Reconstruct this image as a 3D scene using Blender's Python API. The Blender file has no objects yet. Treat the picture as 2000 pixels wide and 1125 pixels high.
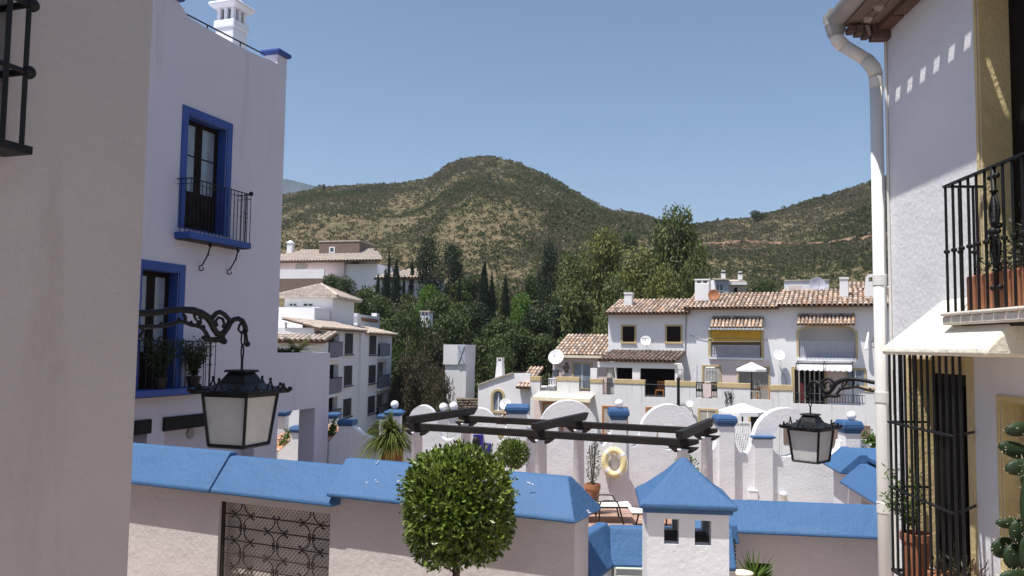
import bpy, math, random
from math import sin, cos, pi, radians, atan2, sqrt, hypot
from mathutils import Vector, Matrix, noise
from mathutils.geometry import tessellate_polygon
S = bpy.context.scene
C = S.collection
rnd = random.Random(7)

# ------------------------------------------------------------------ camera, light, exposure
EYE = 8.0
FPX, PITCH, ROLL = 1600.0, math.atan(112.5/1600.0), 0.013
_r, _u, _f = Vector((1, 0, 0)), Vector((0, -sin(PITCH), cos(PITCH))), Vector((0, cos(PITCH), sin(PITCH)))
CR, CU, CF = _r*cos(ROLL)+_u*sin(ROLL), _u*cos(ROLL)-_r*sin(ROLL), _f
CAM = Vector((0, 0, EYE))
cd = bpy.data.cameras.new('camera'); cam = bpy.data.objects.new('camera', cd); C.objects.link(cam)
m = Matrix.Identity(4)
for i in range(3):
    m[i][0], m[i][1], m[i][2], m[i][3] = CR[i], CU[i], -CF[i], CAM[i]
cam.matrix_world = m
cd.sensor_width = 36; cd.lens = 36*FPX/2000; cd.clip_end = 20000; cd.clip_start = 0.05
S.camera = cam

LIGHT = Vector((0.32, 0.22, -1.0)).normalized()          # the way sunlight travels
SUN_EL = math.asin(-LIGHT.z)
w = bpy.data.worlds.new('World'); S.world = w; w.use_nodes = True
nt = w.node_tree; bg = nt.nodes['Background']
sky = nt.nodes.new('ShaderNodeTexSky'); sky.sky_type = 'NISHITA'; sky.sun_disc = False
sky.sun_elevation = SUN_EL; sky.sun_rotation = atan2(-LIGHT.x, -LIGHT.y)
sky.altitude = 100; sky.air_density = 1.0; sky.dust_density = 1.1; sky.ozone_density = 3.0
nt.links.new(sky.outputs[0], bg.inputs[0]); bg.inputs[1].default_value = 0.112
sd = bpy.data.lights.new('sun', 'SUN'); sun = bpy.data.objects.new('sun', sd); C.objects.link(sun)
sd.energy = 5.0; sd.angle = radians(0.53); sd.color = (1.0, 0.965, 0.92)
sun.rotation_euler = LIGHT.to_track_quat('-Z', 'Y').to_euler(); sun.location = (-20, -20, 60)
S.view_settings.view_transform = 'Standard'; S.view_settings.look = 'None'
S.view_settings.gamma = 1; S.view_settings.use_curve_mapping = False
S.view_settings.exposure = 0.32
S.cycles.max_bounces = 6; S.cycles.diffuse_bounces = 4

# ------------------------------------------------------------------ frames and rays
def ray(px, py):
    return (CF*FPX + CR*(px-1000.0) - CU*(py-562.5)).normalized()
def at_y(px, py, Y):
    d = ray(px, py); return CAM + d*(Y/d.y)
class Frame:
    def __init__(s, o, yaw):
        s.o = Vector((o[0], o[1], 0)); s.yaw = yaw
        s.U = Vector((cos(yaw), sin(yaw), 0)); s.V = Vector((-sin(yaw), cos(yaw), 0))
    def hit(s, px, py, v=0.0):
        d = ray(px, py); t = (v - (CAM-s.o).dot(s.V))/d.dot(s.V); p = CAM+d*t
        return ((p-s.o).dot(s.U), p.z)
    def u(s, px, py, v=0.0): return s.hit(px, py, v)[0]
    def w(s, px, py, v=0.0): return s.hit(px, py, v)[1]
    def P(s, u, v, w): p = s.o+s.U*u+s.V*v; return Vector((p.x, p.y, w))
    def loc(s, p): q = Vector(p)-s.o; return (q.dot(s.U), q.dot(s.V), p[2])
WORLD = Frame((0, 0), 0)

# ------------------------------------------------------------------ mesh builder
class MB:
    def __init__(s): s.v = []; s.f = []; s.mi = []; s.m = 0
    def add(s, vs, fs):
        n = len(s.v); s.v += [tuple(x) for x in vs]; s.f += [tuple(i+n for i in f) for f in fs]; s.mi += [s.m]*len(fs); return s
    def box(s, u0, u1, v0, v1, w0, w1):
        if u0 > u1: u0, u1 = u1, u0
        if v0 > v1: v0, v1 = v1, v0
        if w0 > w1: w0, w1 = w1, w0
        return s.add([(u0,v0,w0),(u1,v0,w0),(u1,v1,w0),(u0,v1,w0),(u0,v0,w1),(u1,v0,w1),(u1,v1,w1),(u0,v1,w1)],
              [(3,2,1,0),(4,5,6,7),(0,1,5,4),(1,2,6,5),(2,3,7,6),(3,0,4,7)])
    def frustum(s, c, a0, b0, w0, a1, b1, w1, rot=0):
        vs = []
        for a, b, ww in ((a0,b0,w0),(a1,b1,w1)):
            for x, y in ((-a,-b),(a,-b),(a,b),(-a,b)):
                vs.append((c[0]+x*cos(rot)-y*sin(rot), c[1]+x*sin(rot)+y*cos(rot), ww))
        return s.add(vs, [(3,2,1,0),(4,5,6,7),(0,1,5,4),(1,2,6,5),(2,3,7,6),(3,0,4,7)])
    def prism(s, loops, v0, v1, axis='v'):
        """loops[0] outline, rest holes, in (u,w) [axis v], (v,w) [axis u] or (u,v) [axis w]"""
        lp = []
        for k, L in enumerate(loops):
            a = sum(L[i][0]*L[(i+1) % len(L)][1]-L[(i+1) % len(L)][0]*L[i][1] for i in range(len(L)))
            L = list(L)
            if (a < 0) != (k > 0): L.reverse()
            lp.append(L)
        flat = [p for L in lp for p in L]
        tris = tessellate_polygon([[Vector((p[0], p[1], 0)) for p in L] for L in lp])
        def mk(p, t):
            return (p[0], t, p[1]) if axis == 'v' else (t, p[0], p[1]) if axis == 'u' else (p[0], p[1], t)
        n = len(flat); vs = [mk(p, v0) for p in flat]+[mk(p, v1) for p in flat]; fs = []
        flip = (axis == 'v')
        for t in tris:
            a = (flat[t[1]][0]-flat[t[0]][0])*(flat[t[2]][1]-flat[t[0]][1])-(flat[t[2]][0]-flat[t[0]][0])*(flat[t[1]][1]-flat[t[0]][1])
            t = tuple(t) if a > 0 else tuple(reversed(t))
            fs.append(t if flip else tuple(reversed(t))); t2 = tuple(i+n for i in t)
            fs.append(tuple(reversed(t2)) if flip else t2)
        o = 0
        for L in lp:
            k = len(L)
            for i in range(k):
                a, b = o+i, o+(i+1) % k
                fs.append((b, a, a+n, b+n) if flip else (a, b, b+n, a+n))
            o += k
        return s.add(vs, fs)
    def tube(s, pts, r, n=8, cap=True, closed=False):
        P = [Vector(p) for p in pts]; k = len(P); vs = []; fs = []
        R = r if isinstance(r, (list, tuple)) else [r]*k
        prev = None
        for i in range(k):
            if closed: d = P[(i+1) % k]-P[i-1]
            else: d = (P[min(i+1, k-1)]-P[max(i-1, 0)])
            d.normalize()
            if prev is None:
                a = d.orthogonal().normalized()
            else:
                a = (prev-d*prev.dot(d)); a = a.normalized() if a.length > 1e-6 else d.orthogonal().normalized()
            prev = a; b = d.cross(a)
            for j in range(n):
                t = 2*pi*(j+.5)/n; vs.append(P[i]+(a*cos(t)+b*sin(t))*R[i])
        for i in range(k if closed else k-1):
            i2 = (i+1) % k
            for j in range(n):
                j2 = (j+1) % n; fs.append((i*n+j, i*n+j2, i2*n+j2, i2*n+j))
        if cap and not closed:
            fs.append(tuple(reversed(range(n)))); fs.append(tuple((k-1)*n+j for j in range(n)))
        return s.add(vs, fs)
    def lathe(s, prof, c=(0,0,0), n=16, cap=True):
        vs = []; fs = []; k = len(prof)
        for r, z in prof:
            for j in range(n):
                t = 2*pi*j/n; vs.append((c[0]+r*cos(t), c[1]+r*sin(t), c[2]+z))
        for i in range(k-1):
            for j in range(n):
                j2 = (j+1) % n; fs.append((i*n+j, i*n+j2, (i+1)*n+j2, (i+1)*n+j))
        if cap: fs.append(tuple(reversed(range(n)))); fs.append(tuple((k-1)*n+j for j in range(n)))
        return s.add(vs, fs)
    def ball(s, c, r, n=14, k=9, sq=(1,1,1)):
        vs = [(c[0], c[1], c[2]-r*sq[2])]; fs = []
        for i in range(1, k):
            a = -pi/2+pi*i/k
            for j in range(n):
                t = 2*pi*j/n; vs.append((c[0]+r*sq[0]*cos(a)*cos(t), c[1]+r*sq[1]*cos(a)*sin(t), c[2]+r*sq[2]*sin(a)))
        vs.append((c[0], c[1], c[2]+r*sq[2])); T = len(vs)-1
        for j in range(n):
            j2 = (j+1) % n; fs.append((0, 1+j2, 1+j)); fs.append((T, 1+(k-2)*n+j, 1+(k-2)*n+j2))
            for i in range(k-2): fs.append((1+i*n+j, 1+i*n+j2, 1+(i+1)*n+j2, 1+(i+1)*n+j))
        return s.add(vs, fs)
    def leaf(s, p, d, nrm, L, W):
        d = d.normalized(); b = d.cross(nrm)
        if b.length < 1e-4: b = d.orthogonal()
        b.normalize(); n2 = b.cross(d)
        return s.add([p, p+d*L*.5+b*W*.5+n2*W*.18, p+d*L, p+d*L*.5-b*W*.5+n2*W*.18], [(0,1,2),(0,2,3)])
def rvec(r=rnd):
    while True:
        v = Vector((r.uniform(-1,1), r.uniform(-1,1), r.uniform(-1,1)))
        if .05 < v.length < 1: return v.normalized()
def arc(cx, cy, r, a0, a1, n=12, ry=None):
    ry = ry or r
    return [(cx+r*cos(radians(a0+(a1-a0)*i/n)), cy+ry*sin(radians(a0+(a1-a0)*i/n))) for i in range(n+1)]

# ------------------------------------------------------------------ things and parts
INFO = {}
def ident(o, label=None, cat=None, group=None, kind=None):
    if label: o['label'] = label
    if cat: o['category'] = cat
    if group: o['group'] = group
    if kind: o['kind'] = kind
    return o
def thing(name, label, cat, F=WORLD, base=(0,0,0), group=None):
    o = bpy.data.objects.new(name, None); C.objects.link(o); o.empty_display_size = .1
    o.location = F.P(*base); o.rotation_euler = (0, 0, F.yaw); INFO[o.name] = (F, base)
    return ident(o, label, cat, group)
def mesh(name, mb, mat, off, smooth):
    me = bpy.data.meshes.new(name)
    me.from_pydata([(a-off[0], b-off[1], c-off[2]) for a, b, c in mb.v], [], mb.f)
    for mm in (mat if isinstance(mat, (list, tuple)) else [mat]): me.materials.append(mm)
    if isinstance(mat, (list, tuple)): me.polygons.foreach_set('material_index', mb.mi)
    if smooth: me.shade_smooth()
    me.update(); return me
def finish(o, bevel, smooth):
    if bevel:
        b = o.modifiers.new('bevel', 'BEVEL'); b.width = bevel; b.segments = 2; b.limit_method = 'ANGLE'; b.angle_limit = radians(30)
    if smooth == 'auto':
        pass
    return o
def part(t, name, mb, mat, label=None, smooth=False, bevel=0, kind=None):
    F, base = INFO[t.name]
    o = bpy.data.objects.new(name, mesh(name, mb, mat, base, smooth)); C.objects.link(o); o.parent = t
    INFO[o.name] = (F, base); ident(o, label, None, None, kind); return finish(o, bevel, smooth)
def solo(name, label, cat, mb, mat, F=WORLD, base=(0,0,0), group=None, kind=None, smooth=False, bevel=0):
    o = bpy.data.objects.new(name, mesh(name, mb, mat, base, smooth)); C.objects.link(o)
    o.location = F.P(*base); o.rotation_euler = (0, 0, F.yaw); INFO[o.name] = (F, base)
    ident(o, label, cat, group, kind); return finish(o, bevel, smooth)
def piece(t, name, me, loc, rot=(0,0,0), scale=(1,1,1)):
    F, base = INFO[t.name]
    o = bpy.data.objects.new(name, me); C.objects.link(o); o.parent = t
    o.location = (loc[0]-base[0], loc[1]-base[1], loc[2]-base[2]); o.rotation_euler = rot; o.scale = scale
    INFO[o.name] = (F, base); return o
def copy_tree(o, parent=None):
    c = o.copy(); C.objects.link(c)
    if parent: c.parent = parent
    if o.name in INFO: INFO[c.name] = INFO[o.name]
    for ch in list(o.children): copy_tree(ch, c)
    return c

# ------------------------------------------------------------------ materials
def new_mat(name):
    m = bpy.data.materials.new(name); m.use_nodes = True
    return m, m.node_tree, m.node_tree.nodes['Principled BSDF']
def noise_ramp(nt, coord, scale, stops, detail=6, rough=.6):
    n = nt.nodes.new('ShaderNodeTexNoise'); n.inputs['Scale'].default_value = scale; n.inputs['Detail'].default_value = detail; n.inputs['Roughness'].default_value = rough
    nt.links.new(coord, n.inputs['Vector'])
    r = nt.nodes.new('ShaderNodeValToRGB'); e = r.color_ramp.elements
    while len(e) < len(stops): e.new(.5)
    for k, (p, c) in enumerate(stops): e[k].position = p; e[k].color = (*c, 1)
    nt.links.new(n.outputs['Fac'], r.inputs[0]); return n, r
def paint(name, col, var=.08, scale=1.5, rough=.75, bump=.25, bscale=40, lump=.0, stain=None, metal=0, spec=.3, rand=0, trans=0):
    m, nt, b = new_mat(name)
    tc = nt.nodes.new('ShaderNodeTexCoord').outputs['Object']
    c0 = tuple(max(0, x*(1-var)) for x in col); c1 = tuple(min(1, x*(1+var)) for x in col)
    n, r = noise_ramp(nt, tc, scale, [(.3, c0), (.7, c1)]); out = r.outputs[0]
    if stain:
        n2, r2 = noise_ramp(nt, tc, stain[1], [(stain[2], (0,0,0)), (min(1, stain[2]+.18), (1,1,1))], 8, .7)
        mx = nt.nodes.new('ShaderNodeMixRGB'); nt.links.new(r2.outputs[0], mx.inputs[0]); nt.links.new(out, mx.inputs[1])
        mx.inputs[2].default_value = (*stain[0], 1); out = mx.outputs[0]
        if len(stain) > 3:
            mp = nt.nodes.new('ShaderNodeMapping'); mp.inputs['Scale'].default_value = stain[3]
            nt.links.new(tc, mp.inputs[0]); nt.links.new(mp.outputs[0], n2.inputs['Vector'])
    if rand:
        oi = nt.nodes.new('ShaderNodeObjectInfo'); h = nt.nodes.new('ShaderNodeHueSaturation')
        mr = nt.nodes.new('ShaderNodeMapRange'); mr.inputs[3].default_value = 1-rand; mr.inputs[4].default_value = 1+rand
        nt.links.new(oi.outputs['Random'], mr.inputs[0]); nt.links.new(mr.outputs[0], h.inputs['Value']); nt.links.new(out, h.inputs['Color'])
        ml = nt.nodes.new('ShaderNodeMath'); ml.operation = 'MULTIPLY'; ml.inputs[1].default_value = 7.31
        fr = nt.nodes.new('ShaderNodeMath'); fr.operation = 'FRACT'; nt.links.new(oi.outputs['Random'], ml.inputs[0]); nt.links.new(ml.outputs[0], fr.inputs[0])
        m2 = nt.nodes.new('ShaderNodeMapRange'); m2.inputs[3].default_value = .6; m2.inputs[4].default_value = 1.05
        nt.links.new(fr.outputs[0], m2.inputs[0]); nt.links.new(m2.outputs[0], h.inputs['Saturation']); out = h.outputs[0]
    nt.links.new(out, b.inputs['Base Color'])
    b.inputs['Roughness'].default_value = rough; b.inputs['Metallic'].default_value = metal; b.inputs['Specular IOR Level'].default_value = spec
    if bump:
        nb = nt.nodes.new('ShaderNodeTexNoise'); nb.inputs['Scale'].default_value = bscale; nb.inputs['Detail'].default_value = 5
        nt.links.new(tc, nb.inputs['Vector']); bp = nt.nodes.new('ShaderNodeBump'); bp.inputs['Strength'].default_value = bump; bp.inputs['Distance'].default_value = .02
        h = nb.outputs['Fac']
        if lump:
            n3 = nt.nodes.new('ShaderNodeTexNoise'); n3.inputs['Scale'].default_value = bscale*.12; n3.inputs['Detail'].default_value = 4
            nt.links.new(tc, n3.inputs['Vector']); ma = nt.nodes.new('ShaderNodeMath'); ma.operation = 'MULTIPLY_ADD'
            nt.links.new(n3.outputs['Fac'], ma.inputs[0]); ma.inputs[1].default_value = lump; nt.links.new(h, ma.inputs[2]); h = ma.outputs[0]
        nt.links.new(h, bp.inputs['Height']); nt.links.new(bp.outputs[0], b.inputs['Normal'])
    return m
def leafmat(name, c0, c1, scale=2.0, trans=.35, rough=.5, spec=.3, lo=.6, hi=1.45):
    m, nt, b = new_mat(name)
    g = nt.nodes.new('ShaderNodeNewGeometry')
    n, r = noise_ramp(nt, nt.nodes.new('ShaderNodeTexCoord').outputs['Object'], scale, [(.32, c0), (.68, c1)], 4, .7)
    h = nt.nodes.new('ShaderNodeHueSaturation'); mr = nt.nodes.new('ShaderNodeMapRange'); mr.inputs[3].default_value = lo; mr.inputs[4].default_value = hi
    nt.links.new(g.outputs['Random Per Island'], mr.inputs[0]); nt.links.new(mr.outputs[0], h.inputs['Value']); nt.links.new(r.outputs[0], h.inputs['Color'])
    nt.links.new(h.outputs[0], b.inputs['Base Color']); b.inputs['Roughness'].default_value = rough; b.inputs['Specular IOR Level'].default_value = spec
    if trans:
        t = nt.nodes.new('ShaderNodeBsdfTranslucent'); nt.links.new(h.outputs[0], t.inputs[0]); mx = nt.nodes.new('ShaderNodeMixShader')
        mx.inputs[0].default_value = trans; nt.links.new(b.outputs[0], mx.inputs[1]); nt.links.new(t.outputs[0], mx.inputs[2])
        nt.links.new(mx.outputs[0], nt.nodes['Material Output'].inputs[0])
    return m
M = {}
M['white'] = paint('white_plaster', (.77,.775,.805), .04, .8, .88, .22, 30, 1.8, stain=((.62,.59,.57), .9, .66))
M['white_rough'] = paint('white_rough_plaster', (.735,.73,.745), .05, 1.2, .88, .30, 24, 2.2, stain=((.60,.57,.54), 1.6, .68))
M['white_dimmed'] = paint('shade_toned_white_plaster', (.575,.52,.50), .06, 1.1, .88, .35, 24, 2.6, stain=((.50,.45,.42), 1.5, .66))  # same white paint as the other walls, dimmer light put into its colour
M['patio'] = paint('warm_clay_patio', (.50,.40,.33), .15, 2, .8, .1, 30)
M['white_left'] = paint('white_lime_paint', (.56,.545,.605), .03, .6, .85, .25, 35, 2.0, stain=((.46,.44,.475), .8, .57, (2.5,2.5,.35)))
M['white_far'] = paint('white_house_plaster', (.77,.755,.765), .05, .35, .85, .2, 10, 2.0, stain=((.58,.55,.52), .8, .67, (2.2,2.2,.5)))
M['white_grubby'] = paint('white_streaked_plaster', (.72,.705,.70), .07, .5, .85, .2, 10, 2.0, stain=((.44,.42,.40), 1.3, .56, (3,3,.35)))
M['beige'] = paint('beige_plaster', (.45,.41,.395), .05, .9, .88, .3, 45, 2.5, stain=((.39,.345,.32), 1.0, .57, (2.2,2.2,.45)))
M['pink'] = paint('pink_plaster', (.72,.58,.55), .05, .6, .85, .15, 10)
M['cream'] = paint('cream_plaster', (.80,.72,.55), .04, 1.5, .8, .3, 40, 2)
M['yellow'] = paint('ochre_plaster', (.58,.47,.245), .12, 3, .8, .4, 40, 2)
M['yellow_far'] = paint('ochre_trim', (.52,.40,.22), .12, 1.5, .8, .1, 10)
M['blue'] = paint('sky_blue_coping_paint', (.052,.128,.265), .07, 1.4, .65, .3, 30, 3, stain=((.085,.165,.30), 1.6, .57, (.5,3,3)), spec=.3)
M['blue_far'] = paint('mid_blue_cap_paint', (.040,.105,.235), .08, 2, .6, .2, 30)
M['blue_win'] = paint('deep_blue_window_paint', (.034,.075,.27), .08, 2, .6, .15, 40)
M['blue_tile'] = paint('violet_blue_glaze', (.03,.025,.24), .15, 8, .25, .05, 30, spec=.5)
M['iron'] = paint('black_iron', (.008,.008,.009), .3, 8, .5, .2, 60, spec=.28)
M['iron_brown'] = paint('rusty_dark_iron', (.03,.02,.017), .3, 8, .6, .3, 60)
M['wood_dark'] = paint('dark_stained_timber', (.018,.014,.012), .35, 5, .55, .35, 30, stain=((.04,.03,.025), 3, .6, (1,12,12)))
M['wood_beam'] = paint('blackened_beam', (.010,.008,.008), .3, 6, .8, .4, 30)
M['door'] = paint('dark_brown_door', (.016,.011,.010), .3, 5, .7, .2, 30, spec=.08)
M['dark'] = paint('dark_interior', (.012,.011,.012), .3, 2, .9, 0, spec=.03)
M['roofdark'] = paint('mortar_under_tiles', (.16,.09,.055), .3, 4, .9, .3, 20)
M['tile'] = paint('terracotta_roof_tile', (.385,.26,.18), .35, 4, .85, .3, 30, stain=((.58,.47,.34), 3.0, .54), rand=.40)
M['tile_old'] = paint('weathered_roof_tile', (.17,.115,.085), .35, 4, .85, .3, 30, stain=((.28,.21,.15), 2.5, .6), rand=.3)
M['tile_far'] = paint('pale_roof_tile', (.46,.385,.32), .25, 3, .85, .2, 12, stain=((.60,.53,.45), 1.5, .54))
M['terracotta'] = paint('terracotta', (.36,.15,.075), .2, 6, .8, .2, 40, stain=((.48,.33,.22), 5, .62))
M['floor'] = paint('terracotta_floor_tile', (.36,.20,.13), .2, 3, .7, .15, 30, rand=.18)
M['grout'] = paint('pale_grout', (.42,.34,.27), .15, 3, .9, .2, 30)
M['brick'] = paint('clay_brick', (.42,.20,.11), .2, 6, .85, .35, 40, rand=.25)
M['pipe'] = paint('painted_white_pipe', (.72,.70,.66), .06, 1.5, .5, .06, 40, stain=((.50,.40,.28), 2.2, .68), spec=.4)
M['pipe_grey'] = paint('grey_gutter_metal', (.30,.29,.285), .15, 4, .55, .1, 40, spec=.4)
M['hoodcol'] = paint('cream_hood_plaster', (.82,.76,.62), .04, 1.5, .8, .35, 40, 3)
M['stone_sill'] = paint('pale_clay_slab', (.68,.63,.55), .12, 6, .75, .25, 40)
M['whitegloss'] = paint('white_enamel', (.82,.82,.82), .03, 1, .35, 0, spec=.5)
M['globe'] = paint('white_globe_glass', (.86,.86,.88), .02, 1, .25, 0, spec=.5)
M['ring'] = paint('cream_lifebuoy_foam', (.78,.66,.36), .06, 4, .6, .15, 30)
M['fabric'] = paint('white_sling_fabric', (.78,.77,.74), .05, 3, .85, .1, 90)
M['parasol'] = paint('white_canvas', (.84,.83,.82), .03, 2, .85, .05, 60)
M['awning'] = paint('cream_awning', (.74,.66,.48), .1, 3, .85, .1, 40)
M['ochreblind'] = paint('ochre_blind', (.60,.36,.05), .08, 3, .8, .1, 40)
M['greyrail'] = paint('grey_corrugated_sheet', (.44,.44,.50), .08, 2, .6, .1, 30)
M['curtain'] = paint('beige_curtain', (.42,.38,.33), .15, 3, .85, .1, 30)
M['red'] = paint('dark_red_fabric', (.12,.02,.02), .15, 3, .85, .1, 30)
M['redbright'] = paint('red_cloth', (.55,.05,.03), .1, 3, .8, .1, 30)
M['orange'] = paint('orange_wood', (.45,.18,.06), .2, 5, .7, .1, 30)
M['net'] = paint('white_plastic_lattice', (.60,.55,.50), .15, 6, .6, .1, 60)
M['brownstucco'] = paint('brown_stucco', (.20,.145,.115), .12, 1, .9, .2, 6)
M['bluegrey'] = paint('bluegrey_plaster', (.42,.47,.55), .05, 1, .85, .1, 10)
M['greenplastic'] = paint('pale_green_enamel', (.55,.58,.48), .06, 2, .4, .05, 40, spec=.5)
M['bark'] = paint('bark', (.10,.075,.055), .3, 6, .95, .5, 20)
M['barkpale'] = paint('pale_bark', (.20,.16,.12), .3, 5, .9, .4, 20)
M['stone'] = paint('dry_stone', (.20,.16,.12), .3, 3, .9, .5, 12)
def glassmat(name, col, rough, alpha_t):
    m, nt, b = new_mat(name); b.inputs['Base Color'].default_value = (*col, 1); b.inputs['Roughness'].default_value = rough
    b.inputs['Transmission Weight'].default_value = alpha_t; b.inputs['IOR'].default_value = 1.3; return m
M['frost'] = paint('frosted_lantern_glass', (.66,.66,.65), .10, 6, .35, .12, 60, stain=((.52,.52,.50), 7, .6), spec=.5)
_b = M['frost'].node_tree.nodes['Principled BSDF']; _b.inputs['Transmission Weight'].default_value = .25; _b.inputs['IOR'].default_value = 1.1
M['pane'] = paint('window_glass', (.045,.055,.065), .2, 2, .06, 0, spec=.7)
M['curtainpane'] = paint('net_curtain_behind_glass', (.20,.24,.28), .18, 4, .12, 0, spec=.6)
M['euc'] = leafmat('eucalyptus_leaves', (.080,.105,.030), (.150,.175,.055), .35, .3)
M['eucl'] = leafmat('olive_green_leaves', (.135,.145,.036), (.220,.215,.065), .35, .3)
M['pine'] = leafmat('pine_needles', (.022,.036,.015), (.050,.070,.026), .4, .15)
M['cyp'] = leafmat('cypress_foliage', (.012,.022,.011), (.028,.044,.018), .5, .1)
M['broad'] = leafmat('broad_leaves', (.048,.074,.022), (.105,.132,.042), .5, .3)
M['lime'] = leafmat('bright_green_leaves', (.070,.140,.020), (.120,.220,.035), .6, .35)
M['brownscrub'] = leafmat('dry_brown_scrub', (.060,.050,.028), (.110,.090,.050), .6, .2)
M['box'] = leafmat('glossy_topiary_leaves', (.075,.130,.016), (.185,.235,.036), 8, .22, .34, .5, .22, 1.6)  # wide random leaf tone also stands for glints and dark gaps
M['boxdark'] = paint('topiary_shade_core', (.020,.034,.009), .3, 9, .9, 0)
M['balcony_leaf'] = leafmat('dark_balcony_leaves', (.02,.035,.012), (.05,.075,.028), 6, .25)
M['olive'] = leafmat('grey_green_small_leaves', (.07,.085,.055), (.16,.17,.12), 8, .25)
M['palm'] = leafmat('palm_fronds', (.085,.120,.028), (.165,.190,.055), 1.5, .35, .75, .08)
M['greypane'] = paint('grey_blind_behind_bars', (.13,.13,.145), .2, 3, .5, 0, spec=.2)
M['balconypanel'] = paint('dark_grey_balcony_panel', (.20,.20,.245), .1, 2, .6, .1, 30)
M['darkpane'] = paint('dark_window_glass', (.012,.011,.012), .2, 2, .6, 0, spec=.04)
M['eaves'] = paint('dark_eaves_brick', (.11,.060,.045), .2, 6, .9, .3, 40, rand=.2)
M['gunmetal'] = paint('dark_brown_tube', (.06,.05,.045), .2, 6, .5, .05, 40)
M['cactus'] = paint('dark_green_cactus_pad', (.018,.035,.012), .3, 10, .5, .2, 40)
M['fresh'] = leafmat('fresh_green_leaves', (.06,.12,.02), (.12,.19,.04), 8, .35)
# ------------------------------------------------------------------ terrain
def interp(tab, x):
    if x <= tab[0][0]: return tab[0][1]
    for (a, b), (c, d) in zip(tab, tab[1:]):
        if x <= c:
            t = (x-a)/(c-a); return b+(d-b)*t
    return tab[-1][1]
SIL = [(-1500,440),(0,400),(400,385),(550,380),(620,368),(700,361),(780,358),(830,349),(850,338),(870,322),(900,311),(950,305),(1000,316),(1060,340),(1100,362),(1150,390),(1190,410),(1250,417),(1290,430),(1350,440),(1400,436),(1470,427),(1520,413),(1560,401),(1620,383),(1700,358),(1800,325),(2000,280),(3500,300)]
RDG = [(-1500,600),(400,540),(780,520),(950,450),(1100,440),(1200,500),(1350,560),(1500,430),(1800,380),(3500,380)]
def terr(px, Y):
    yr = interp(RDG, px); zr = at_y(px, interp(SIL, px), yr).z
    if Y < 46: z = 0
    elif Y < 130: z = 15*((Y-46)/84.0)
    elif Y <= yr:
        t = (Y-130)/(yr-130); z = 15+(zr-15)*(t**1.12)
        X = (px-1000)/FPX*Y
        z += sin(min(1, t)*pi)*(9*noise.noise((X*.011, Y*.006, 3.1))+5*noise.noise((X*.03, Y*.014, 1.7)))
    else:
        t = (Y-yr)/320.0; z = zr-(zr+1)*min(1, t)**1.3
    if Y > 46: z += .35*noise.noise(((px-1000)/FPX*Y*.15, Y*.15, 0))*min(1, (Y-46)/30)
    return z
PXS = [-1500+50*i for i in range(38)]+[400+9*i for i in range(152)]+[1768+60*i for i in range(30)]
YF = [0, .06, .12, .18, .24, .30]+[.30+.7*i/44 for i in range(1, 45)]
vs, fs = [], []
def ycol(px):
    yr = interp(RDG, px); return [46+(130-46)*i/14.0 for i in range(14)]+[130+(yr-130)*i/52.0 for i in range(53)]+[yr+12, yr+40, yr+90, yr+180, yr+320]
nc = len(ycol(0))
for px in PXS:
    for Y in ycol(px):
        vs.append(((px-1000)/FPX*Y, Y, terr(px, Y)))
for i in range(len(PXS)-1):
    for j in range(nc-1): fs.append((i*nc+j, (i+1)*nc+j, (i+1)*nc+j+1, i*nc+j+1))
mb = MB(); mb.add(vs, fs)
def hillmat():
    m, nt, b = new_mat('dry_hillside_soil_and_grass')
    tc = nt.nodes.new('ShaderNodeTexCoord').outputs['Object']
    n, r = noise_ramp(nt, tc, .035, [(.30, (.140,.120,.072)), (.46, (.175,.142,.088)), (.60, (.128,.118,.062)), (.72, (.172,.132,.094))], 10, .72)
    n2, r2 = noise_ramp(nt, tc, .35, [(.35, (.55,.55,.5)), (.65, (1.25,1.2,1.15))], 6, .7)
    mx = nt.nodes.new('ShaderNodeMixRGB'); mx.blend_type = 'MULTIPLY'; mx.inputs[0].default_value = 1
    nt.links.new(r.outputs[0], mx.inputs[1]); nt.links.new(r2.outputs[0], mx.inputs[2]); nt.links.new(mx.outputs[0], b.inputs['Base Color'])
    b.inputs['Roughness'].default_value = .95; b.inputs['Specular IOR Level'].default_value = .1
    bp = nt.nodes.new('ShaderNodeBump'); bp.inputs['Strength'].default_value = .8; bp.inputs['Distance'].default_value = 1.2
    nt.links.new(n2.outputs['Fac'], bp.inputs['Height']); nt.links.new(bp.outputs[0], b.inputs['Normal'])
    return m
M['hill'] = hillmat()
solo('hill_terrain', None, None, mb, M['hill'], kind='structure', smooth=True)
def on_terr(px, py):
    d = ray(px, py); Y = 46.0
    while Y < 800:
        p = CAM+d*(Y/d.y); q = 1000+FPX*p.x/Y
        if p.z <= terr(q, Y): return q, Y
        Y += 1.0
    return px, 150.0
def ground_pt(q, Y): return Vector(((q-1000)/FPX*Y, Y, terr(q, Y)))
# flat valley ground to the horizon
mb = MB(); mb.add([(-4200,-1500,-.06),(4200,-1500,-.06),(4200,5200,-.06),(-4200,5200,-.06)], [(0,1,2,3)])
M['valley'] = paint('dry_valley_ground', (.20,.16,.11), .25, .05, .95, .2, 2)
solo('ground', None, None, mb, M['valley'], kind='structure')
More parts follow.
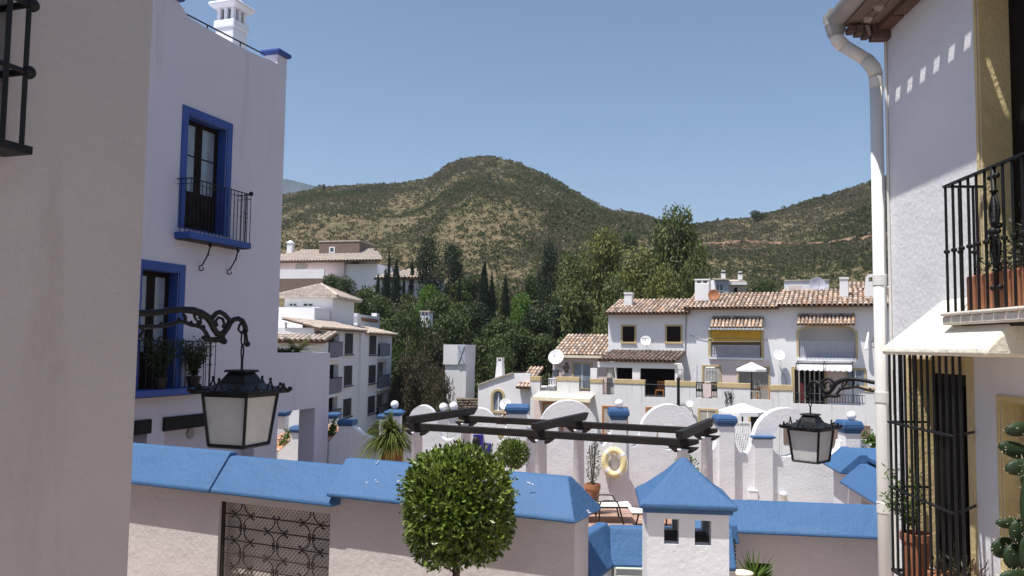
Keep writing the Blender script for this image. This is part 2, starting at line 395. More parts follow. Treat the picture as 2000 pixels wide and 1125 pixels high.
# far ridge, the blue of the haze put into its colour
mb = MB(); pts = [(-900,395),(200,360),(500,354),(545,350),(562,350),(590,357),(618,364),(650,372),(760,395),(900,420)]
vs = []; fs = []
for px, py in pts:
    a = at_y(px, py, 2300); vs += [(a.x*.8, 1750, 0), tuple(a), (a.x*1.2, 2900, 0)]
for i in range(len(pts)-1):
    k = i*3; fs += [(k, k+3, k+4, k+1), (k+1, k+4, k+5, k+2)]
mb.add(vs, fs); M['farhill'] = paint('haze_blue_hill', (.050,.068,.085), .3, .01, .95, 0)
solo('far_hill', None, None, mb, M['farhill'], kind='structure')
# dirt track cut into the right-hand hillside
mb = MB(); vs = []; fs = []
trk = [(1330,468),(1360,473),(1400,474),(1440,470),(1480,472),(1530,473),(1580,475),(1640,471),(1690,464),(1740,458),(1800,455)]
k = 0
for i in range(len(trk)-1):
    for s_ in range(4):
        px = trk[i][0]+(trk[i+1][0]-trk[i][0])*s_/4; py = trk[i][1]+(trk[i+1][1]-trk[i][1])*s_/4+3*noise.noise((px*.05, 0, 0))
        q, Y = on_terr(px, py+6); a = ground_pt(q, Y)
        hgt = 2.2+1.3*noise.noise((px*.04, 5, 0))
        vs += [(a.x, a.y-2.2, terr(q, Y-2.2)+.15), (a.x, a.y+1.2, terr(q, Y-2.2)+.3), (a.x*1.0, a.y+2.4, terr(q, Y+2.4)+.25+hgt*.35)]
n = len(vs)//3
for i in range(n-1):
    k = i*3; fs += [(k, k+3, k+4, k+1), (k+1, k+4, k+5, k+2)]
mb.add(vs, fs); M['dirt'] = paint('red_earth', (.28,.175,.12), .25, .12, .95, .4, 3)
solo('dirt_track', None, None, mb, M['dirt'], kind='structure')

# scrub that covers the hillsides
ICO = []
g = (1+5**.5)/2
for a, b_ in ((1,g),(-1,g),(1,-g),(-1,-g)):
    ICO += [(a,b_,0),(0,a,b_),(b_,0,a)]
ICO = [Vector(v).normalized() for v in ICO]
import itertools
IF = [t for t in itertools.combinations(range(12), 3) if all((ICO[t[i]]-ICO[t[j]]).length < 1.1 for i, j in ((0,1),(1,2),(0,2)))]
IF = [t if (ICO[t[1]]-ICO[t[0]]).cross(ICO[t[2]]-ICO[t[0]]).dot(ICO[t[0]]) > 0 else (t[0], t[2], t[1]) for t in IF]
M['scrub1'] = leafmat('scrub_dark_green', (.078,.092,.044), (.118,.128,.062), .08, .4, .9, .05, .8, 1.2)
M['scrub2'] = leafmat('scrub_olive', (.108,.114,.056), (.152,.148,.080), .08, .4, .9, .05, .8, 1.2)
M['scrub3'] = leafmat('scrub_dry', (.140,.122,.082), (.190,.160,.108), .08, .4, .9, .05, .8, 1.2)
mb = MB(); sr = random.Random(11)
cnt = 0
while cnt < 42000:
    px = sr.uniform(505, 1790); yr = interp(RDG, px); t = sr.random(); t = t**.8
    Y = 132+(yr-125)*t; X = (px-1000)/FPX*Y
    d = noise.noise((X*.03, Y*.015, 9))+.5*noise.noise((X*.1, Y*.05, 2))
    if d < sr.uniform(-.95, .25): continue
    cnt += 1
    z = terr(px, Y); s_ = sr.uniform(.38, 1.0)*(1.0+.9*max(0, d)) * (1.8 if sr.random() < .03 else 1)*(.55+.45*min(1, Y/420))
    k = noise.noise((X*.02, Y*.01, 4))+sr.uniform(-.4, .4)
    mb.m = 0 if k > .14 else (1 if k > -.22 else 2)
    c = Vector((X, Y, z+.1))
    for q in range(8):
        dd = rvec(sr); dd.z = abs(dd.z)*.8
        mb.leaf(c+dd*s_*.55, (dd+rvec(sr)*.7).normalized(), dd+rvec(sr)*.5, s_*sr.uniform(.7, 1.2), s_*.75)
solo('hillside_scrub', 'low green and dry scrub dotted all over the hillsides', 'scrub', mb, [M['scrub1'], M['scrub2'], M['scrub3']], kind='stuff')

# ------------------------------------------------------------------ trees
def crown(lobes, n, size, r, flat=.6, shell=.62, droop=0):
    """lobes of (centre, radius xyz); small leaf sprays through the volume"""
    mb = MB(); tot = sum(l[1][0]*l[1][2] for l in lobes)
    for c, R in lobes:
        for _ in range(int(n*R[0]*R[2]/tot)):
            d = rvec(r); k = r.uniform(shell, 1.0)
            p = Vector((c[0]+d.x*R[0]*k, c[1]+d.y*R[1]*k, c[2]+d.z*R[2]*k))
            dr = (d*.6+rvec(r)+Vector((0, 0, -droop))).normalized(); L = size*r.uniform(.6, 1.4)
            mb.leaf(p, dr, (d+rvec(r)*.8+Vector((0,0,.5))).normalized(), L, L*flat)
    return mb
def lobes_irregular(r, k, h0, h1, rad, lr):
    out = []
    for i in range(k):
        t = (i+.5)/k; z = h0+(h1-h0)*t; a = r.uniform(0, 6.3); w = rad*(sin(pi*min(1, .12+t*.85))**.7)*r.uniform(.35, .95)
        s_ = lr*r.uniform(.7, 1.25); out.append(((w*cos(a), w*sin(a), z), (s_, s_, s_*r.uniform(.7, 1.0))))
    return out
TV = {}
def tree_variants():
    """unit trees 1 high and about 1 wide, (crown mesh, trunk mesh)"""
    for kind, cnt_, mat in (('euc', 4, 'euc'), ('eucl', 3, 'eucl'), ('pine', 3, 'pine'), ('broad', 4, 'broad'), ('lime', 1, 'lime'), ('brownscrub', 2, 'brownscrub'), ('cyp', 3, 'cyp'), ('sparse', 1, 'broad')):
        TV[kind] = []
        for i in range(cnt_):
            r = random.Random(kind+str(i)); tr = MB(); lobes = []
            if kind in ('euc', 'eucl'):
                lobes = lobes_irregular(r, 20, .14, .90, .40, .21); cb = crown(lobes, 5200, .060, r, .45, .45, .6)
            elif kind == 'pine':
                lobes = lobes_irregular(r, 16, .12, .92, .33, .22); cb = crown(lobes, 4400, .055, r, .42, .45)
            elif kind in ('broad', 'lime'):
                lobes = lobes_irregular(r, 16, .12, .82, .36, .25); cb = crown(lobes, 4600, .060, r, .6, .6)
            elif kind == 'brownscrub':
                lobes = lobes_irregular(r, 12, .10, .74, .42, .22); cb = crown(lobes, 2600, .075, r, .3, .3)
            elif kind == 'sparse':
                lobes = lobes_irregular(r, 16, .30, .92, .38, .12); cb = crown(lobes, 1500, .050, r, .5, .4)
            else:
                lobes = [((r.uniform(-.05,.05), r.uniform(-.05,.05), z), (.46*w_, .46*w_, .13)) for z, w_ in [(.10,.75),(.20,1),(.31,1),(.42,.95),(.53,.85),(.64,.7),(.75,.52),(.85,.34),(.93,.17)]]
                cb = crown(lobes, 2400, .085, r, .40, .4, -1.2)
            me = mesh('crown', cb, M[mat], (0,0,0), False)
            tr.tube([(0,0,-.06), (.01,0,.15), (-.01,.01,.4), (.015,0,.78)], [.028, .022, .016, .004], 7)
            if kind != 'cyp':
                for l in lobes[::2]:
                    c = Vector(l[0]); tr.tube([(0,0,max(.1, c.z-.22)), (c.x*.5, c.y*.5, c.z-.09), tuple(c)], [.012, .008, .003], 5)
            TV[kind].append((me, mesh('trunk', tr, M['barkpale' if kind in ('eucl','euc','sparse') else 'bark'], (0,0,0), True)))
tree_variants()
tn = [0]
def tree(name, label, kind, px, base, top, wpx, var=None, Y=None, group=None, sink=0.0):
    if Y is None: q, Y = on_terr(px, base)
    else: q = px
    p = ground_pt(q, Y) if Y >= 46 else at_y(px, base, Y)
    if Y < 46: p = Vector((p.x, p.y, p.z))
    h = at_y(px, top, Y).z-p.z; wd = wpx/FPX*Y
    o = bpy.data.objects.new(name, None); C.objects.link(o); o.location = p; o.rotation_euler = (0, 0, (tn[0]*2.4) % 6.28); tn[0] += 1
    ident(o, label, 'tree', group)
    v = TV[kind][(var if var is not None else tn[0]) % len(TV[kind])]
    for nm, me in (('crown', v[0]), ('trunk', v[1])):
        c = bpy.data.objects.new(nm, me); C.objects.link(c); c.parent = o; c.scale = (wd, wd, h)
    return o
# tall ones
tree('eucalyptus_tree', 'tallest dark eucalyptus rising above the tiled roofs into the sky', 'euc', 1325, 600, 398, 125, 0, 96)
tree('eucalyptus_tree', 'yellow-green bushy eucalyptus left of the tallest tree', 'eucl', 1248, 602, 486, 125, 0, 90)
tree('eucalyptus_tree', 'olive eucalyptus with a high feathery top above the left roof chimney', 'eucl', 1178, 620, 452, 105, 1, 100)
tree('eucalyptus_tree', 'dark eucalyptus between the narrow pine and the feathery olive one', 'euc', 1118, 640, 500, 100, 1, 92)
tree('eucalyptus_tree', 'drooping eucalyptus just above the lower tiled wing roof', 'euc', 1135, 690, 560, 135, 2, 72)
tree('eucalyptus_tree', 'small olive eucalyptus at the foot of the tallest tree', 'eucl', 1290, 600, 525, 90, 2, 84)
tree('eucalyptus_tree', 'dark drooping eucalyptus right of the tallest tree beside the chimney', 'euc', 1362, 600, 488, 70, 3, 88)
tree('eucalyptus_tree', 'shadowy eucalyptus low behind the left gable of the tiled house', 'euc', 1205, 660, 540, 110, 3, 76)
tree('pine_tree', 'narrow dark pine standing alone on the lower hillside', 'pine', 1070, 610, 476, 58, 0, 112)
tree('pine_tree', 'broad dark pine right of the second pink villa', 'pine', 838, 580, 468, 66, 1, 128)
tree('pine_tree', 'brownish pine close behind the broad dark pine', 'pine', 884, 600, 474, 66, 2, 125)
CYP = [(619,552,488,14,'cypress in front of the white terrace of the pink villa'),(683,550,490,10,'thin cypress below the brown square tower'),
 (694,562,505,10,'thin cypress second in the row under the brown tower'),(704,570,510,12,'cypress third in the row under the brown tower'),
 (737,592,538,13,'short cypress left of the spire cypress'),(758,596,488,10,'spire-like tallest cypress by the second villa'),
 (772,602,512,26,'stout dark cypress right beside the spire cypress'),(751,602,528,18,'ragged cypress at the foot of the spire cypress'),
 (804,590,514,17,'pointed cypress in front of the second villa wall'),(788,590,540,9,'slim small cypress between two bigger ones by the second villa'),
 (896,612,545,12,'lone thin cypress in the dark grove'),(944,650,516,32,'large conical cypress in the middle of the grove'),
 (960,650,538,20,'cypress leaning on the large conical one'),(986,650,545,26,'cypress right of the large conical pair'),
 (870,640,560,14,'slim cypress rising out of the grove under the pines')]
for i, (px, b_, t_, w_, lb) in enumerate(CYP):
    tree('cypress_tree', lb, 'cyp', px, b_, t_, w_, i, group='cypresses on the slope')
BR = [('lime',1018,650,576,62,'bright lime green tree in front of the grove'),('sparse',792,790,585,95,'thin-leaved tree with visible branches beside the apartment block'),
 ('broad',650,585,535,52,'leafy tree below the pink villa terrace left of the row of thin cypresses'),('broad',672,592,540,45,'leafy tree in front of the villa at the foot of the thin cypresses'),
 ('broad',712,640,560,60,'round green tree right of the hipped tower roof'),('broad',740,660,580,70,'green tree behind the apartment parapet'),
 ('lime',835,640,560,60,'yellow-green tree right of the second villa'),('broad',860,660,575,75,'mid green tree under the broad dark pine'),
 ('broad',905,690,590,85,'deep green tree left of the conical cypress'),('broad',880,720,610,90,'dark tree left above the white utility tower'),
 ('pine',935,700,600,80,'black-green bushy tree below the conical cypress'),('broad',975,720,620,90,'dark leafy tree below the cypress pair'),
 ('broad',1000,740,640,100,'dense dark tree right of the white utility tower'),('pine',1040,720,610,90,'dark mass of foliage under the lime green tree'),
 ('broad',1055,740,650,90,'dark leafy tree behind the big satellite dish'),('pine',1085,700,590,80,'tall shadowy tree left of the drooping eucalyptus'),
 ('broad',950,775,660,80,'ivy-dark bush between the utility tower and the white gable'),('broad',985,790,680,60,'dark bush behind the white tapered chimney'),
 ('broad',1100,640,570,70,'green tree behind the dark eucalyptus'),('broad',1040,600,530,50,'grey-green bush on the lower hillside left of the narrow pine'),
 ('broad',915,600,535,60,'grey-green tree behind the lone thin cypress'),('lime',1010,690,605,45,'small bright tree under the lime green tree'),
 ('broad',1495,590,545,62,'round clipped dark green tree by the blue-grey house on the right'),('broad',1290,480,446,40,'shrubby tree on the ridge left of the tallest tree'),
 ('broad',1480,434,411,34,'flat-topped tree on the saddle skyline'),('broad',1704,364,349,16,'tiny tree on the skyline by the drainpipe'),('broad',632,372,359,8,'tiny tree on the left skyline'),
 ('broad',1230,490,455,40,'round bush on the hillside above the olive trees'),('broad',770,700,610,70,'olive tree behind the thin-leaved tree'),
 ('brownscrub',838,770,640,95,'dry brown thicket on the bank left of the utility tower'),('brownscrub',800,790,690,70,'dry brown scrub at the foot of the thin-leaved tree'),
 ('brownscrub',880,790,700,65,'brown reedy scrub against the utility tower'),('broad',840,790,735,80,'grey-green bush low on the brown bank'),
 ('broad',790,800,720,60,'dark bush on the bank beside the apartment corner'),('brownscrub',905,800,745,60,'dead brown brush under the utility tower'),
 ('broad',560,570,540,30,'dark tree at the edge of the white house below the pink villa'),('broad',1440,590,560,40,'low bush behind the middle roof')]
for i, (k_, px, b_, t_, w_, lb) in enumerate(BR):
    tree({'lime':'leafy_tree','sparse':'leafy_tree','broad':'leafy_tree','pine':'evergreen_tree','brownscrub':'dry_shrub'}[k_], lb, k_, px, b_, t_, w_, i)
# bare earth bank under the trees
tree('dry_shrub', 'dead brown reeds leaning on the lower part of the utility tower', 'brownscrub', 868, 805, 708, 56, 0, 56)
tree('leafy_tree', 'green tree standing in front of the small capped chimney in the grove', 'broad', 826, 720, 616, 62, 2, 68)
for i, (px, b_, t_, w_, Y_, lb) in enumerate(((800, 800, 668, 62, 60, 'tall brown thicket against the right end of the apartment block'), (828, 800, 660, 66, 62, 'tall dry brown thicket in the middle of the bank'), (852, 800, 690, 60, 59, 'brown tangle of scrub left beside the utility tower'))):
    tree('dry_shrub', lb, 'brownscrub', px, b_, t_, w_, i, Y_)
# ================================================================== NEAR LEFT: beige house
FB = Frame((-1.729, 3.8), radians(71.0))
t = thing('beige_house', 'beige plastered house wall filling the left edge, close to the viewer', 'house', FB, (-2, .5, 0))
WB = FB.w(42, 290, -.13)
uo, ui = FB.u(50, 140, -.13), FB.u(12, 140, -.13)
mb = MB(); wu1, wu0 = FB.u(10, 150), FB.u(10, 150)-1.1
mb.prism([[(-7, -.5), (0, -.5), (0, 11.6), (-7, 11.6)], [(wu0, WB+.05), (wu1, WB+.05), (wu1, WB+1.75), (wu0, WB+1.75)]], 0, .45)
mb.box(-7, 0, .45, 6, -.5, 11.6)
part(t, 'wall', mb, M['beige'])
mb = MB(); mb.box(wu0+.06, wu1-.06, .22, .25, WB+.11, WB+1.69); mb2 = MB()
for a, b, c, d in ((wu0,wu1,WB+.05,WB+.11),(wu0,wu1,WB+1.69,WB+1.75),(wu0,wu0+.06,WB+.11,WB+1.69),(wu1-.06,wu1,WB+.11,WB+1.69),((wu0+wu1)/2-.03,(wu0+wu1)/2+.03,WB+.11,WB+1.69)):
    mb2.box(a, b, .18, .27, c, d)
wn = part(t, 'window', mb2, M['door']); part(wn, 'pane', mb, M['pane'])
g = part(t, 'window_grille', MB().box(wu0-.1, uo+.03, -.155, -.005, WB-.02, WB+.012), M['iron'], bevel=.004)
bars = [uo-(uo-ui)*k for k in range(0, 12)]
for k, u in enumerate(bars):
    mb = MB().tube([(u, -.13, WB), (u, -.13, WB+1.8)], .0125, 4); part(g, 'bar', mb, M['iron'])
for ww in (FB.w(48, 139, -.13), FB.w(57, 8, -.13), FB.w(57, 8, -.13)+.45, WB+1.8):
    mb = MB().tube([(uo+.012, -.13, ww), (wu0-.1, -.13, ww)], .011, 6); part(g, 'cross_bar', mb, M['iron'])
    mb = MB().tube([(uo, -.13, ww), (uo, .03, ww)], .014, 7); mb.ball((uo+.012, -.132, ww), .026, 10, 7); part(g, 'fixing_stud', mb, M['iron'], smooth=True)

# ================================================================== LEFT WHITE HOUSE
FL = Frame((-4.95, 17.4), radians(71.0))
WT = FL.w(522, 114); print('left house parapet', WT, FL.w(357, 26), FL.w(460, 75))
t = thing('white_house', 'tall white house with deep blue window surrounds on the left', 'house', FL, (-3, .5, 0))
# openings
ua, ub = FL.u(363, 330), FL.u(440, 345); wa, wb = FL.w(400, 452), FL.w(362, 222)
la, lb = FL.u(272, 640), FL.u(345, 640); lwa, lwb = FL.w(300, 770), FL.w(340, 532)
ra, rb = FL.u(322, 840), FL.u(497, 840); rw1 = FL.w(400, 832)
ra0, rb0 = FL.u(255, 840)-.8, FL.u(288, 840)
def rect(a, b, c, d): return [(a, c), (b, c), (b, d), (a, d)]
mb = MB()
wp = FL.u(352, 60); wq = FL.u(524, 110)
sag = [(wq-(wq-wp)*k/14, WT-.03-.035*sin(pi*k/14)) for k in range(15)]
out = [(-10, -.5), (0, -.5), (0, WT)]+[(wq, WT)]+sag[1:-1]+[(wp, WT+.1), (-10, WT+.1)]
mb.prism([out, rect(ua, ub, wa, wb), rect(la, lb, lwa, lwb), rect(ra, rb, .5, rw1), rect(ra0, rb0, .5, rw1)], 0, .30)
mb.box(-10, 0, .30, 8, -.5, WT-.6)
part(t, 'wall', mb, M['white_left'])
# corner posts of the roof terrace, blue caps
for k, (px, py, dw) in enumerate(((541, 96, .30), (352, 0, .62))):
    u = -.17 if k == 0 else FL.u(345, 10)-.1
    top = FL.w(541, 104) if k == 0 else FL.w(352, 4)
    pz = part(t, 'parapet_post', MB().box(u-.17, u+.17, -.004, .33, WT-.35, top), M['white_left'], bevel=.015)
    cb = MB(); cb.frustum((u, .165), .21, .21, top, .24, .24, top+.035); cb.frustum((u, .165), .24, .24, top+.035, .235, .235, top+.10); part(pz, 'cap', cb, M['blue_win'], bevel=.012)
mb = MB(); P0 = (wp, .15, FL.w(360, 17)); P1 = (wq, .15, FL.w(519, 100))
mb.tube([P0, P1], .016, 6)
for k in (.34, .72):
    q = tuple(P0[i]+(P1[i]-P0[i])*k for i in range(3)); mb.tube([q, (q[0], q[1], q[2]-.35)], .013, 6)
part(t, 'roof_railing', mb, M['iron'])
# pyramidal roof chimney of the left house
ch = thing('roof_chimney', 'white chimney with arched smoke holes and a stepped pyramid cap on the left roof terrace', 'chimney', FL, (FL.u(452, 60, 1.2), 1.2, WT))
cu = FL.u(452, 60, 1.2); hw = abs(FL.u(483, 60, 1.2)-FL.u(421, 60, 1.2))/2*0+.255
c0, c1, c2, c3 = FL.w(452, 62, 1.2), FL.w(452, 46, 1.2), FL.w(452, 22, 1.2), FL.w(452, 12, 1.2)
part(ch, 'base', MB().frustum((cu, 1.2), hw*.92, hw*.92, WT-.6, hw*.92, hw*.92, c0).frustum((cu, 1.2), hw*1.04, hw*1.04, c0, hw*1.04, hw*1.04, c1), M['white'], bevel=.02)
mb = MB()
for sx in (-1, 0, 1):
    for sy in (-1, 0, 1):
        if sx or sy: mb.box(cu+sx*hw*.68-hw*.17, cu+sx*hw*.68+hw*.17, 1.2+sy*hw*.68-hw*.17, 1.2+sy*hw*.68+hw*.17, c1, c2)
part(ch, 'vent_pillars', mb, M['white'], bevel=.01)
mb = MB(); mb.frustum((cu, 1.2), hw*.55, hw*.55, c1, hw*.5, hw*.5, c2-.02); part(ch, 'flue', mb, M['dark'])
mb = MB(); mb.frustum((cu, 1.2), hw*1.12, hw*1.12, c2, hw*1.42, hw*1.42, c3-.04); mb.frustum((cu, 1.2), hw*1.42, hw*1.42, c3-.04, hw*1.36, hw*1.36, c3+.02)
mb.frustum((cu, 1.2), hw*1.1, hw*1.1, c3+.02, hw*.3, hw*.3, c3+.22); part(ch, 'cap', mb, M['white'], bevel=.02)

def french_window(t, u0, u1, w0, w1, sur, d=.24):
    s = MB(); b = .15
    s.prism([rect(u0-b, u1+b, w0-.02, w1+b), rect(u0, u1, w0, w1)], -.025, .004); 
    for a0, a1, c0_, c1_ in ((u0, u0+.012, w0, w1), (u1-.012, u1, w0, w1), (u0+.012, u1-.012, w1-.012, w1)): s.box(a0, a1, .004, d, c0_, c1_)
    part(t, 'window_surround', s, M['blue_win'], bevel=.006)
    mid = (u0+u1)/2
    for a, c in ((u0+.012, mid-.004), (mid+.004, u1-.012)):
        f = MB(); st = .085
        f.prism([rect(a, c, w0, w1-.012), rect(a+st, c-st, w0+.72, w1-.012-st)], d-.05, d)
        f.box(a+st, c-st, d-.04, d-.015, (w0+.72+w1)/2-.012, (w0+.72+w1)/2+.012)
        f.box(a+st+.02, c-st-.02, d-.062, d-.05, w0+.14, w0+.6)
        lf = part(t, 'door_leaf', f, M['door'], bevel=.004)
        for c0_, c1_ in ((w0+.72, (w0+.72+w1)/2-.012), ((w0+.72+w1)/2+.012, w1-.012-st)):
            part(lf, 'pane', MB().box(a+st, c-st, d-.03, d-.025, c0_, c1_), M['curtainpane'])
        part(lf, 'handle', MB().tube([(c-.03 if a < mid-.1 and c < mid else a+.03, d-.06, w0+1.0), (c-.03 if c < mid else a+.03, d-.06, w0+1.14)], .01, 6), M['iron'])
french_window(t, ua, ub, wa, wb, 1)
french_window(t, la, lb, lwa, lwb, 1)

def iron_balcony(t, u0, u1, d, w0, w1, slabh, nb, brackets, first_gap=0):
    sl = part(t, 'balcony_slab', MB().box(u0, u1, -d, 0, w0-slabh, w0), M['blue_win'], bevel=.01)
    mb = MB(); mb.box(u0+.05, u1-.05, -d+.03, -.002, w0-slabh-.012, w0-slabh); part(sl, 'slab_underside', mb, M['iron'])
    rl = MB(); dd = d-.03
    rl.tube([(u0+.02, 0, w1), (u0+.02, -dd, w1), (u1-.02, -dd, w1), (u1-.02, 0, w1)], .011, 6)
    rl.tube([(u0+.02, 0, w1-.09), (u0+.02, -dd, w1-.09), (u1-.02, -dd, w1-.09), (u1-.02, 0, w1-.09)], .006, 5)
    rl.ball((u1-.02, -dd, w1+.02), .045, 10, 7)
    R = part(t, 'balcony_railing', rl, M['iron'], smooth=True)
    for k in range(nb+1):
        u = u0+.02+(u1-u0-.04)*k/nb
        b = MB().tube([(u, -dd, w0), (u, -dd, w1)], .0075, 5); b.ball((u, -dd, (w0+w1)/2), .014, 6, 5); part(R, 'bar', b, M['iron'])
    for k in range(1, 3):
        for u in (u0+.02, u1-.02):
            part(R, 'bar', MB().tube([(u, -dd+dd*k/3, w0), (u, -dd+dd*k/3, w1)], .0075, 5), M['iron'])
    # ornament near the far end
    u = u1-.17; b = MB().tube([(u, -dd, w0), (u, -dd, w1)], .012, 6)
    for zz in (.38, .55): b.tube([(u-.06, -dd, w0+zz+.02), (u-.03, -dd, w0+zz), (u+.03, -dd, w0+zz), (u+.06, -dd, w0+zz+.02)], .009, 5)
    part(R, 'ornament', b, M['iron'])
    for u in brackets:
        p = [(u, -d+.06-.05*cos(a*.9), w0-slabh-.07-.05*sin(a*.9)) for a in (3.2, 2.2, 1.2, .4)]
        q = [(u, -d+.10, w0-slabh-.02), (u, -d*.55, w0-slabh-.22), (u, -.06, w0-slabh-.42)]
        b = MB().tube(q, .013, 6)
        b.tube([(u, -.06+.075*sin(a)*(1-a/9), w0-slabh-.42-.05+.06*cos(a)*(1-a/9)) for a in [k*.6 for k in range(10)]], .011, 5)
        b.tube([(u, -d+.10+.05*sin(a)*(1-a/8), w0-slabh-.05+.045*cos(a)*(1-a/8)) for a in [k*.6 for k in range(9)]], .010, 5)
        b.ball((u, -d*.55, w0-slabh-.22), .022, 7, 5); part(t, 'bracket', b, M['iron'], smooth=True)
D = .34
u0, u1 = FL.u(340, 452, 0), FL.u(491, 472, -D)
iron_balcony(t, u0, u1, D, FL.w(400, 457, -D), FL.w(491, 380, -D), .12, 17, (FL.u(412, 470, -D+.1), FL.u(466, 480, -D+.1)))
u0b, u1b = FL.u(250, 776, -D)-.4, FL.u(422, 767, -D)
iron_balcony(t, u0b, u1b, D, FL.w(380, 757, -D), FL.w(390, 667, -D), .11, 16, ())
# dark lintels and the recess under them, round vent
for a, b_ in ((ra-.06, rb+.1), (ra0, rb0+.05)):
    part(t, 'lintel', MB().box(a, b_, -.05, .28, rw1, rw1+.24), M['wood_beam'], bevel=.012)
u, ww = FL.u(372, 846, .29), FL.w(372, 846, .29)
mb = MB().tube([(u, .285, ww), (u, .315, ww)], .11, 20); mb.tube([(u, .275, ww), (u, .315, ww)], .085, 20); part(t, 'round_vent', mb, M['pipe_grey'])
# leafy pot plants on the lower balcony
for k, (px, py, w_, h_, lb_) in enumerate(((378, 740, .44, .62, 'dark leafy pot plant behind the bars of the lower blue-edged balcony'), (312, 745, .42, .62, 'low dark pot plant against the door of the lower blue-edged balcony'))):
    v = -D+.17; u = FL.u(px, py, v); base = FL.w(380, 757, -D)
    pt = thing('potted_plant', lb_, 'plant', FL, (u, v, base), 'pot plants on the lower balcony')
    part(pt, 'pot', MB().lathe([(.085, 0), (.12, .16), (.13, .16), (.13, .19), (.10, .19)], (u, v, base), 14), M['iron_brown'], smooth=False)
    mb = MB(); r = random.Random(k)
    for s_ in range(110):
        a = r.uniform(0, 6.3); L = r.uniform(.4, 1); tip = Vector((cos(a)*w_*L, sin(a)*w_*.45*L, .25+h_*r.uniform(.5, 1)))
        for q in range(12):
            f = (q+1)/12; p = Vector((u, v, base+.2))+Vector((tip.x*f, tip.y*f, (tip.z-.2)*f))
            mb.leaf(p, rvec(r)+Vector((0,0,.3)), rvec(r), r.uniform(.05, .09), .03)
    part(pt, 'foliage', mb, M['balcony_leaf'])
# annex wall with an open doorway, plants on its roof
ue = FL.u(643, 760); wt = FL.w(600, 689)
an = thing('annex', 'lower white flat-topped annex with an open doorway beside the tall white house', 'building', FL, (ue/2, .3, 0))
jl, jr = .10, FL.u(614, 850); jt = FL.w(612, 797)
mb = MB().prism([[(0.003, -.5), (jl, -.5), (jl, jt), (jr, jt), (jr, -.5), (ue, -.5), (ue, wt), (.003, wt)]], 0.003, .42)
part(an, 'wall', mb, M['white_left'])
part(an, 'roof', MB().box(.0, ue-.002, .42, 2.6, wt-.35, wt-.10), M['white_left'])
cy = thing('sago_palm', 'small sago palm with spiky fronds on top of the annex wall', 'plant', FL, (FL.u(580, 685, .7), .7, wt-.1))
u = FL.u(580, 685, .7); mb = MB(); r = random.Random(5)
for k in range(34):
    a = k*2.4; L = r.uniform(.48, .72); el = r.uniform(.15, 1.1)
    for q in range(14):
        f = q/14; p = Vector((u+cos(a)*L*f*cos(el), .7+sin(a)*L*f*cos(el), wt+.04+L*sin(el)*f-.25*f*f))
        for s_ in (-1, 1): mb.leaf(p, Vector((-sin(a)*s_+cos(a)*.7, cos(a)*s_+sin(a)*.7, .15)), Vector((0,0,1)), .15*(1-.5*f), .026)
part(cy, 'fronds', mb, M['palm']); part(cy, 'trunk', MB().lathe([(.09,-.05),(.10,.05),(.06,.12)], (u,.7,wt-.08), 10), M['bark'])
mb = MB(); r = random.Random(6)
for k in range(260):
    p = Vector((r.uniform(FL.u(538,688,.55), FL.u(570,688,.55)), r.uniform(.45,.75), wt-.05+r.uniform(0,.10))); mb.leaf(p, rvec(r), rvec(r), .09, .05)
solo('ground_cover_plant', 'dark trailing plant along the top edge of the annex wall', 'plant', mb, M['balcony_leaf'], FL, (FL.u(555,688,.6), .6, wt))

# ================================================================== LANTERNS
FA1 = Frame((-1.83, 3.86), atan2(.54, .34))
def crop1(l): return [FA1.hit(240+x/3.75, 580+y/3.75) for x, y in l]
ARM = dict(
 main=crop1([(60,120),(180,118),(260,112),(340,98),(430,92),(510,98),(570,118),(615,145),(645,180),(662,225),(690,270),(735,268),(765,225),(782,190),(812,165),(845,158),(875,175),(895,215),(900,260)]),
 bump=crop1([(640,185),(660,145),(685,118),(710,110),(745,128),(778,165),(790,185)]),
 bump2=crop1([(690,215),(680,175),(700,150),(730,160),(742,195),(730,225)]),
 lower=crop1([(60,215),(180,220),(280,215),(350,200),(410,180),(455,185),(500,205),(550,210),(590,235),(612,270),(625,305),(665,320),(710,300),(745,265)]),
 curl=crop1([(440,125),(460,150),(455,180)]), curl2=crop1([(520,130),(535,165),(560,190),(575,165),(555,150)]),
 tip=crop1([(895,240),(905,290),(912,345)]), leaf1=crop1([(595,300),(640,312),(700,310),(738,330)]),
 loop=crop1([(880,180),(855,205),(845,240),(865,262),(888,245),(892,215)]), drop=crop1([(730,280),(742,325)]),
 scr=crop1([(60,300),(120,290),(150,250),(130,215),(100,225),(105,250)]))
LC = FA1.hit(467, 868); LW = {k: FA1.w(467, y) for k, y in (('b',868),('t',768),('rim',761),('r1',748),('r2',727),('cap',722),('rod',697),('lk0',700),('lk1',674),('hk',652))}
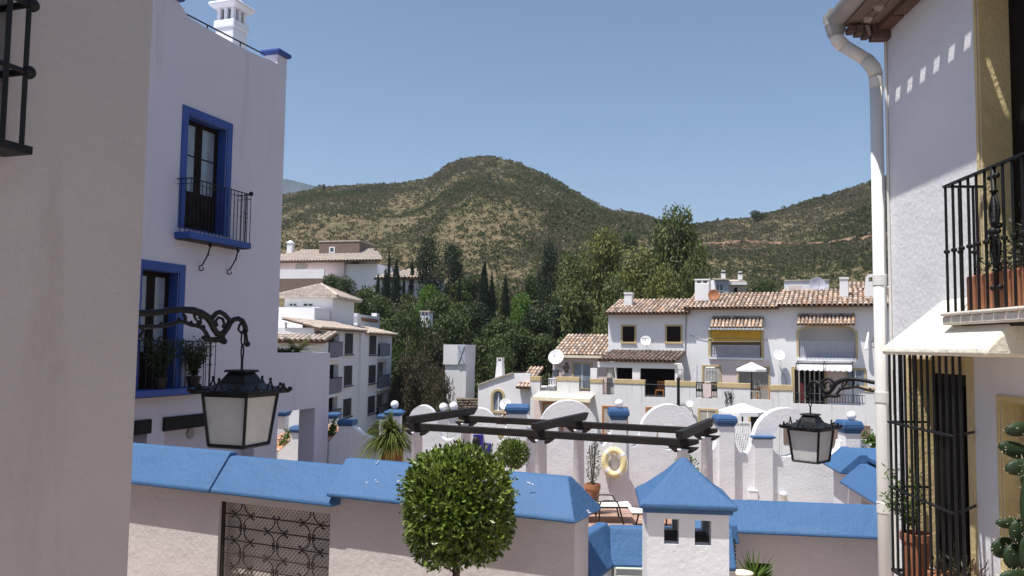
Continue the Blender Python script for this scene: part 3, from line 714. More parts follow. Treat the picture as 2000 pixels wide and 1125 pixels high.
def lantern(label, F, dw, rot, grp):
    c = (LC[0], 0); t = thing('wall_lantern', label, 'lantern', F, (0, 0, LW['hk']+dw), grp)
    def path(l, v=0): return [(a, v, b+dw) for a, b in l]
    n = len(ARM['main']); mb = MB().tube(path(ARM['main']), [.017]*5+[.02]*4+[.017]*5+[.014]*(n-14), 8)
    for k, r_ in (('bump',.013),('bump2',.008),('lower',.011),('curl',.009),('curl2',.007),('tip',.008),('leaf1',.014),('loop',.007),('drop',.012),('scr',.009)):
        mb.tube(path(ARM[k]), r_, 7)
    for l, rr in ((ARM['tip'][-1], .016), (ARM['drop'][-1], .017), (ARM['curl2'][2], .015), (ARM['leaf1'][0], .014), (ARM['bump'][2], .012), (ARM['lower'][7], .014)): mb.ball((l[0], 0, l[1]+dw), rr, 8, 6)
    r = random.Random(3)
    for k in range(2, 14, 2):
        a, b = ARM['lower'][min(k, 13)]; mb.ball((a, 0, b+dw+.006), .013, 7, 5, (1, .7, 1.3))
    part(t, 'bracket_arm', mb, M['iron'], smooth=True)
    part(t, 'wall_plate', MB().box(-.02, .012, -.07, .07, ARM['scr'][0][1]+dw-.12, ARM['main'][0][1]+dw+.12), M['iron'], bevel=.006)
    def link(z0, z1, ang):
        pts = [(c[0]+.011*cos(a)*cos(ang), .011*cos(a)*sin(ang), (z0+z1)/2+dw+((z1-z0)/2)*sin(a)) for a in [k*pi/7 for k in range(14)]]
        return MB().tube(pts, .0045, 6, closed=True)
    part(t, 'chain_link', link(LW['lk0']-.004, LW['lk1']+.004, .3), M['iron'], smooth=True); part(t, 'chain_link', link(LW['lk1']-.004, LW['hk']+.01, 1.8), M['iron'], smooth=True)
    part(t, 'rod', MB().tube([(c[0], 0, LW['cap']+dw), (c[0], 0, LW['rod']+dw-.004)], .007, 7), M['iron'])
    A, B, hb, ht = .138, .110, LW['b']+dw, LW['t']+dw
    roof = MB(); roof.frustum(c, .185, .185, ht, .187, .187, ht+.012, rot); roof.frustum(c, .178, .178, ht+.012, .085, .085, LW['r1']+dw, rot); roof.frustum(c, .085, .085, LW['r1']+dw, .05, .05, LW['r2']+dw, rot); roof.frustum(c, .068, .068, LW['r2']+dw, .062, .062, LW['cap']+dw, rot)
    rf = part(t, 'roof', roof, M['iron'], bevel=.004)
    cr = MB()
    for s_ in range(4):
        a0 = rot+s_*pi/2
        def pt(x, z, off=.184): return (c[0]+off*cos(a0)-x*sin(a0), off*sin(a0)+x*cos(a0), ht+.012+z)
        for x0 in (-.12, .0, .12):
            h_ = .062 if x0 == 0 else .032
            cr.tube([pt(x0-.03, 0), pt(x0-.02, h_*.4), pt(x0, h_), pt(x0+.02, h_*.4), pt(x0+.03, 0)], .006, 5); cr.ball(pt(x0, h_*1.1), .009, 6, 5)
        cr.tube([pt(-.18, .004), pt(-.06, .018), pt(-.05, .004), pt(.05, .004), pt(.06, .018), pt(.18, .004)], .006, 5)
        q = pt(.184, .008); cr.ball(q, .014, 7, 5)
    part(rf, 'crest', cr, M['iron'], smooth=True)
    fr = MB(); 
    def cn(k, s_, z): a = rot+pi/4+k*pi/2; return (c[0]+s_*sqrt(2)*cos(a), s_*sqrt(2)*sin(a), z)
    for k in range(4):
        fr.tube([cn(k, B, hb), cn(k, A, ht)], .0105, 4); fr.tube([cn(k, B, hb), cn(k+1, B, hb)], .010, 4); fr.tube([cn(k, A, ht-.006), cn(k+1, A, ht-.006)], .010, 4)
    part(t, 'frame', fr, M['iron'])
    for k in range(4):
        i = .955; p = [cn(k, B*i, hb+.004), cn(k+1, B*i, hb+.004), cn(k+1, A*i, ht-.008), cn(k, A*i, ht-.008)]; q = [(c[0]+(x-c[0])*.965, y*.965, z) for x, y, z in p]
        g = MB().add(p+q, [(0,1,2,3),(7,6,5,4),(0,4,5,1),(1,5,6,2),(2,6,7,3),(3,7,4,0)]); part(t, 'glass_panel', g, M['frost'])
    part(t, 'bulb', MB().ball((c[0], 0, ht-.09), .035, 10, 8, (1,1,1.4)).tube([(c[0],0,ht-.05),(c[0],0,ht)], .018, 8), M['whitegloss'], smooth=True)
    return t
lantern('wrought-iron wall lantern, the large near one hanging beside the beige house wall', FA1, 0, radians(13.5), 'wrought-iron wall lanterns')
FA2 = Frame((3.10, 6.63), atan2(.40, -.44))
pc = FA2.P(LC[0], 0, 0); yl = pc.y; pxl = 1000+FPX*pc.x/pc.y
dw2 = at_y(1594, 900, yl).z-LW['b']; print('right lantern px', pxl, yl, dw2)
lantern('wrought-iron wall lantern, the smaller far one on the corner of the right-hand house', FA2, dw2, radians(13.5-17), 'wrought-iron wall lanterns')

# ================================================================== FRONT GARDEN WALL
FG = Frame((0.49, 6.2), radians(-25))
t = thing('garden_wall', 'white garden wall topped with sky-blue sloping coping, an iron grille set in it', 'wall', FG, (-2.5, .15, 5))
OH = .14
def cw(px, py): return FG.w(px, py, -OH)
x1, x2, x3 = FG.u(405, 965, -OH), FG.u(640, 975, -OH), 0.0
wb1 = cw(320, 946); wb2 = (cw(410, 961)+cw(630, 979))/2; wb3 = (cw(660, 969)+cw(1060, 1004))/2
print('coping', x1, x2, wb1, wb2, wb3, FG.w(320, 872, .12)-wb1, FG.w(520, 897, .12)-wb2, FG.w(720, 899, .12)-wb3, FG.w(1050, 919, .12)-wb3)
def coping(u0, u1, wb, h=.30, v0=-OH, v1=.44, ra=.11, rb=.19, hip=0.0, th=.03):
    prof = [(v0, wb-th), (v0, wb), (ra, wb+h), (rb, wb+h), (v1, wb), (v1, wb-th)]; k = len(prof)
    vs = [(u0, a, b) for a, b in prof]
    vs += [(u1-(hip if b > wb+.01 else 0), a, b) for a, b in prof]
    mb = MB(); fs = [(i, i+k, (i+1) % k+k, (i+1) % k) for i in range(k)]+[tuple(range(k)), tuple(reversed(range(k, 2*k)))]
    fs = [tuple(reversed(f)) for f in fs]
    return mb.add(vs, fs)
h1 = FG.w(320, 872, .11)-wb1; h2 = FG.w(520, 897, .11)-wb2; h3 = FG.w(720, 899, .11)-wb3
og0, og1 = FG.u(426, 1050), FG.u(644, 1050); ogt = (FG.w(430, 985)+FG.w(640, 997))/2
mb = MB().prism([[(-8, 4.5), (0, 4.5), (0, wb3+.02), (x2, wb3+.02), (x2, wb2+.02), (x1, wb2+.02), (x1, wb1+.02), (-8, wb1+.02)], rect(og0, og1, 5.2, ogt)], 0, .30)
wl = part(t, 'wall', mb, M['white_dimmed'])
part(t, 'coping', coping(-8, x1+.015, wb1, h1, th=.035), M['blue'], bevel=.012)
part(t, 'coping', coping(x1+.017, x2+.03, wb2, h2, v0=-OH+.012, ra=.105), M['blue'], bevel=.012)
part(t, 'coping', coping(x2-.012, .06, wb3, h3, v0=-OH-.012, hip=.16), M['blue'], bevel=.014)
# bird droppings on the coping
mb = MB(); r = random.Random(4)
for px, py in ((733, 908), (742, 905), (715, 946), (733, 940), (735, 945), (778, 941), (1035, 945), (1150, 1001)):
    f = (py-905)/70; v = .10-(.10+OH)*min(1, max(0, f)); u = FG.u(px, py, v); w_ = FG.w(px, py, v)+.006
    for k in range(4):
        du, dz = r.uniform(-.02, .02), r.uniform(-.02, .02); mb.ball((u+du, v-dz*.6, w_-dz*-.8), .008, 6, 4, (1, .6, .7))
part(t, 'bird_droppings', mb, M['whitegloss'])
# iron grille with scroll stars in front of a plastic lattice
gr = part(t, 'iron_grille', MB().box(og0+.005, og0+.035, .03, .05, 5.2, ogt-.003), M['iron_brown'])
uu = lambda cx: FG.u(400+cx/6.667, 1040, .04)
ww_ = lambda cx, cy: FG.w(400+cx/6.667, 960+cy/6.667, .04)
rows = [(ww_(180, 285)+ww_(1630, 435))/2, (ww_(180, 455)+ww_(1630, 615))/2]
dz = rows[0]-rows[1]
for k in range(10):
    part(gr, 'bar', MB().tube([(og0+.03, .04, rows[0]-dz*k), (og1-.002, .04, rows[0]-dz*k)], .006, 5), M['iron_brown'])
cols = [uu(490), uu(925), uu(1390)]
for ci, u in enumerate(cols):
    for k in range(5):
        z = rows[0]-dz*(2*k+(1 if ci == 1 else 0)); a = .098; b = dz*.92; mb = MB()
        for sx in (-1, 1):
            for sz in (-1, 1):
                cv = [(u+sx*a*s_**1.0*(1-0), .04, z+sz*b*(1-s_)) for s_ in (0,)]
                p = [(u+sx*(.012+a*(f**1.9)), .04, z+sz*(.010+b*((1-f)**1.9))) for f in [q/8 for q in range(9)]]
                c1 = [(u+sx*(.012+.020*sin(g_)*(1-g_/9)+.004*g_), .04, z+sz*(b+.012+.018*(1-cos(g_))*(1-g_/8))) for g_ in [q*.55 for q in range(8)]]
                c2 = [(u+sx*(a+.012+.018*(1-cos(g_))*(1-g_/8)), .04, z+sz*(.010+.020*sin(g_)*(1-g_/9)+.004*g_)) for g_ in [q*.55 for q in range(8)]]
                mb.tube(p, .0055, 5); mb.tube(c1, .005, 5); mb.tube(c2, .005, 5)
        part(gr, 'scroll_star', mb, M['iron_brown'], smooth=True)
def latticemat():
    m, nt, b = new_mat('mesh_backing'); b.inputs['Base Color'].default_value = (.05,.04,.035,1); b.inputs['Roughness'].default_value = .9; return m
M['backing'] = latticemat()
lt = MB(); s = .042; W_, H_ = og1-og0, ogt-5.2
n = int((W_+H_)/s)+2
for k in range(n):
    c_ = k*s
    for sg in (1, -1):
        # diagonal strips clipped to the opening
        pts = []
        if sg > 0: a = (max(0, c_-H_), min(c_, H_)); e = (min(c_, W_), max(0, c_-W_))
        else: a = (max(0, c_-H_), H_-min(c_, H_)); e = (min(c_, W_), H_-max(0, c_-W_))
        if abs(a[0]-e[0]) < .01: continue
        d = Vector((e[0]-a[0], 0, e[1]-a[1])).normalized(); q = Vector((-d.z, 0, d.x))*.0088; y = .115+.004*sg
        A_, E_ = Vector((og0+a[0], y, 5.2+a[1])), Vector((og0+e[0], y, 5.2+e[1]))
        lt.add([A_+q, E_+q, E_-q, A_-q, A_+q+Vector((0,.004,0)), E_+q+Vector((0,.004,0)), E_-q+Vector((0,.004,0)), A_-q+Vector((0,.004,0))], [(0,1,2,3),(7,6,5,4),(0,4,5,1),(2,6,7,3)])
part(t, 'lattice_screen', lt, M['net'])
mb = MB().box(og0, og1, .27, .295, 5.2, ogt); part(t, 'screen_backing', mb, M['backing'])

# topiary trees
def topiary(label, c, r, base, leaf, n, grp, seed, sq=(1,1,1.06), tr=.03, power=2.6):
    t = thing('topiary_tree', label, 'tree', WORLD, (c[0], c[1], base), grp); R = random.Random(seed); mb = MB()
    for k in range(n):
        d = rvec(R); L = (abs(d.x)**power+abs(d.y)**power+abs(d.z)**power)**(-1/power)
        kk = R.choice((1.03, .99, .95, .88, .80, .70))*(1+.11*noise.noise(d*1.7+Vector((seed,0,0)))+R.uniform(-.03, .05))
        p = Vector((c[0]+d.x*L*r*sq[0]*kk, c[1]+d.y*L*r*sq[1]*kk, c[2]+d.z*L*r*sq[2]*kk))
        dr = (d*.75+rvec(R)*.8+Vector((0,0,.35))).normalized()
        mb.leaf(p, dr, (d+rvec(R)*.6+Vector((0,0,.6))).normalized(), leaf*R.uniform(.65, 1.25), leaf*.5)
    for k in range(48):
        d = rvec(R); d.z = abs(d.z)*.9 if k % 3 else d.z; d.normalize(); L = (abs(d.x)**power+abs(d.y)**power+abs(d.z)**power)**(-1/power)
        b0 = Vector((c[0]+d.x*L*r*sq[0], c[1]+d.y*L*r*sq[1], c[2]+d.z*L*r*sq[2])); out = (d+Vector((0,0,.5))).normalized()
        for q in range(7): mb.leaf(b0+out*leaf*.28*q, (out*.5+rvec(R)).normalized(), rvec(R), leaf*.8, leaf*.42)
    part(t, 'crown', mb, M['box'])
    part(t, 'dark_core', MB().ball(c, r*.70, 14, 10, sq), M['boxdark'])  # plain dark ball, its colour gives the shade between the leaves
    part(t, 'trunk', MB().tube([(c[0]+.01, c[1], base), (c[0]-.01, c[1], (base+c[2])/2), (c[0], c[1], c[2])], [tr, tr*.9, tr*.8], 9), M['bark'], smooth=True)
    return t
pc = at_y(895, 988, 5.75); topiary('large leafy ball-clipped topiary tree in front of the white garden wall', (pc.x, 5.75, pc.z), 96/FPX*5.75, 5.2, .046, 10500, 'ball topiary trees', 1)
pc = at_y(1002, 886, 12.0); topiary('small round topiary ball on a stem beyond the wall under the pergola', (pc.x, 12.0, pc.z), 28/FPX*12.0, 4.36, .034, 3600, 'ball topiary trees', 2, (1,1,.92), .03, 2.1)

# patio floor on the near side of the wall (clay tiled)
mb = MB(); mb.box(-9, 7, -4, 10.5, 4.2, 4.98)
solo('patio', None, None, mb, M['patio'], Frame((0,0), 0), kind='structure')
# ================================================================== RIGHT-HAND HOUSE
FR = Frame((3.062, 6.6), atan2(-.998, -.0624))
t = thing('balcony_house', 'white house on the right edge with a drainpipe, iron balcony and barred window', 'house', FR, (2, .5, 0))
uj, ud = FR.u(1914, 250), FR.u(1957, 900)
ws0, ws1 = FR.w(1862, 618, -.22), FR.w(1848, 366, -.22)
g0, g1 = FR.u(1779, 900), FR.u(1894, 900); gt = FR.w(1850, 703); gtc = FR.w(1822, 728, .17); gb = FR.w(1800, 1085)-.12
we = FR.w(1738, 47)
mb = MB().prism([[(0, -.5), (8, -.5), (8, we+.3), (0, we+.3)], rect(uj, uj+1.5, ws0, ws0+2.3), rect(g0, g1, gb, gt), rect(ud, ud+1.3, 5.0, FR.w(1960, 782))], 0, .34)
mb.box(0, 8, .34, 6, -.5, we+.3)
part(t, 'wall', mb, M['white_rough'])
for a, b_, c_, d_ in ((uj, uj+1.5, ws0, ws0+2.3), (ud, ud+1.3, 5.0, FR.w(1960, 782))):
    s = MB(); s.box(a, a+.012, .0, .333, c_, d_); s.box(b_-.012, b_, 0, .333, c_, d_); s.box(a+.012, b_-.012, 0, .333, d_-.012, d_)
    s.prism([[(a-.03, c_), (a, c_), (a, d_), (b_, d_), (b_, c_), (b_+.03, c_), (b_+.03, d_+.03), (a-.03, d_+.03)]], -.012, -.001)
    part(t, 'reveal', s, M['yellow'], bevel=.004)
    dd = MB().box(a+.013, b_-.013, .19, .33, c_, d_-.013) if a == uj else MB().box(a+.10, b_-.1, .10, .33, c_, d_-.10)
    lf = part(t, 'door', dd, M['door'] if a == uj else M['yellow']); 
    if a == uj: 
        for k in range(3): part(lf, 'door_panel', MB().box(a+.12+.45*k, a+.48+.45*k, .175, .189, c_+.2, d_-.2), M['door'], bevel=.006)
# barred window: trim, dark casement
tr = MB().prism([rect(FR.u(1774, 900), FR.u(1906, 900), gb-.05, FR.w(1850, 697)), rect(g0, g1, gb, gt)], -.010, -.001); part(t, 'window_trim', tr, M['yellow'])
rv = MB().box(g0, g0+.008, .0, .333, gb, gt).box(g1-.008, g1, 0, .333, gb, gt).box(g0+.008, g1-.008, .0, .333, gt-.008, gt).box(g0+.008, g1-.008, .165, .20, gtc, gt-.008); part(t, 'window_reveal', rv, M['yellow'])
cs = MB().prism([rect(g0+.009, g1-.009, gb, gtc-.002), rect(g0+.07, (g0+g1)/2-.03, gb+.08, gtc-.08), rect((g0+g1)/2+.03, g1-.07, gb+.08, gtc-.08)], .17, .22)
wn = part(t, 'window', cs, M['door'])
for a, b_ in ((g0+.07, (g0+g1)/2-.03), ((g0+g1)/2+.03, g1-.07)): part(wn, 'pane', MB().box(a, b_, .19, .20, gb+.08, gtc-.08), M['darkpane'])
# sloping hood above the window
hv, hg = -.35, -.26
hu0, hu1 = FR.u(1721, 689, hv), FR.u(1906, 690, hv)
hb_, hz = FR.w(1721, 692, hv), FR.w(1850, 584)
prof = [(0, hb_-.0), (hv, hb_-.0), (hv, hb_+.045), (0, hz)]
mb = MB(); vs = []
for u, ins in ((hu0, .20), (hu1+.1, 0)):
    vs += [(u, .0, hb_), (u, hv, hb_), (u, hv, hb_+.045), (u+ins, 0, hz)]
mb.add(vs, [(0,1,2,3),(7,6,5,4),(0,4,5,1),(1,5,6,2),(2,6,7,3),(3,7,4,0)])
part(t, 'window_hood', mb, M['hoodcol'], bevel=.02)
sill = MB().box(hu0+.01, FR.u(1908, 1000)+.2, -.34, .0, gb-.07, gb); part(t, 'window_sill', sill, M['terracotta'], bevel=.012)
sl = MB(); sl.add([(hu0+.03, 0, gb-.07), (hu0+.03, -.31, gb-.07), (hu0+.12, -.05, gb-.6), (hu1+.1, 0, gb-.07), (hu1+.1, -.31, gb-.07), (hu1+.1, -.05, gb-.6), (hu0+.12, 0, gb-.6), (hu1+.1, 0, gb-.6)], [(0,1,2),(1,4,5,2),(3,5,4),(0,2,6),(2,5,7,6)])
part(t, 'sill_corbel', sl, M['cream'])
# grille
G = MB(); fu0, fu1 = FR.u(1740, 860, hg), FR.u(1863, 800, hg)
gz0 = gb+.05
G.box(fu0-.012, fu1+.35, hg-.012, hg+.012, gz0-.012, gz0+.008); G.box(fu0-.012, fu0+.012, hg+.012, 0, gz0-.012, gz0+.008)
gr = part(t, 'window_grille', G, M['iron'])
for k in range(13):
    u = fu0+(fu1-fu0)*k/11; part(gr, 'bar', MB().tube([(u, hg, gz0), (u, hg, hb_)], .0095, 5), M['iron'])
for k in (1, 2): part(gr, 'bar', MB().tube([(fu0, hg+.085*k, gz0), (fu0, hg+.085*k, hb_)], .0095, 5), M['iron'])
for px, py in ((1738, 823), (1742, 950)):
    z = FR.w(px, py, hg); ul = FR.u(1905, 855)
    mb = MB(); N = 46
    for q in range(2):
        mb.tube([(fu0+(fu1-fu0)*k/N, hg-.013+.007*cos(k*1.3+q*pi), z+.007*sin(k*1.3+q*pi)) for k in range(N+1)], .0065, 5)
    mb.tube([(fu1, hg, z), (ul, -.01, z)], .009, 6); mb.tube([(fu0, hg, z), (fu0, 0, z)], .009, 6)
    part(gr, 'twisted_bar', mb, M['iron'], smooth=True)
# pots inside the grille
def pot(t, c, r0, r1, h, n=18, mat='terracotta'):
    return part(t, 'pot', MB().lathe([(r0*.9, 0), (r0, .01), (r1*.96, h*.82), (r1*1.06, h*.84), (r1*1.06, h), (r1*.9, h), (r1*.86, h*.88)], c, n), M[mat], smooth=False)
u = FR.u(1788, 1020, -.13); z = gb+.002
p = thing('potted_plant', 'tall green bushy plant in a round terracotta pot behind the window bars', 'plant', FR, (u, -.13, z))
ph = FR.w(1788, 1040, -.13)-z; ph = max(.14, ph); pot(p, (u, -.13, z), .075, .10, ph)
mb = MB(); r = random.Random(21)
for s_ in range(60):
    a = r.uniform(0, 6.3); e = Vector((cos(a)*.16-.10*r.random(), sin(a)*.10-.06, .25+r.random()*.26))
    if s_ % 4 == 0: e = Vector((-.32*r.uniform(.5, 1), -.12, r.uniform(.24, .36)))
    for q in range(11):
        f = (q+2)/12; pp = Vector((u+e.x*f, -.13+e.y*f, z+ph+e.z*f-.12*f*f*(.5 if s_ % 4 else 1)))
        mb.leaf(pp+rvec(r)*.012, (rvec(r)+e.normalized()*.4), rvec(r), r.uniform(.03, .055), .012)
part(p, 'foliage', mb, M['fresh'])
u = FR.u(1865, 1090, -.12)
p = thing('potted_plant', 'dry straggly plant in an oblong terracotta trough at the near end of the window sill', 'plant', FR, (u, -.12, z))
part(p, 'trough', MB().prism([[(u-.22, z), (u+.30, z), (u+.34, z+.15), (u-.26, z+.15)]], -.20, -.03), M['terracotta'], bevel=.015)
mb = MB(); r = random.Random(22)
for s_ in range(70):
    b0 = Vector((u+r.uniform(-.2, .25), -.12+r.uniform(-.05, .05), z+.14)); e = rvec(r)*.13+Vector((0, 0, .12))
    for q in range(5): mb.leaf(b0+e*(q/5), e+rvec(r)*.1, rvec(r), .05, .009)
part(p, 'foliage', mb, M['brownscrub'])
# upper balcony
bd = .24; ub0 = FR.u(1849, 500, -bd)
slab = part(t, 'balcony_slab', MB().box(ub0-.02, ub0+2.2, -bd-.03, 0, ws0-.055, ws0), M['stone_sill'], bevel=.01)
for k in range(16): part(slab, 'edge_tile', MB().box(ub0-.015+.125*k, ub0+.105+.125*k, -bd-.045, -.002, ws0+.001, ws0+.022), M['stone_sill'], bevel=.008)
part(slab, 'slab_dark_strip', MB().box(ub0+.10, ub0+2.2, -bd+.03, -.002, ws0-.075, ws0-.056), M['iron'])  # dark strip along the underside of the slab
rl = MB(); rl.box(ub0-.01, ub0+2.2, -bd-.012, -bd+.012, ws1-.008, ws1+.006); rl.box(ub0-.01, ub0+.012, -bd+.012, -.001, ws1-.008, ws1+.006)
R_ = part(t, 'balcony_railing', rl, M['iron'])
def bar(u, v):
    b = MB().tube([(u, v, ws0+.02), (u, v, ws1)], .0085, 6); b.lathe([(.008,-.014),(.017,-.008),(.019,0),(.017,.008),(.008,.014)], (u, v, ws0+.02+(ws1-ws0)*.47), 9); return part(R_, 'bar', b, M['iron'])
pu = [FR.u(x, 480, -bd) for x in (1851, 1868, 1884, 1896, 1912, 1926)]
sp = (pu[4]-pu[0])/4
for k in range(18):
    if k == 6: continue
    bar(ub0+.004+sp*k, -bd)
for k in (1, 2): bar(ub0, -bd+.085*k)
u = ub0+.004+sp*6; b = MB().tube([(u, -bd, ws0+.02), (u, -bd, ws1)], .014, 7); hh = ws1-ws0
for f in (.93, .17): 
    b.tube([(u-.035, -bd, ws0+hh*f), (u+.035, -bd, ws0+hh*f)], .012, 6); b.ball((u-.036, -bd, ws0+hh*f), .017, 7, 5); b.ball((u+.036, -bd, ws0+hh*f), .017, 7, 5)
for f in (.83, .29): b.lathe([(.01,-.012),(.026,0),(.01,.012)], (u, -bd, ws0+hh*f), 8)
for sx in (-1, 1):
    for k in range(2):
        b.tube([(u+sx*(.012+.036*sin(pi*q/8)), -bd, ws0+hh*(.31+.25*k+.24*q/8)) for q in range(9)], .008, 6)
for a in range(10): b.ball((u+.034*cos(a*.63*1), -bd+.012*sin(a*2), ws0+hh*.55+.055*sin(a*.63)), .017, 7, 5)
b.ball((u, -bd-.01, ws0+hh*.55), .028, 9, 6)
part(R_, 'cast_ornament', b, M['iron'], smooth=True)
pl = thing('planter_box', 'brown terracotta planter box with a plant behind the upper balcony bars', 'planter', FR, (uj+.4, -.1, ws0+.023))
part(pl, 'box', MB().box(FR.u(1916, 560, -.1), FR.u(1916, 560, -.1)+1.0, -.19, -.02, ws0+.023, ws0+.24), M['terracotta'], bevel=.012)
mb = MB(); r = random.Random(8)
for k in range(380):
    q = Vector((FR.u(1930, 560, -.1)+r.random()*.9, -.10+r.uniform(-.06,.08), ws0+.22+abs(r.gauss(0,.12)))); mb.leaf(q, rvec(r)+Vector((0,0,.5)), rvec(r), .06, .016)
part(pl, 'foliage', mb, M['olive'])
# eaves: gutter, corbelled bricks, downpipe
ev = -.44; nsl = 14
sf = MB(); sf.box(-.02, 8, -.175, 0, we, we+.10); sf.box(-.02, 8, -.335, -.235, we+.02, we+.10)
for k in range(36): sf.box(-.02+.225*k, -.02+.225*k+.115, -.235, -.175, we+.01, we+.10)
part(t, 'eaves_board', sf, M['brownstucco'])
br = MB().box(-.004, .10, -.14, -.001, we-.12, we-.002); cb = part(t, 'corbel', br, M['eaves'])
for k in range(24):
    me_ = MB().box(.10+.30*k, .10+.30*k+.27, -.10, -.001, we-.055, we-.004); part(cb, 'brick', me_, M['eaves'], bevel=.006)
for k in range(3): part(cb, 'brick', MB().box(-.015, .09, -.145-.06*(k+1), -.15-.06*k, we-.10+.022*k, we-.004), M['eaves'], bevel=.006)
rf = MB(); rf.add([(-.05, -.17, we+.105), (8, -.17, we+.105), (8, 3, we+1.3), (-.05, 3, we+1.3), (-.05, -.17, we+.16), (8, -.17, we+.16), (8, 3, we+1.36), (-.05, 3, we+1.36)], [(3,2,1,0),(4,5,6,7),(0,1,5,4),(2,3,7,6),(1,2,6,5),(3,0,4,7)])
ro = part(t, 'roof', rf, M['roofdark'])
gv, gr_ = -.385, .085
gut = MB(); n = 10; vs = []
for u in (-.10, 8):
    for k in range(n+1):
        a = pi+pi*k/n; vs.append((u, gv+gr_*cos(a), we+.11+gr_*sin(a)))
    for k in range(n+1):
        a = 2*pi-pi*k/n; vs.append((u, gv+(gr_-.006)*cos(a), we+.11+(gr_-.006)*sin(a)))
k2 = 2*(n+1); fs = [(i, (i+1) % k2, (i+1) % k2+k2, i+k2) for i in range(k2)]+[tuple(reversed(range(k2))), tuple(range(k2, 2*k2))]
gut.add(vs, fs); part(t, 'gutter', gut, M['pipe_grey'], smooth=False)
P = FR.u(1725, 600)  # pipe runs at the corner
pv = -.072; pr = .056; pu_ = -.03
pts = [(-.06, gv, we+.13), (-.06, gv, we-.05), (-.06, gv+.03, we-.11)]
zz = FR.w(1725, 128, pv)
pts2 = [(-.06, gv+.03, we-.10), (-.05, pv-.05, zz+.07), (-.045, pv-.012, zz+.03), (-.04, pv, zz-.02)]
mb = MB().lathe([(.085, .10), (.088, 0), (.07, -.07), (.06, -.10)], (-.06, gv, we+.05), 16); mb.box(-.15, .03, gv-.078, gv+.078, we+.10, we+.16); part(t, 'gutter_outlet', mb, M['pipe_grey'], smooth=False)
part(t, 'offset_pipe', MB().tube([(-.06, gv, we+.0), (-.06, gv+.01, we-.07), (-.058, gv+.06, we-.13)], .058, 14).tube([(-.058, gv+.05, we-.12), (-.05, pv-.06, zz+.10)], .053, 14).tube([(-.05, pv-.075, zz+.11), (-.045, pv-.02, zz+.04), (-.04, pv, zz-.03)], .059, 14), M['pipe'], smooth=True)
dp = part(t, 'downpipe', MB().tube([(-.04, pv, zz), (-.04, pv, 4)], .051, 18), M['pipe'], smooth=True)
for py in (150, 546, 776, 990):
    z = FR.w(1725, py, pv); part(dp, 'pipe_collar', MB().lathe([(.0535,-.045),(.056,-.04),(.056,.04),(.0535,.045)], (-.04, pv, z), 18).tube([(-.04, pv+.02, z-.06), (0, 0, z-.06)], .012, 6), M['pipe'], smooth=False)
part(t, 'cable_conduit', MB().tube([(.012, -.012, we-.1), (.012, -.012, 4)], .011, 6), M['pipe'])
# cactus at the right edge
cc = thing('prickly_pear', 'dark green prickly pear cactus with oval pads cutting into the right edge', 'cactus', FR, (FR.u(2010, 1000, -.35), -.35, 5))
for k, (px, py, rx, rz, ry) in enumerate([(1992,838,30,14,.15),(1990,880,36,16,-.3),(2004,912,30,16,.2),(2010,930,18,34,0),(1978,1022,28,11,0),(1972,1070,26,20,.3),(1994,1040,24,26,.2),(1990,1088,26,26,0),(1996,1128,34,16,.1),(2014,1080,24,40,0),(2018,990,20,60,0)]):
    v = -.36; c = (FR.u(px, py, v), v-.015*(k % 3), FR.w(px, py, v)); sc_ = (FR.P(*c)-CAM).dot(CF)/FPX
    mb = MB().ball((0,0,0), 1, 16, 10); ca, sa = cos(ry), sin(ry)
    Rv = FR.loc(CAM+CR)[:]; 
    ax = Vector((CR.dot(FR.U), CR.dot(FR.V), 0)).normalized(); nx = Vector((-ax.y, ax.x, 0))
    mb.v = [tuple(Vector(c)+ax*((x*rx*ca-z_*rz*sa)*sc_)+nx*(y*.022)+Vector((0,0,(x*rx*sa+z_*rz*ca)*sc_))) for x, y, z_ in mb.v]
    part(cc, 'pad', mb, M['cactus'], smooth=True)
part(cc, 'stem', MB().tube([(FR.u(2018, 1000, -.36), -.36, 5.0), (FR.u(2018, 960, -.36), -.36, FR.w(2018, 900, -.36))], .03, 8), M['cactus'], smooth=True)

# ================================================================== CHIMNEY TURRET, LOW COPINGS
FC = Frame((0, 0), radians(-6))
p0 = at_y(1343, 1000, 5.55); FC.o = Vector((p0.x, p0.y, 0))
t = thing('chimney_turret', 'white square chimney turret with a blue pyramid cap and two square smoke holes', 'chimney', FC, (0, .28, 5))
hw = (FC.u(1424, 1060)-FC.u(1263, 1060))/2; zb = (FC.w(1264, 1000)+FC.w(1420, 1006))/2
hs = [(FC.u(1297,1030), FC.u(1326,1030), FC.w(1310,1063), FC.w(1310,1014)), (FC.u(1357,1030), FC.u(1389,1030), FC.w(1372,1066), FC.w(1372,1017))]
mb = MB().prism([rect(-hw, hw, 4.6, zb)]+[rect(*h) for h in hs], 0, .10); mb.prism([rect(-hw, hw, 4.6, zb)]+[rect(*h) for h in hs], hw*2-.10, hw*2)
mb.box(-hw, -hw+.10, .10, hw*2-.10, 4.6, zb); mb.box(hw-.10, hw, .10, hw*2-.10, 4.6, zb)
part(t, 'body', mb, M['white'])
mb = MB().box(-hw+.10, hw-.10, .10, hw*2-.10, 4.6, hs[0][2]-.002); part(t, 'flue_floor', mb, M['brownstucco'])
c = (0, hw); a1 = hw+.045; zt = FC.w(1343, 894, hw)
mb = MB(); mb.frustum(c, hw+.022, hw+.022, zb, hw+.028, hw+.028, zb+.030); part(t, 'collar', mb, M['blue_far'], bevel=.006)
mb = MB(); z1 = zb+.030; H = zt-z1; lv = [(hw+.050, z1), (hw+.052, z1+.035), (hw*.90, z1+.035+(H-.035)*.20), (hw*.45, z1+.035+(H-.035)*.60), (.02, zt)]
vs = []; fs = []
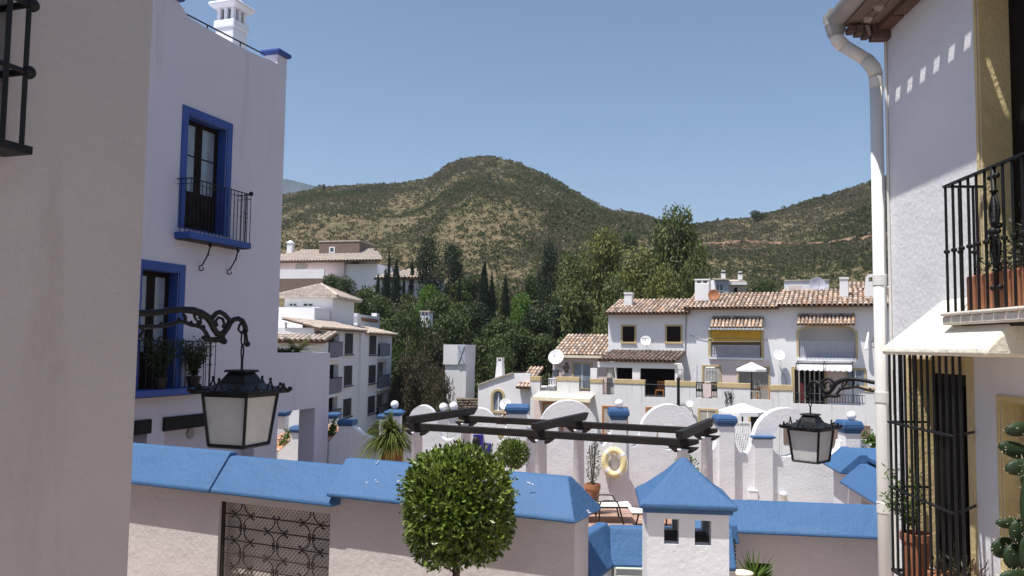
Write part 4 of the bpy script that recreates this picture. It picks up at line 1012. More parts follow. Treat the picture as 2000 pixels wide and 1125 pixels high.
for a, z in lv: vs += [(-a, hw-a, z), (a, hw-a, z), (a, hw+a, z), (-a, hw+a, z)]
for i in range(len(lv)-1):
    for j in range(4): fs.append((i*4+j, i*4+(j+1) % 4, i*4+4+(j+1) % 4, i*4+4+j))
fs += [(3,2,1,0), tuple(len(lv)*4-4+j for j in range(4))]
mb.add(vs, fs); part(t, 'cap', mb, M['blue'], bevel=.012)
# low L-shaped coping left of the turret
FD = Frame((0, 0), radians(-3)); p0 = at_y(1198, 1102, 6.9); FD.o = Vector((p0.x, p0.y, 0))
t = thing('low_wall', 'low white wall with an L-shaped blue coping between the garden wall and the turret', 'wall', FD, (0, .1, 4.6))
zl = FD.w(1215, 1102); hl = FD.w(1215, 1031, .12)-zl
ul = FD.u(1142, 1060, .0)
prof = [(-.02, zl-.03), (-.02, zl), (.13, zl+hl), (.26, zl+hl), (.40, zl)]
mb = coping(-.02, 1.0, zl, hl, v0=-.02, v1=.42, ra=.13, rb=.25); part(t, 'coping', mb, M['blue'], bevel=.014)
cP = FG.loc(FD.P(0, -.02, zl)); uc_, vc_ = cP[0], cP[1]
mb = MB(); vs = []
for v, dz_ in ((.315, 0), (vc_+.30, 0)):
    for u, z in ((uc_-.37, zl-.03), (uc_-.37, zl+.02), (uc_-.24, zl+hl), (uc_-.15, zl+hl), (uc_, zl), (uc_, zl-.03)): vs.append((u, v, z+dz_))
fs = [(i, i+6, (i+1) % 6+6, (i+1) % 6) for i in range(6)]+[(0,1,2,3,4,5),(11,10,9,8,7,6)]
def cvt(mb_, A_, B_):
    mb_.v = [tuple(B_.loc(A_.P(*p))) for p in mb_.v]; return mb_
mb.add(vs, fs); part(t, 'coping', cvt(mb, FG, FD), M['blue'], bevel=.014)
part(t, 'wall', cvt(MB().box(uc_-.34, uc_-.03, -.02, vc_+.25, 4, zl-.03), FG, FD), M['white_rough'])
part(t, 'wall', MB().box(0.02, 1.0, .02, .36, 4, zl-.03), M['white_rough'])
mb = MB(); u0_, u1_ = FD.u(1199, 1115, -.05), FD.u(1259, 1115, -.05); zt_, z2 = FD.w(1230, 1107, -.05), FD.w(1230, 1122, -.05)
mb.box(u0_, u1_, -.10, -.06, zt_-.012, zt_); mb.box(u0_, u1_, -.10, -.06, z2-.012, z2); mb.box(u0_, u0_+.018, -.10, -.06, z2-.5, zt_); mb.box(u1_-.018, u1_, -.10, -.06, z2-.5, zt_)
for k in range(5): mb.box(u0_+.018, u1_-.018, -.085, -.07, z2-.05-.06*k, z2-.03-.06*k)
tt = thing('metal_rack', 'pale green tubular metal frame under the low blue coping beside the turret', 'frame', FD, ((u0_+u1_)/2, -.08, 4.6)); part(tt, 'frame', mb, M['greenplastic'], bevel=.006)
# right garden wall
FW = Frame((0, 0), radians(-8)); p0 = at_y(1425, 1038, 8.4); FW.o = Vector((p0.x, p0.y, 0))
t = thing('side_wall', 'long low wall with plain blue coping between the turret and the right-hand house', 'wall', FW, (.8, .1, 4))
zl = (FW.w(1440, 1039, -.12)+FW.w(1720, 1046, -.12))/2; hl = FW.w(1560, 984, .10)-zl
ue_ = FW.u(1790, 1040)
part(t, 'coping', coping(-.55, ue_, zl, hl, v0=-.12, v1=.42, ra=.12, rb=.22), M['blue'], bevel=.014)
nu0, nu1, nz = FW.u(1464, 1110), FW.u(1509, 1110), FW.w(1485, 1101)
mb = MB().prism([[(-.5, 4), (nu0, 4), (nu0, nz), (nu1, nz), (nu1, 4), (ue_, 4), (ue_, zl), (-.5, zl)]], .02, .32); part(t, 'wall', mb, M['white_dimmed'])
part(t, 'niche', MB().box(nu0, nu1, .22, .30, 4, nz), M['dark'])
part(t, 'coping_end', MB().frustum((FW.u(1428, 1040)-.02, -.30), .05, .10, FW.w(1430, 1058, -.3), .03, .08, FW.w(1430, 1022, -.3)), M['blue'], bevel=.01)
mb = MB(); r = random.Random(15); c = Vector((FW.u(1472, 1125, -.35), -.35, FW.w(1470, 1135, -.35)))
for k in range(46):
    a = r.uniform(0, 6.3); e = r.uniform(.5, 1.4); L = r.uniform(.18, .34)
    mb.leaf(c, Vector((cos(a)*cos(e), sin(a)*cos(e), sin(e))), Vector((-sin(a), cos(a), .2)).cross(Vector((cos(a),sin(a),.1))), L, .022)
sk = thing('spiky_plant', 'spiky grass-like plant in front of the dark niche beside the turret', 'plant', FW, tuple(c)); part(sk, 'blades', mb, M['fresh'])
part(sk, 'pot', MB().lathe([(.07,-.22),(.10,-.02),(.11,-.02),(.11,.0),(.09,.0)], tuple(c), 12), M['terracotta'])
mb = MB(); u = FW.u(1431, 1085, -.45); 
for k in range(4):
    z = FW.w(1430, 1062+16*k, -.45); mb.tube([(u+.03*sin(q*.9), -.45, z-.045+.011*q) for q in range(9)], .007, 5); mb.tube([(u-.03*sin(q*.9), -.45, z-.045+.011*q) for q in range(9)], .007, 5)
mb.tube([(u, -.45, FW.w(1430, 1052, -.45)), (u, -.45, 4.5)], .008, 5)
solo('iron_gate_post', 'twisted black iron rod standing against the right side of the turret', 'ironwork', mb, M['iron'], FW, (u, -.45, 4.6), smooth=True)
mb = MB().ball((FW.u(1450, 1118, -.5), -.5, FW.w(1450, 1119, -.5)), .09, 14, 8, (1.2, 1, .28)); solo('flat_stone', 'pale flat stone cap at the bottom edge right of the turret', 'stone', mb, M['cream'], FW, (FW.u(1450, 1118, -.5), -.5, 4.8), smooth=True)
# stepped blue-roofed wall with iron gate in front of the right-hand house
dirn = Vector((.135, 1)).normalized(); FS = Frame((5.28, 13.0), atan2(-dirn.y, -dirn.x))
t = thing('gate_wall', 'short white wall with stepped blue coping over an iron lattice gate beside the drainpipe', 'wall', FS, (1, 0, 4))
zr = 8-1.52
def ridgecap(u0, u1, z, w, h, th=.03):
    prof = [(-w, z-h-th), (-w, z-h), (-.05, z), (.05, z), (w, z-h), (w, z-h-th)]; mb = MB(); k = 6
    vs = [(u0, a, b) for a, b in prof]+[(u1, a, b) for a, b in prof]
    return mb.add(vs, [(i, (i+1) % k, (i+1) % k+k, i+k) for i in range(k)]+[(5,4,3,2,1,0), (6,7,8,9,10,11)])
part(t, 'coping', ridgecap(-.1, .92, zr, .34, .26), M['blue'], bevel=.012)
part(t, 'coping', ridgecap(.925, 3.4, zr-.13, .34, .26), M['blue'], bevel=.012)
part(t, 'coping', MB().add([(-.06, .05, zr-.01), (-.06, 2.6, zr-.01), (1.4, 2.6, zr-.03), (1.4, .05, zr-.03), (-.06, .05, zr-.08), (-.06, 2.6, zr-.08), (1.4, 2.6, zr-.10), (1.4, .05, zr-.10)], [(0,3,2,1),(4,5,6,7),(0,1,5,4),(1,2,6,5),(2,3,7,6),(3,0,4,7)]), M['blue'], bevel=.01)
gu0, gu1 = FS.u(1682, 965, -.2), FS.u(1722, 965, -.2)
mb = MB().prism([[(0, 3.8), (gu0, 3.8), (gu0, zr-.52), (gu1, zr-.52), (gu1, 3.8), (3.4, 3.8), (3.4, zr-.36), (.95, zr-.36), (.95, zr-.27), (0, zr-.27)]], -.2, .2); part(t, 'wall', mb, M['white'])
gm = MB(); gz = zr-.53; n = 11
for k in range(n):
    f = k/(n-1); 
    for s_ in (1, -1):
        gm.tube([(gu0+(gu1-gu0)*((f+s_*.18*sin(q*1.05)) if 0 <= f+s_*.18*sin(q*1.05) <= 1 else min(1, max(0, f+s_*.18*sin(q*1.05)))), -.05, gz-(gz-4.2)*q/12) for q in range(13)], .012, 4)
part(t, 'iron_gate', gm, M['iron'])
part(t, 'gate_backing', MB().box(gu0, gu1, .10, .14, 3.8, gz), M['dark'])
mb = MB(); r = random.Random(31); c = at_y(1705, 862, 13.4)
for k in range(220): q = c+rvec(r)*Vector((1,1,1)).length*.11*r.random(); mb.leaf(q, rvec(r)+Vector((0,0,.4)), rvec(r), .08, .035)
mb.tube([(c.x,c.y,c.z-.35),(c.x,c.y,c.z)], .02, 5)
solo('yellow_green_plant', 'small yellow-green plant on top of the blue stepped coping by the drainpipe', 'plant', mb, M['lime'], WORLD, tuple(c))
sp_ = MB(); r = random.Random(99)
for ch in list(cc.children):
    if not ch.name.startswith('pad'): continue
    vs_ = ch.data.vertices; nn = len(vs_)
    for k in range(26):
        v_ = vs_[r.randrange(nn)]; b0 = v_.co+Vector(INFO[cc.name][1]); sp_.tube([tuple(b0), tuple(b0+v_.normal*.014+rvec(r)*.006)], [.0016, .0004], 3)
part(cc, 'spines', sp_, M['awning'], kind='stuff')
# ================================================================== POOL TERRACE
TF = 8-3.66
mb = MB().box(-9, 7, 9.5, 26, TF-.4, TF-.012); ter = solo('terrace_floor', None, None, mb, M['grout'], kind='structure')
INFO[ter.name] = (WORLD, (0,0,0))
tm = mesh('tile', MB().box(-.16, .16, -.16, .16, -.010, .0), M['floor'], (0,0,0), False)
for i in range(15):
    for j in range(13):
        piece(ter, 'tile', tm, (.55+.33*i, 15.2+.33*j, TF+rnd.uniform(-.0015,.0015)), (0, 0, rnd.choice((0, pi/2, pi))))
mb = MB(); 
for i in range(-28, 25):
    for j in range(18):
        x, y = .22+.33*i, 9.9+.33*j
        if y < 15.0: mb.box(x-.16, x+.16, y-.16, y+.16, TF-.010, TF)
tl = part(ter, 'tile', mb, M['floor'], kind='stuff')

FP = Frame((0, 0), radians(-2)); p0 = at_y(1208, 900, 19.0); FP.o = Vector((p0.x, p0.y, 0))
t = thing('scalloped_wall', 'white garden wall with ring-shaped scallops and capped posts behind the pergola', 'wall', FP, (0, .15, TF))
def Uw(px, py): return FP.hit(px, py)
path = []
def arcpx(cx, cy, rx, ry, a0, a1, n=18):
    return [Uw(cx+rx*cos(radians(a0+(a1-a0)*i/n)), cy-ry*sin(radians(a0+(a1-a0)*i/n))) for i in range(n+1)]
path += [Uw(790, 868)]
path += arcpx(825, 826, 28, 34, 180, 0)
path += arcpx(875, 832, 20, 28, 180, 360)
path += arcpx(935, 830, 33, 33, 180, 0)
path += arcpx(977, 836, 9, 26, 180, 360)
path += [Uw(988, 836), Uw(1040, 838)]
path += arcpx(1110, 838, 57, 56, 180, 0)
path += arcpx(1178, 848, 11, 22, 180, 360)
path += [Uw(1192, 848), Uw(1226, 848)]
path += arcpx(1238, 850, 11, 23, 180, 360)
path += arcpx(1308, 850, 58, 60, 180, 0)
path += arcpx(1384, 856, 17, 26, 180, 360)
path += [Uw(1403, 850), Uw(1434, 850)]
path += arcpx(1453, 850, 18, 38, 180, 360)
path += arcpx(1537, 860, 64, 63, 172, 0)
path += arcpx(1622, 862, 20, 28, 180, 360)
path += [Uw(1646, 860), Uw(1760, 862)]
end = FP.u(1760, 900); st = FP.u(790, 900)
outl = [(st-.3, TF-.2), (st-.3, path[0][1])]+path+[(end, TF-.2)]
holes = [arcpx(1110, 837, 20, 21, 0, 340, 17), arcpx(1307, 853, 25, 26, 0, 340, 17), arcpx(1536, 863, 30, 30, 0, 340, 17)]
mb = MB().prism([outl]+holes, 0, .32); part(t, 'wall', mb, M['white_rough'])
for px, py0, py1, hwpx, dep, gl in ((1010, 791, 808, 20, .20, 0), (1209, 797, 820, 15.5, .05, 1), (1418, 812, 832, 16, .16, 0), (1663, 822, 846, 15.5, .16, 1), (1490, 851, 857, 19, .10, 0)):
    u, z0, z1 = FP.u(px, py0, -dep/2), FP.w(px, py1, -dep/2), FP.w(px, py0, -dep/2); hw = abs(FP.u(px+hwpx, py0, -dep)-FP.u(px-hwpx, py0, -dep))/2
    po = part(t, 'post', MB().box(u-hw, u+hw, -dep, .318 if gl or px == 1010 or px == 1418 else -.002, TF-.1, z0), M['white_rough'], bevel=.02)
    cb = MB(); h = z1-z0; cv = (.32-dep)/2 if px != 1490 else -.05; hv_ = (.32+dep)/2 if px != 1490 else .05
    for a, za, b_, zb_ in ((.005, 0, .03, h*.3), (.05, h*.3, .06, h*.65), (.06, h*.65, .02, h)):
        cb.frustum((u, cv), hw+a, hv_+a, z0+za, hw+b_, hv_+b_, z0+zb_)
    part(po, 'cap', cb, M['blue_far'], bevel=.02)
def globe(px, py, Y, rpx, label):
    p = at_y(px, py, Y); r = rpx/FPX*Y; g = thing('globe_lamp', label, 'lamp', WORLD, (p.x, p.y, p.z-r*1.2), 'white globe lamps on the garden posts')
    part(g, 'globe', MB().ball(tuple(p), r, 20, 12), M['globe'], smooth=True)
    part(g, 'base', MB().lathe([(r*.62, -r*1.3), (r*.6, -r*1.05), (r*.45, -r*.85)], tuple(p), 14), M['pipe_grey'])
Yp = FP.P(0, .0, 0).y
globe(1209, 788, Yp, 8.2, 'white globe lamp on the blue-capped post above the life ring')
globe(1663, 812, FP.P(FP.u(1663, 812), 0, 0).y, 9, 'white globe lamp on the blue-capped post by the right-hand drainpipe')
# posts of a further terrace with globes
for px, py, Y, wpx, lb, lb2 in ((866, 795, 26.0, 26, 'white globe lamp, left one of the close pair beyond the pergola end', 'white post with blue cap, left of the pair beyond the pergola end'),
        (886, 793, 27.5, 26, 'white globe lamp, right one of the close pair beyond the pergola end', 'white post with blue cap, right of the pair beyond the pergola end'),
        (771, 790, 22.0, 36, 'white globe lamp on the broad blue cap behind the potted palm', 'white post with a broad round blue cap behind the potted palm')):
    p = at_y(px, py+9.5, Y); hw = wpx/2/FPX*Y
    gp = thing('gate_post', lb2, 'post', WORLD, (p.x, p.y, TF-.1))
    part(gp, 'shaft', MB().box(p.x-hw*.72, p.x+hw*.72, p.y-hw*.72, p.y+hw*.72, TF-.1, p.z-.16), M['white_rough'], bevel=.02)
    cb = MB()
    for a, za, b_, zb_ in ((.8, -.16, 1.0, -.10), (1.05, -.10, 1.05, -.05), (1.0, -.05, .6, 0)): cb.frustum((p.x, p.y), hw*a, hw*a, p.z+za, hw*b_, hw*b_, p.z+zb_)
    part(gp, 'cap', cb, M['blue_far'], bevel=.02); globe(px, py, Y, 8.2 if Y > 23 else 7.8, lb)
# ceramic things on the wall
mb = MB(); 
for a, b_, c_, d_ in ((924, 944, 888, 849), (944.2, 959, 889, 866)): 
    q0, q1 = FP.hit(a, c_, -.02), FP.hit(b_, d_, -.02); mb.box(q0[0], q1[0], -.03, -.002, q0[1], q1[1])
tp = thing('ceramic_mural', 'deep violet-blue stepped ceramic panel on the scalloped wall', 'panel', FP, (FP.u(940, 870), -.02, FP.w(940, 889))); part(tp, 'tiles', mb, M['blue_tile'], bevel=.004)
q = FP.hit(930, 868, -.09); wl_ = thing('wall_lamp', 'black dome wall lamp in front of the violet-blue panel', 'lamp', FP, (q[0], -.09, q[1]))
part(wl_, 'shade', MB().lathe([(.02,.19),(.05,.17),(.085,.10),(.095,.03),(.07,.0)], (q[0], -.12, q[1]), 14), M['iron'], smooth=True); part(wl_, 'stem', MB().lathe([(.06,-.2),(.035,-.12),(.03,0)], (q[0], -.12, q[1]), 10), M['iron'])
part(wl_, 'bracket', MB().tube([(q[0], -.12, q[1]+.05), (q[0], 0, q[1]+.05)], .02, 6), M['iron'])
q0, q1 = FP.hit(898, 882, -.02), FP.hit(908, 861, -.02); tp = thing('tile_plaque', 'small blue and white tile plaque left of the violet-blue panel', 'plaque', FP, (q0[0]+.05, -.02, q0[1]))
part(tp, 'border', MB().box(q0[0], q1[0], -.02, -.002, q0[1], q1[1]), M['whitegloss']); part(tp, 'tile', MB().box(q0[0]+.03, q1[0]-.03, -.028, -.0205, q0[1]+.03, q1[1]-.05), M['blue_tile'])
# life ring
q = FP.hit(1200, 903, -.17); lr = thing('life_ring', 'cream life ring hanging on the white scalloped wall', 'life ring', FP, (q[0], -.17, q[1]))
mb = MB(); a_ = radians(35); ca, sa = cos(a_), sin(a_)
pts = [(q[0]+.255*cos(k*pi/18)*ca, -.17-.255*cos(k*pi/18)*sa*.45, q[1]+.275*sin(k*pi/18)) for k in range(36)]
mb.tube(pts, .078, 14, closed=True); part(lr, 'ring', mb, M['ring'], smooth=True)
for k in range(4):
    j = 9*k+4; mb = MB(); c_ = Vector(pts[j]); n_ = (Vector(pts[j+1])-Vector(pts[j-1])).normalized(); mb.tube([c_-n_*.035, c_+n_*.035], .082, 14); part(lr, 'strap', mb, M['fabric'], smooth=False)
mb = MB(); rp = [(q[0]+.345*cos(k*pi/18)*ca, -.20-.345*cos(k*pi/18)*sa*.45, q[1]+.36*sin(k*pi/18)-.02*abs(sin(k*pi/9))) for k in range(36)]
mb.tube(rp, .008, 5, closed=True); part(lr, 'grab_rope', mb, M['fabric'])
mb = MB().tube([(q[0], 0.01, q[1]+.36), (q[0], -.2, q[1]+.30)], .012, 6); part(lr, 'hook', mb, M['iron'])
# small wall lights low on the wall
q0, q1 = FP.hit(1463, 976, -.12), FP.hit(1480, 960, -.12); bx = thing('wall_box', 'small white box fixed low on the scalloped wall', 'box', FP, (q0[0]+.1, -.06, q0[1])); part(bx, 'box', MB().box(q0[0], q1[0], -.13, -.001, q0[1], q1[1]), M['whitegloss'], bevel=.01)
part(bx, 'lid', MB().box(q0[0]-.006, q1[0]+.006, -.14, -.001, q1[1]+.001, q1[1]+.02), M['whitegloss'], bevel=.004)
q = FP.hit(1531, 968, -.1); bx = thing('wall_light', 'small white domed wall light low on the scalloped wall', 'lamp', FP, (q[0], -.08, q[1])); part(bx, 'dome', MB().ball((q[0], -.08, q[1]+.03), .085, 14, 8, (1, 1, .75)), M['globe'], smooth=True)
part(bx, 'housing', MB().lathe([(.05,-.12),(.075,0),(.075,.02)], (q[0], -.08, q[1]), 12), M['stone_sill'])

# ------------------------------------------------------------------ pergola
FO = Frame((.4875, 13.0), radians(-24))
zb0, zb1 = FO.w(1060, 855), FO.w(1060, 841)
t = thing('pergola', 'dark timber pergola on round white columns over the pool terrace', 'pergola', FO, (0, .9, TF))
nu = [FO.u(815, 838), 0.0, FO.u(1335, 862)]; dv = 1.80; hb = zb1-zb0
for v in (0, dv):
    a, b_ = (FO.u(792, 830, v), FO.u(1364, 862, v)) if v == 0 else (FO.u(897, 818, v), FO.u(1401, 843, v))
    pr = [(a, zb1), (a, zb0+hb*.45), (a+.16, zb0), (b_-.16, zb0), (b_, zb0+hb*.45), (b_, zb1)]
    part(t, 'beam', MB().prism([pr], v-.055, v+.055), M['wood_dark'], bevel=.008)
    for u in nu:
        part(t, 'column', MB().lathe([(.112, TF-.02), (.108, TF+.6), (.090, zb0-.06), (.098, zb0-.05), (.098, zb0-.03)], (u, v, 0), 20), M['white_rough'], smooth=True)
        cr = MB().prism([[(u-.22, zb0-.002), (u-.20, zb0-.03), (u-.12, zb0-.085), (u+.12, zb0-.085), (u+.20, zb0-.03), (u+.22, zb0-.002)]], v-.05, v+.05); part(t, 'corbel', cr, M['wood_dark'], bevel=.006)
for u in nu:
    z0, z1 = zb1+.002, zb1+.135
    pr = [(-.30, z0+.05), (-.16, z0), (dv+.20, z0), (dv+.27, z0+.02), (dv+.40, z1-.01), (dv+.40, z1), (-.30, z1)]
    part(t, 'cross_beam', MB().prism([pr], u-.05, u+.05, 'u'), M['wood_dark'], bevel=.006)

# ------------------------------------------------------------------ loungers, pots
def lounger(label, x1, y, z, grp):
    t = thing('sun_lounger', label, 'sun lounger', WORLD, (x1-.9, y, z), grp); h = .33; W = .31
    fr = MB()
    for s_ in (-1, 1): fr.tube([(x1, y+s_*W, z+h+.01), (x1-1.25, y+s_*W, z+h)], .017, 7); 
    for xx in (x1-.02, x1-1.2, x1-.65): fr.tube([(xx, y-W, z+h), (xx, y+W, z+h)], .014, 6)
    part(t, 'frame', fr, M['gunmetal'], smooth=True)
    for s_ in (-1, 1):
        a = MB().tube([(x1-.18, y+s_*(W+.03), z), (x1-.27, y+s_*(W+.03), z+.36), (x1-.31, y+s_*(W+.03), z+.45), (x1-.38, y+s_*(W+.03), z+.475), (x1-.58, y+s_*(W+.03), z+.475), (x1-.65, y+s_*(W+.03), z+.45), (x1-.68, y+s_*(W+.03), z+.36), (x1-.68, y+s_*(W+.03), z)], .018, 8); part(t, 'arm', a, M['gunmetal'], smooth=True)
        part(t, 'leg', MB().tube([(x1-1.15, y+s_*W, z), (x1-1.1, y+s_*W, z+h)], .016, 7), M['gunmetal'], smooth=True)
    n = 12; sl = MB(); vs = []; fs = []
    for k in range(n+1):
        xx = x1-1.25*k/n
        for s_ in (-1, 1): vs.append((xx, y+s_*W*.97, z+h+.025-.03*sin(pi*k/n)))
        for s_ in (-1, 1): vs.append((xx, y+s_*W*.97, z+h+.008-.03*sin(pi*k/n)))
    for k in range(n): b = 4*k; fs += [(b, b+4, b+5, b+1), (b+2, b+3, b+7, b+6), (b, b+2, b+6, b+4), (b+1, b+5, b+7, b+3)]
    sl.add(vs, fs); part(t, 'seat', sl, M['fabric'])
    bk = MB().add([(x1-1.25, y-W, z+h), (x1-1.25, y+W, z+h), (x1-1.8, y+W, z+h+.42), (x1-1.8, y-W, z+h+.42), (x1-1.25, y-W, z+h+.03), (x1-1.25, y+W, z+h+.03), (x1-1.8, y+W, z+h+.45), (x1-1.8, y-W, z+h+.45)], [(3,2,1,0),(4,5,6,7),(0,1,5,4),(1,2,6,5),(2,3,7,6),(3,0,4,7)]); part(t, 'backrest', bk, M['fabric'])
    return t
p = at_y(1230, 1010, 17.6); lounger('white and grey sun lounger standing beside the potted shrub on the terrace', p.x, 17.6, TF, 'sun loungers on the pool terrace')
l2 = lounger('white sun lounger half hidden behind the chimney turret', 0, 0, 0, 'sun loungers on the pool terrace')
p = at_y(1233, 1028, 16.75); l2.rotation_euler = (0, 0, pi); l2.location = (p.x+.9, 16.95, TF)
for k, (px, pyb, Y, pw, fw, ft, lb, mt, n) in enumerate(((1157, 973, 18.3, 30, 34, 862, 'slender variegated shrub in a wide terracotta bowl by the pergola column', 'olive', 420), (1340, 990, 17.6, 26, 56, 884, 'green potted shrub behind the point of the turret cap', 'fresh', 620))):
    p = at_y(px, pyb, Y); z = TF; r0 = pw/2/FPX*Y; t = thing('potted_shrub', lb, 'plant', WORLD, (p.x, Y, z), 'potted shrubs on the pool terrace')
    hp = at_y(px, 945 if k == 0 else 955, Y).z-z; part(t, 'pot', MB().lathe([(r0*.55, 0), (r0*.7, hp*.3), (r0*.95, hp*.8), (r0*1.05, hp*.85), (r0*1.05, hp), (r0*.85, hp), (r0*.8, hp*.9)], (p.x, Y, z), 20), M['terracotta'], smooth=False)
    top = at_y(px, ft, Y).z; mb = MB(); r = random.Random(40+k); fr_ = fw/2/FPX*Y
    for q in range(n):
        f = r.random(); a = r.uniform(0, 6.3); rr = fr_*sin(pi*(.1+.88*f))*sqrt(r.random()); c = Vector((p.x+rr*cos(a)+(.05 if k == 0 else 0)*f, Y+rr*sin(a), z+hp+(top-z-hp)*f)); mb.leaf(c, rvec(r)+Vector((0,0,.6)), rvec(r), .075 if k else .06, .03 if k else .022)
    part(t, 'foliage', mb, M[mt]); st_ = MB()
    for q in range(7):
        a = q*.9; st_.tube([(p.x, Y, z+hp*.8), (p.x+fr_*.25*cos(a), Y+fr_*.25*sin(a), z+hp+(top-z-hp)*.5), (p.x+fr_*.4*cos(a), Y+fr_*.4*sin(a), z+hp+(top-z-hp)*.9)], .008, 5)
    part(t, 'stems', st_, M['bark'])

# ------------------------------------------------------------------ potted palm and stepped brick copings on the left
Y = 15.2; p = at_y(766, 872, Y); zt_ = p.z
t = thing('potted_palm', 'bushy fountain palm in a square weathered terracotta pot', 'plant', WORLD, (p.x, Y, TF))
hw = 19/FPX*Y; zp = at_y(766, 899, Y).z
part(t, 'pot', MB().frustum((p.x, Y), hw*.85, hw*.85, TF, hw, hw, zt_-.06, .3).frustum((p.x, Y), hw*1.06, hw*1.06, zt_-.06, hw*1.06, hw*1.06, zt_, .3), M['terracotta'], bevel=.012)
mb = MB(); r = random.Random(77); c = Vector((p.x, Y, zt_))
for k in range(760):
    a = r.uniform(0, 6.3); e = r.uniform(-.1, 1.45); L = r.uniform(.38, .78); d = Vector((cos(a)*cos(e), sin(a)*cos(e), sin(e))); prev = c+Vector((0,0,.1)); W = .030
    left = cos(a) < -.2; L *= 1.2 if left else .8
    sd = Vector((-sin(a), cos(a), 0)); seg = 7; last = None
    for q in range(seg+1):
        f = q/seg; pp = c+Vector((0,0,.18))+d*L*f-Vector((0,0,.75*L*f*f*(.5+.5*cos(e)))); wq_ = W*(1-f)**.6*.5+.001
        cur = (pp+sd*wq_, pp-sd*wq_)
        if last: mb.add([last[0], last[1], cur[1], cur[0]], [(0,1,2,3)])
        last = cur
part(t, 'fronds', mb, M['palm'])
st_ = MB()
for k in range(4): a = k*1.6+.4; st_.tube([(p.x+.05*cos(a), Y+.05*sin(a), zt_-.05), (p.x+.10*cos(a), Y+.10*sin(a), zt_+.26)], [.05, .035], 8)
part(t, 'trunk', st_, M['bark'])
def stepwall(label, Y, pts, bricks, cap, plant):
    F = Frame((0, Y), radians(-6)); t = thing('stepped_wall', label, 'wall', F, (F.u(pts[0][0], 890), .1, TF))
    o = [F.hit(a, b_) for a, b_ in pts]; part(t, 'wall', MB().prism([[(o[0][0], TF-.2)]+o+[(o[-1][0], TF-.2)]], 0, .34), M['white_rough'])
    (x0, y0), (x1, y1), n = bricks; A = F.hit(x0, y0); B = F.hit(x1, y1); an = atan2(B[1]-A[1], B[0]-A[0]); L = hypot(B[0]-A[0], B[1]-A[1])/n
    bm_ = mesh('brick', MB().box(-L*.46, L*.46, -.02, .37, 0, .045), M['brick'], (0,0,0), False)
    VB = 1.5; B = F.hit(x1, y1, VB); uw_ = .46; tl_ = atan2(B[1]-A[1], VB); L = hypot(VB, B[1]-A[1])/n
    bm_ = mesh('brick', MB().box(-uw_/2, uw_/2, -L*.45, L*.45, 0, .05), M['brick'], (0,0,0), False)
    for k in range(n):
        f = (k+.5)/n; piece(t, 'brick', bm_, (A[0]+(B[0]-A[0])*f-uw_*.42+rnd.uniform(-.01,.01), VB*f, A[1]+(B[1]-A[1])*f+.012), (tl_, 0, rnd.uniform(-.02,.02)))
    rm = MB(); vs = []
    for (uu_, vv_, zz_) in ((A[0], 0, A[1]), (B[0], VB, B[1])):
        vs += [(uu_-uw_*.9, vv_, TF-.2), (uu_+.02, vv_, TF-.2), (uu_+.02, vv_, zz_), (uu_-uw_*.9, vv_, zz_)]
    rm.add(vs, [(0,1,2,3),(7,6,5,4),(3,2,6,7),(0,3,7,4),(1,5,6,2)]); part(t, 'ramp', rm, M['white_rough'])
    u0, z0 = F.hit(cap[0], cap[2]); u1, z1 = F.hit(cap[1], cap[3]); h = z1-z0
    part(t, 'cap', MB().frustum(((u0+u1)/2, .17), (u1-u0)/2*.92, .20, z0, (u1-u0)/2*.98, .24, z0+h*.45).frustum(((u0+u1)/2, .17), (u1-u0)/2*1.0, .25, z0+h*.45, (u1-u0)/2*.9, .2, z1), M['blue_far'], bevel=.012)
    part(t, 'pier', MB().box(u0+.03, u1-.03, -.01, .35, TF-.2, z0), M['white_rough'])
    mb = MB(); r = random.Random(Y)
    for k in range(170):
        f = r.random(); c_ = Vector((0,0,0)); q = F.hit(plant[0]+(plant[2]-plant[0])*f+r.uniform(-4,4), plant[1]+(plant[3]-plant[1])*f+r.uniform(-7,5), .45); mb.leaf(Vector((q[0], .45+r.uniform(-.1,.1), q[1])), rvec(r), rvec(r), .10, .05)
    solo('climbing_plant', 'fresh green plant climbing up behind the '+('left' if Y > 21 else 'right')+' brick-capped stepped wall', 'plant', mb, M['fresh'], F, (F.u(plant[0], plant[1], .45), .45, F.w(plant[0], plant[1], .45)), 'climbing plants at the stepped walls')
stepwall('white stepped wall with a sloping brick coping seen through the annex doorway', 22, [(541, 885), (586, 845), (605, 845), (605, 905)], ((541, 884), (582, 846), 9), (566, 592, 845, 833), (543, 880, 566, 842))
stepwall('white curved wall with a sloping brick coping right of the annex', 19, [(630, 872), (640, 866), (668, 834), (688, 833), (698, 842), (712, 851), (728, 857), (745, 862), (775, 868), (800, 870), (812, 900)], ((641, 864), (672, 833), 9), (659, 690, 832, 820), (641, 858, 655, 828))
mb = MB(); F = Frame((0, 24), 0)
for k, (x0, x1, y0, y1) in enumerate(((534, 560, 813, 804), (640, 660, 818, 808), (738, 756, 819, 811))):
    u0, z0 = F.hit(x0, y0); u1, z1 = F.hit(x1, y1); t = thing('wall_pier', ('white pier with a flat blue cap just right of the tall white house','white pier with a pale blue cap right beside the annex edge','small blue-capped pier left of the palm fronds')[k], 'post', F, ((u0+u1)/2, .2, TF), 'small blue-capped piers')
    part(t, 'shaft', MB().box(u0+.04, u1-.04, .02, .4, TF-.2, z0), M['white_rough']); part(t, 'cap', MB().box(u0, u1, -.05, .46, z0, z0+(z1-z0)*.5).box(u0-.03, u1+.03, -.08, .5, z0+(z1-z0)*.5, z1), M['blue_far'], bevel=.015)
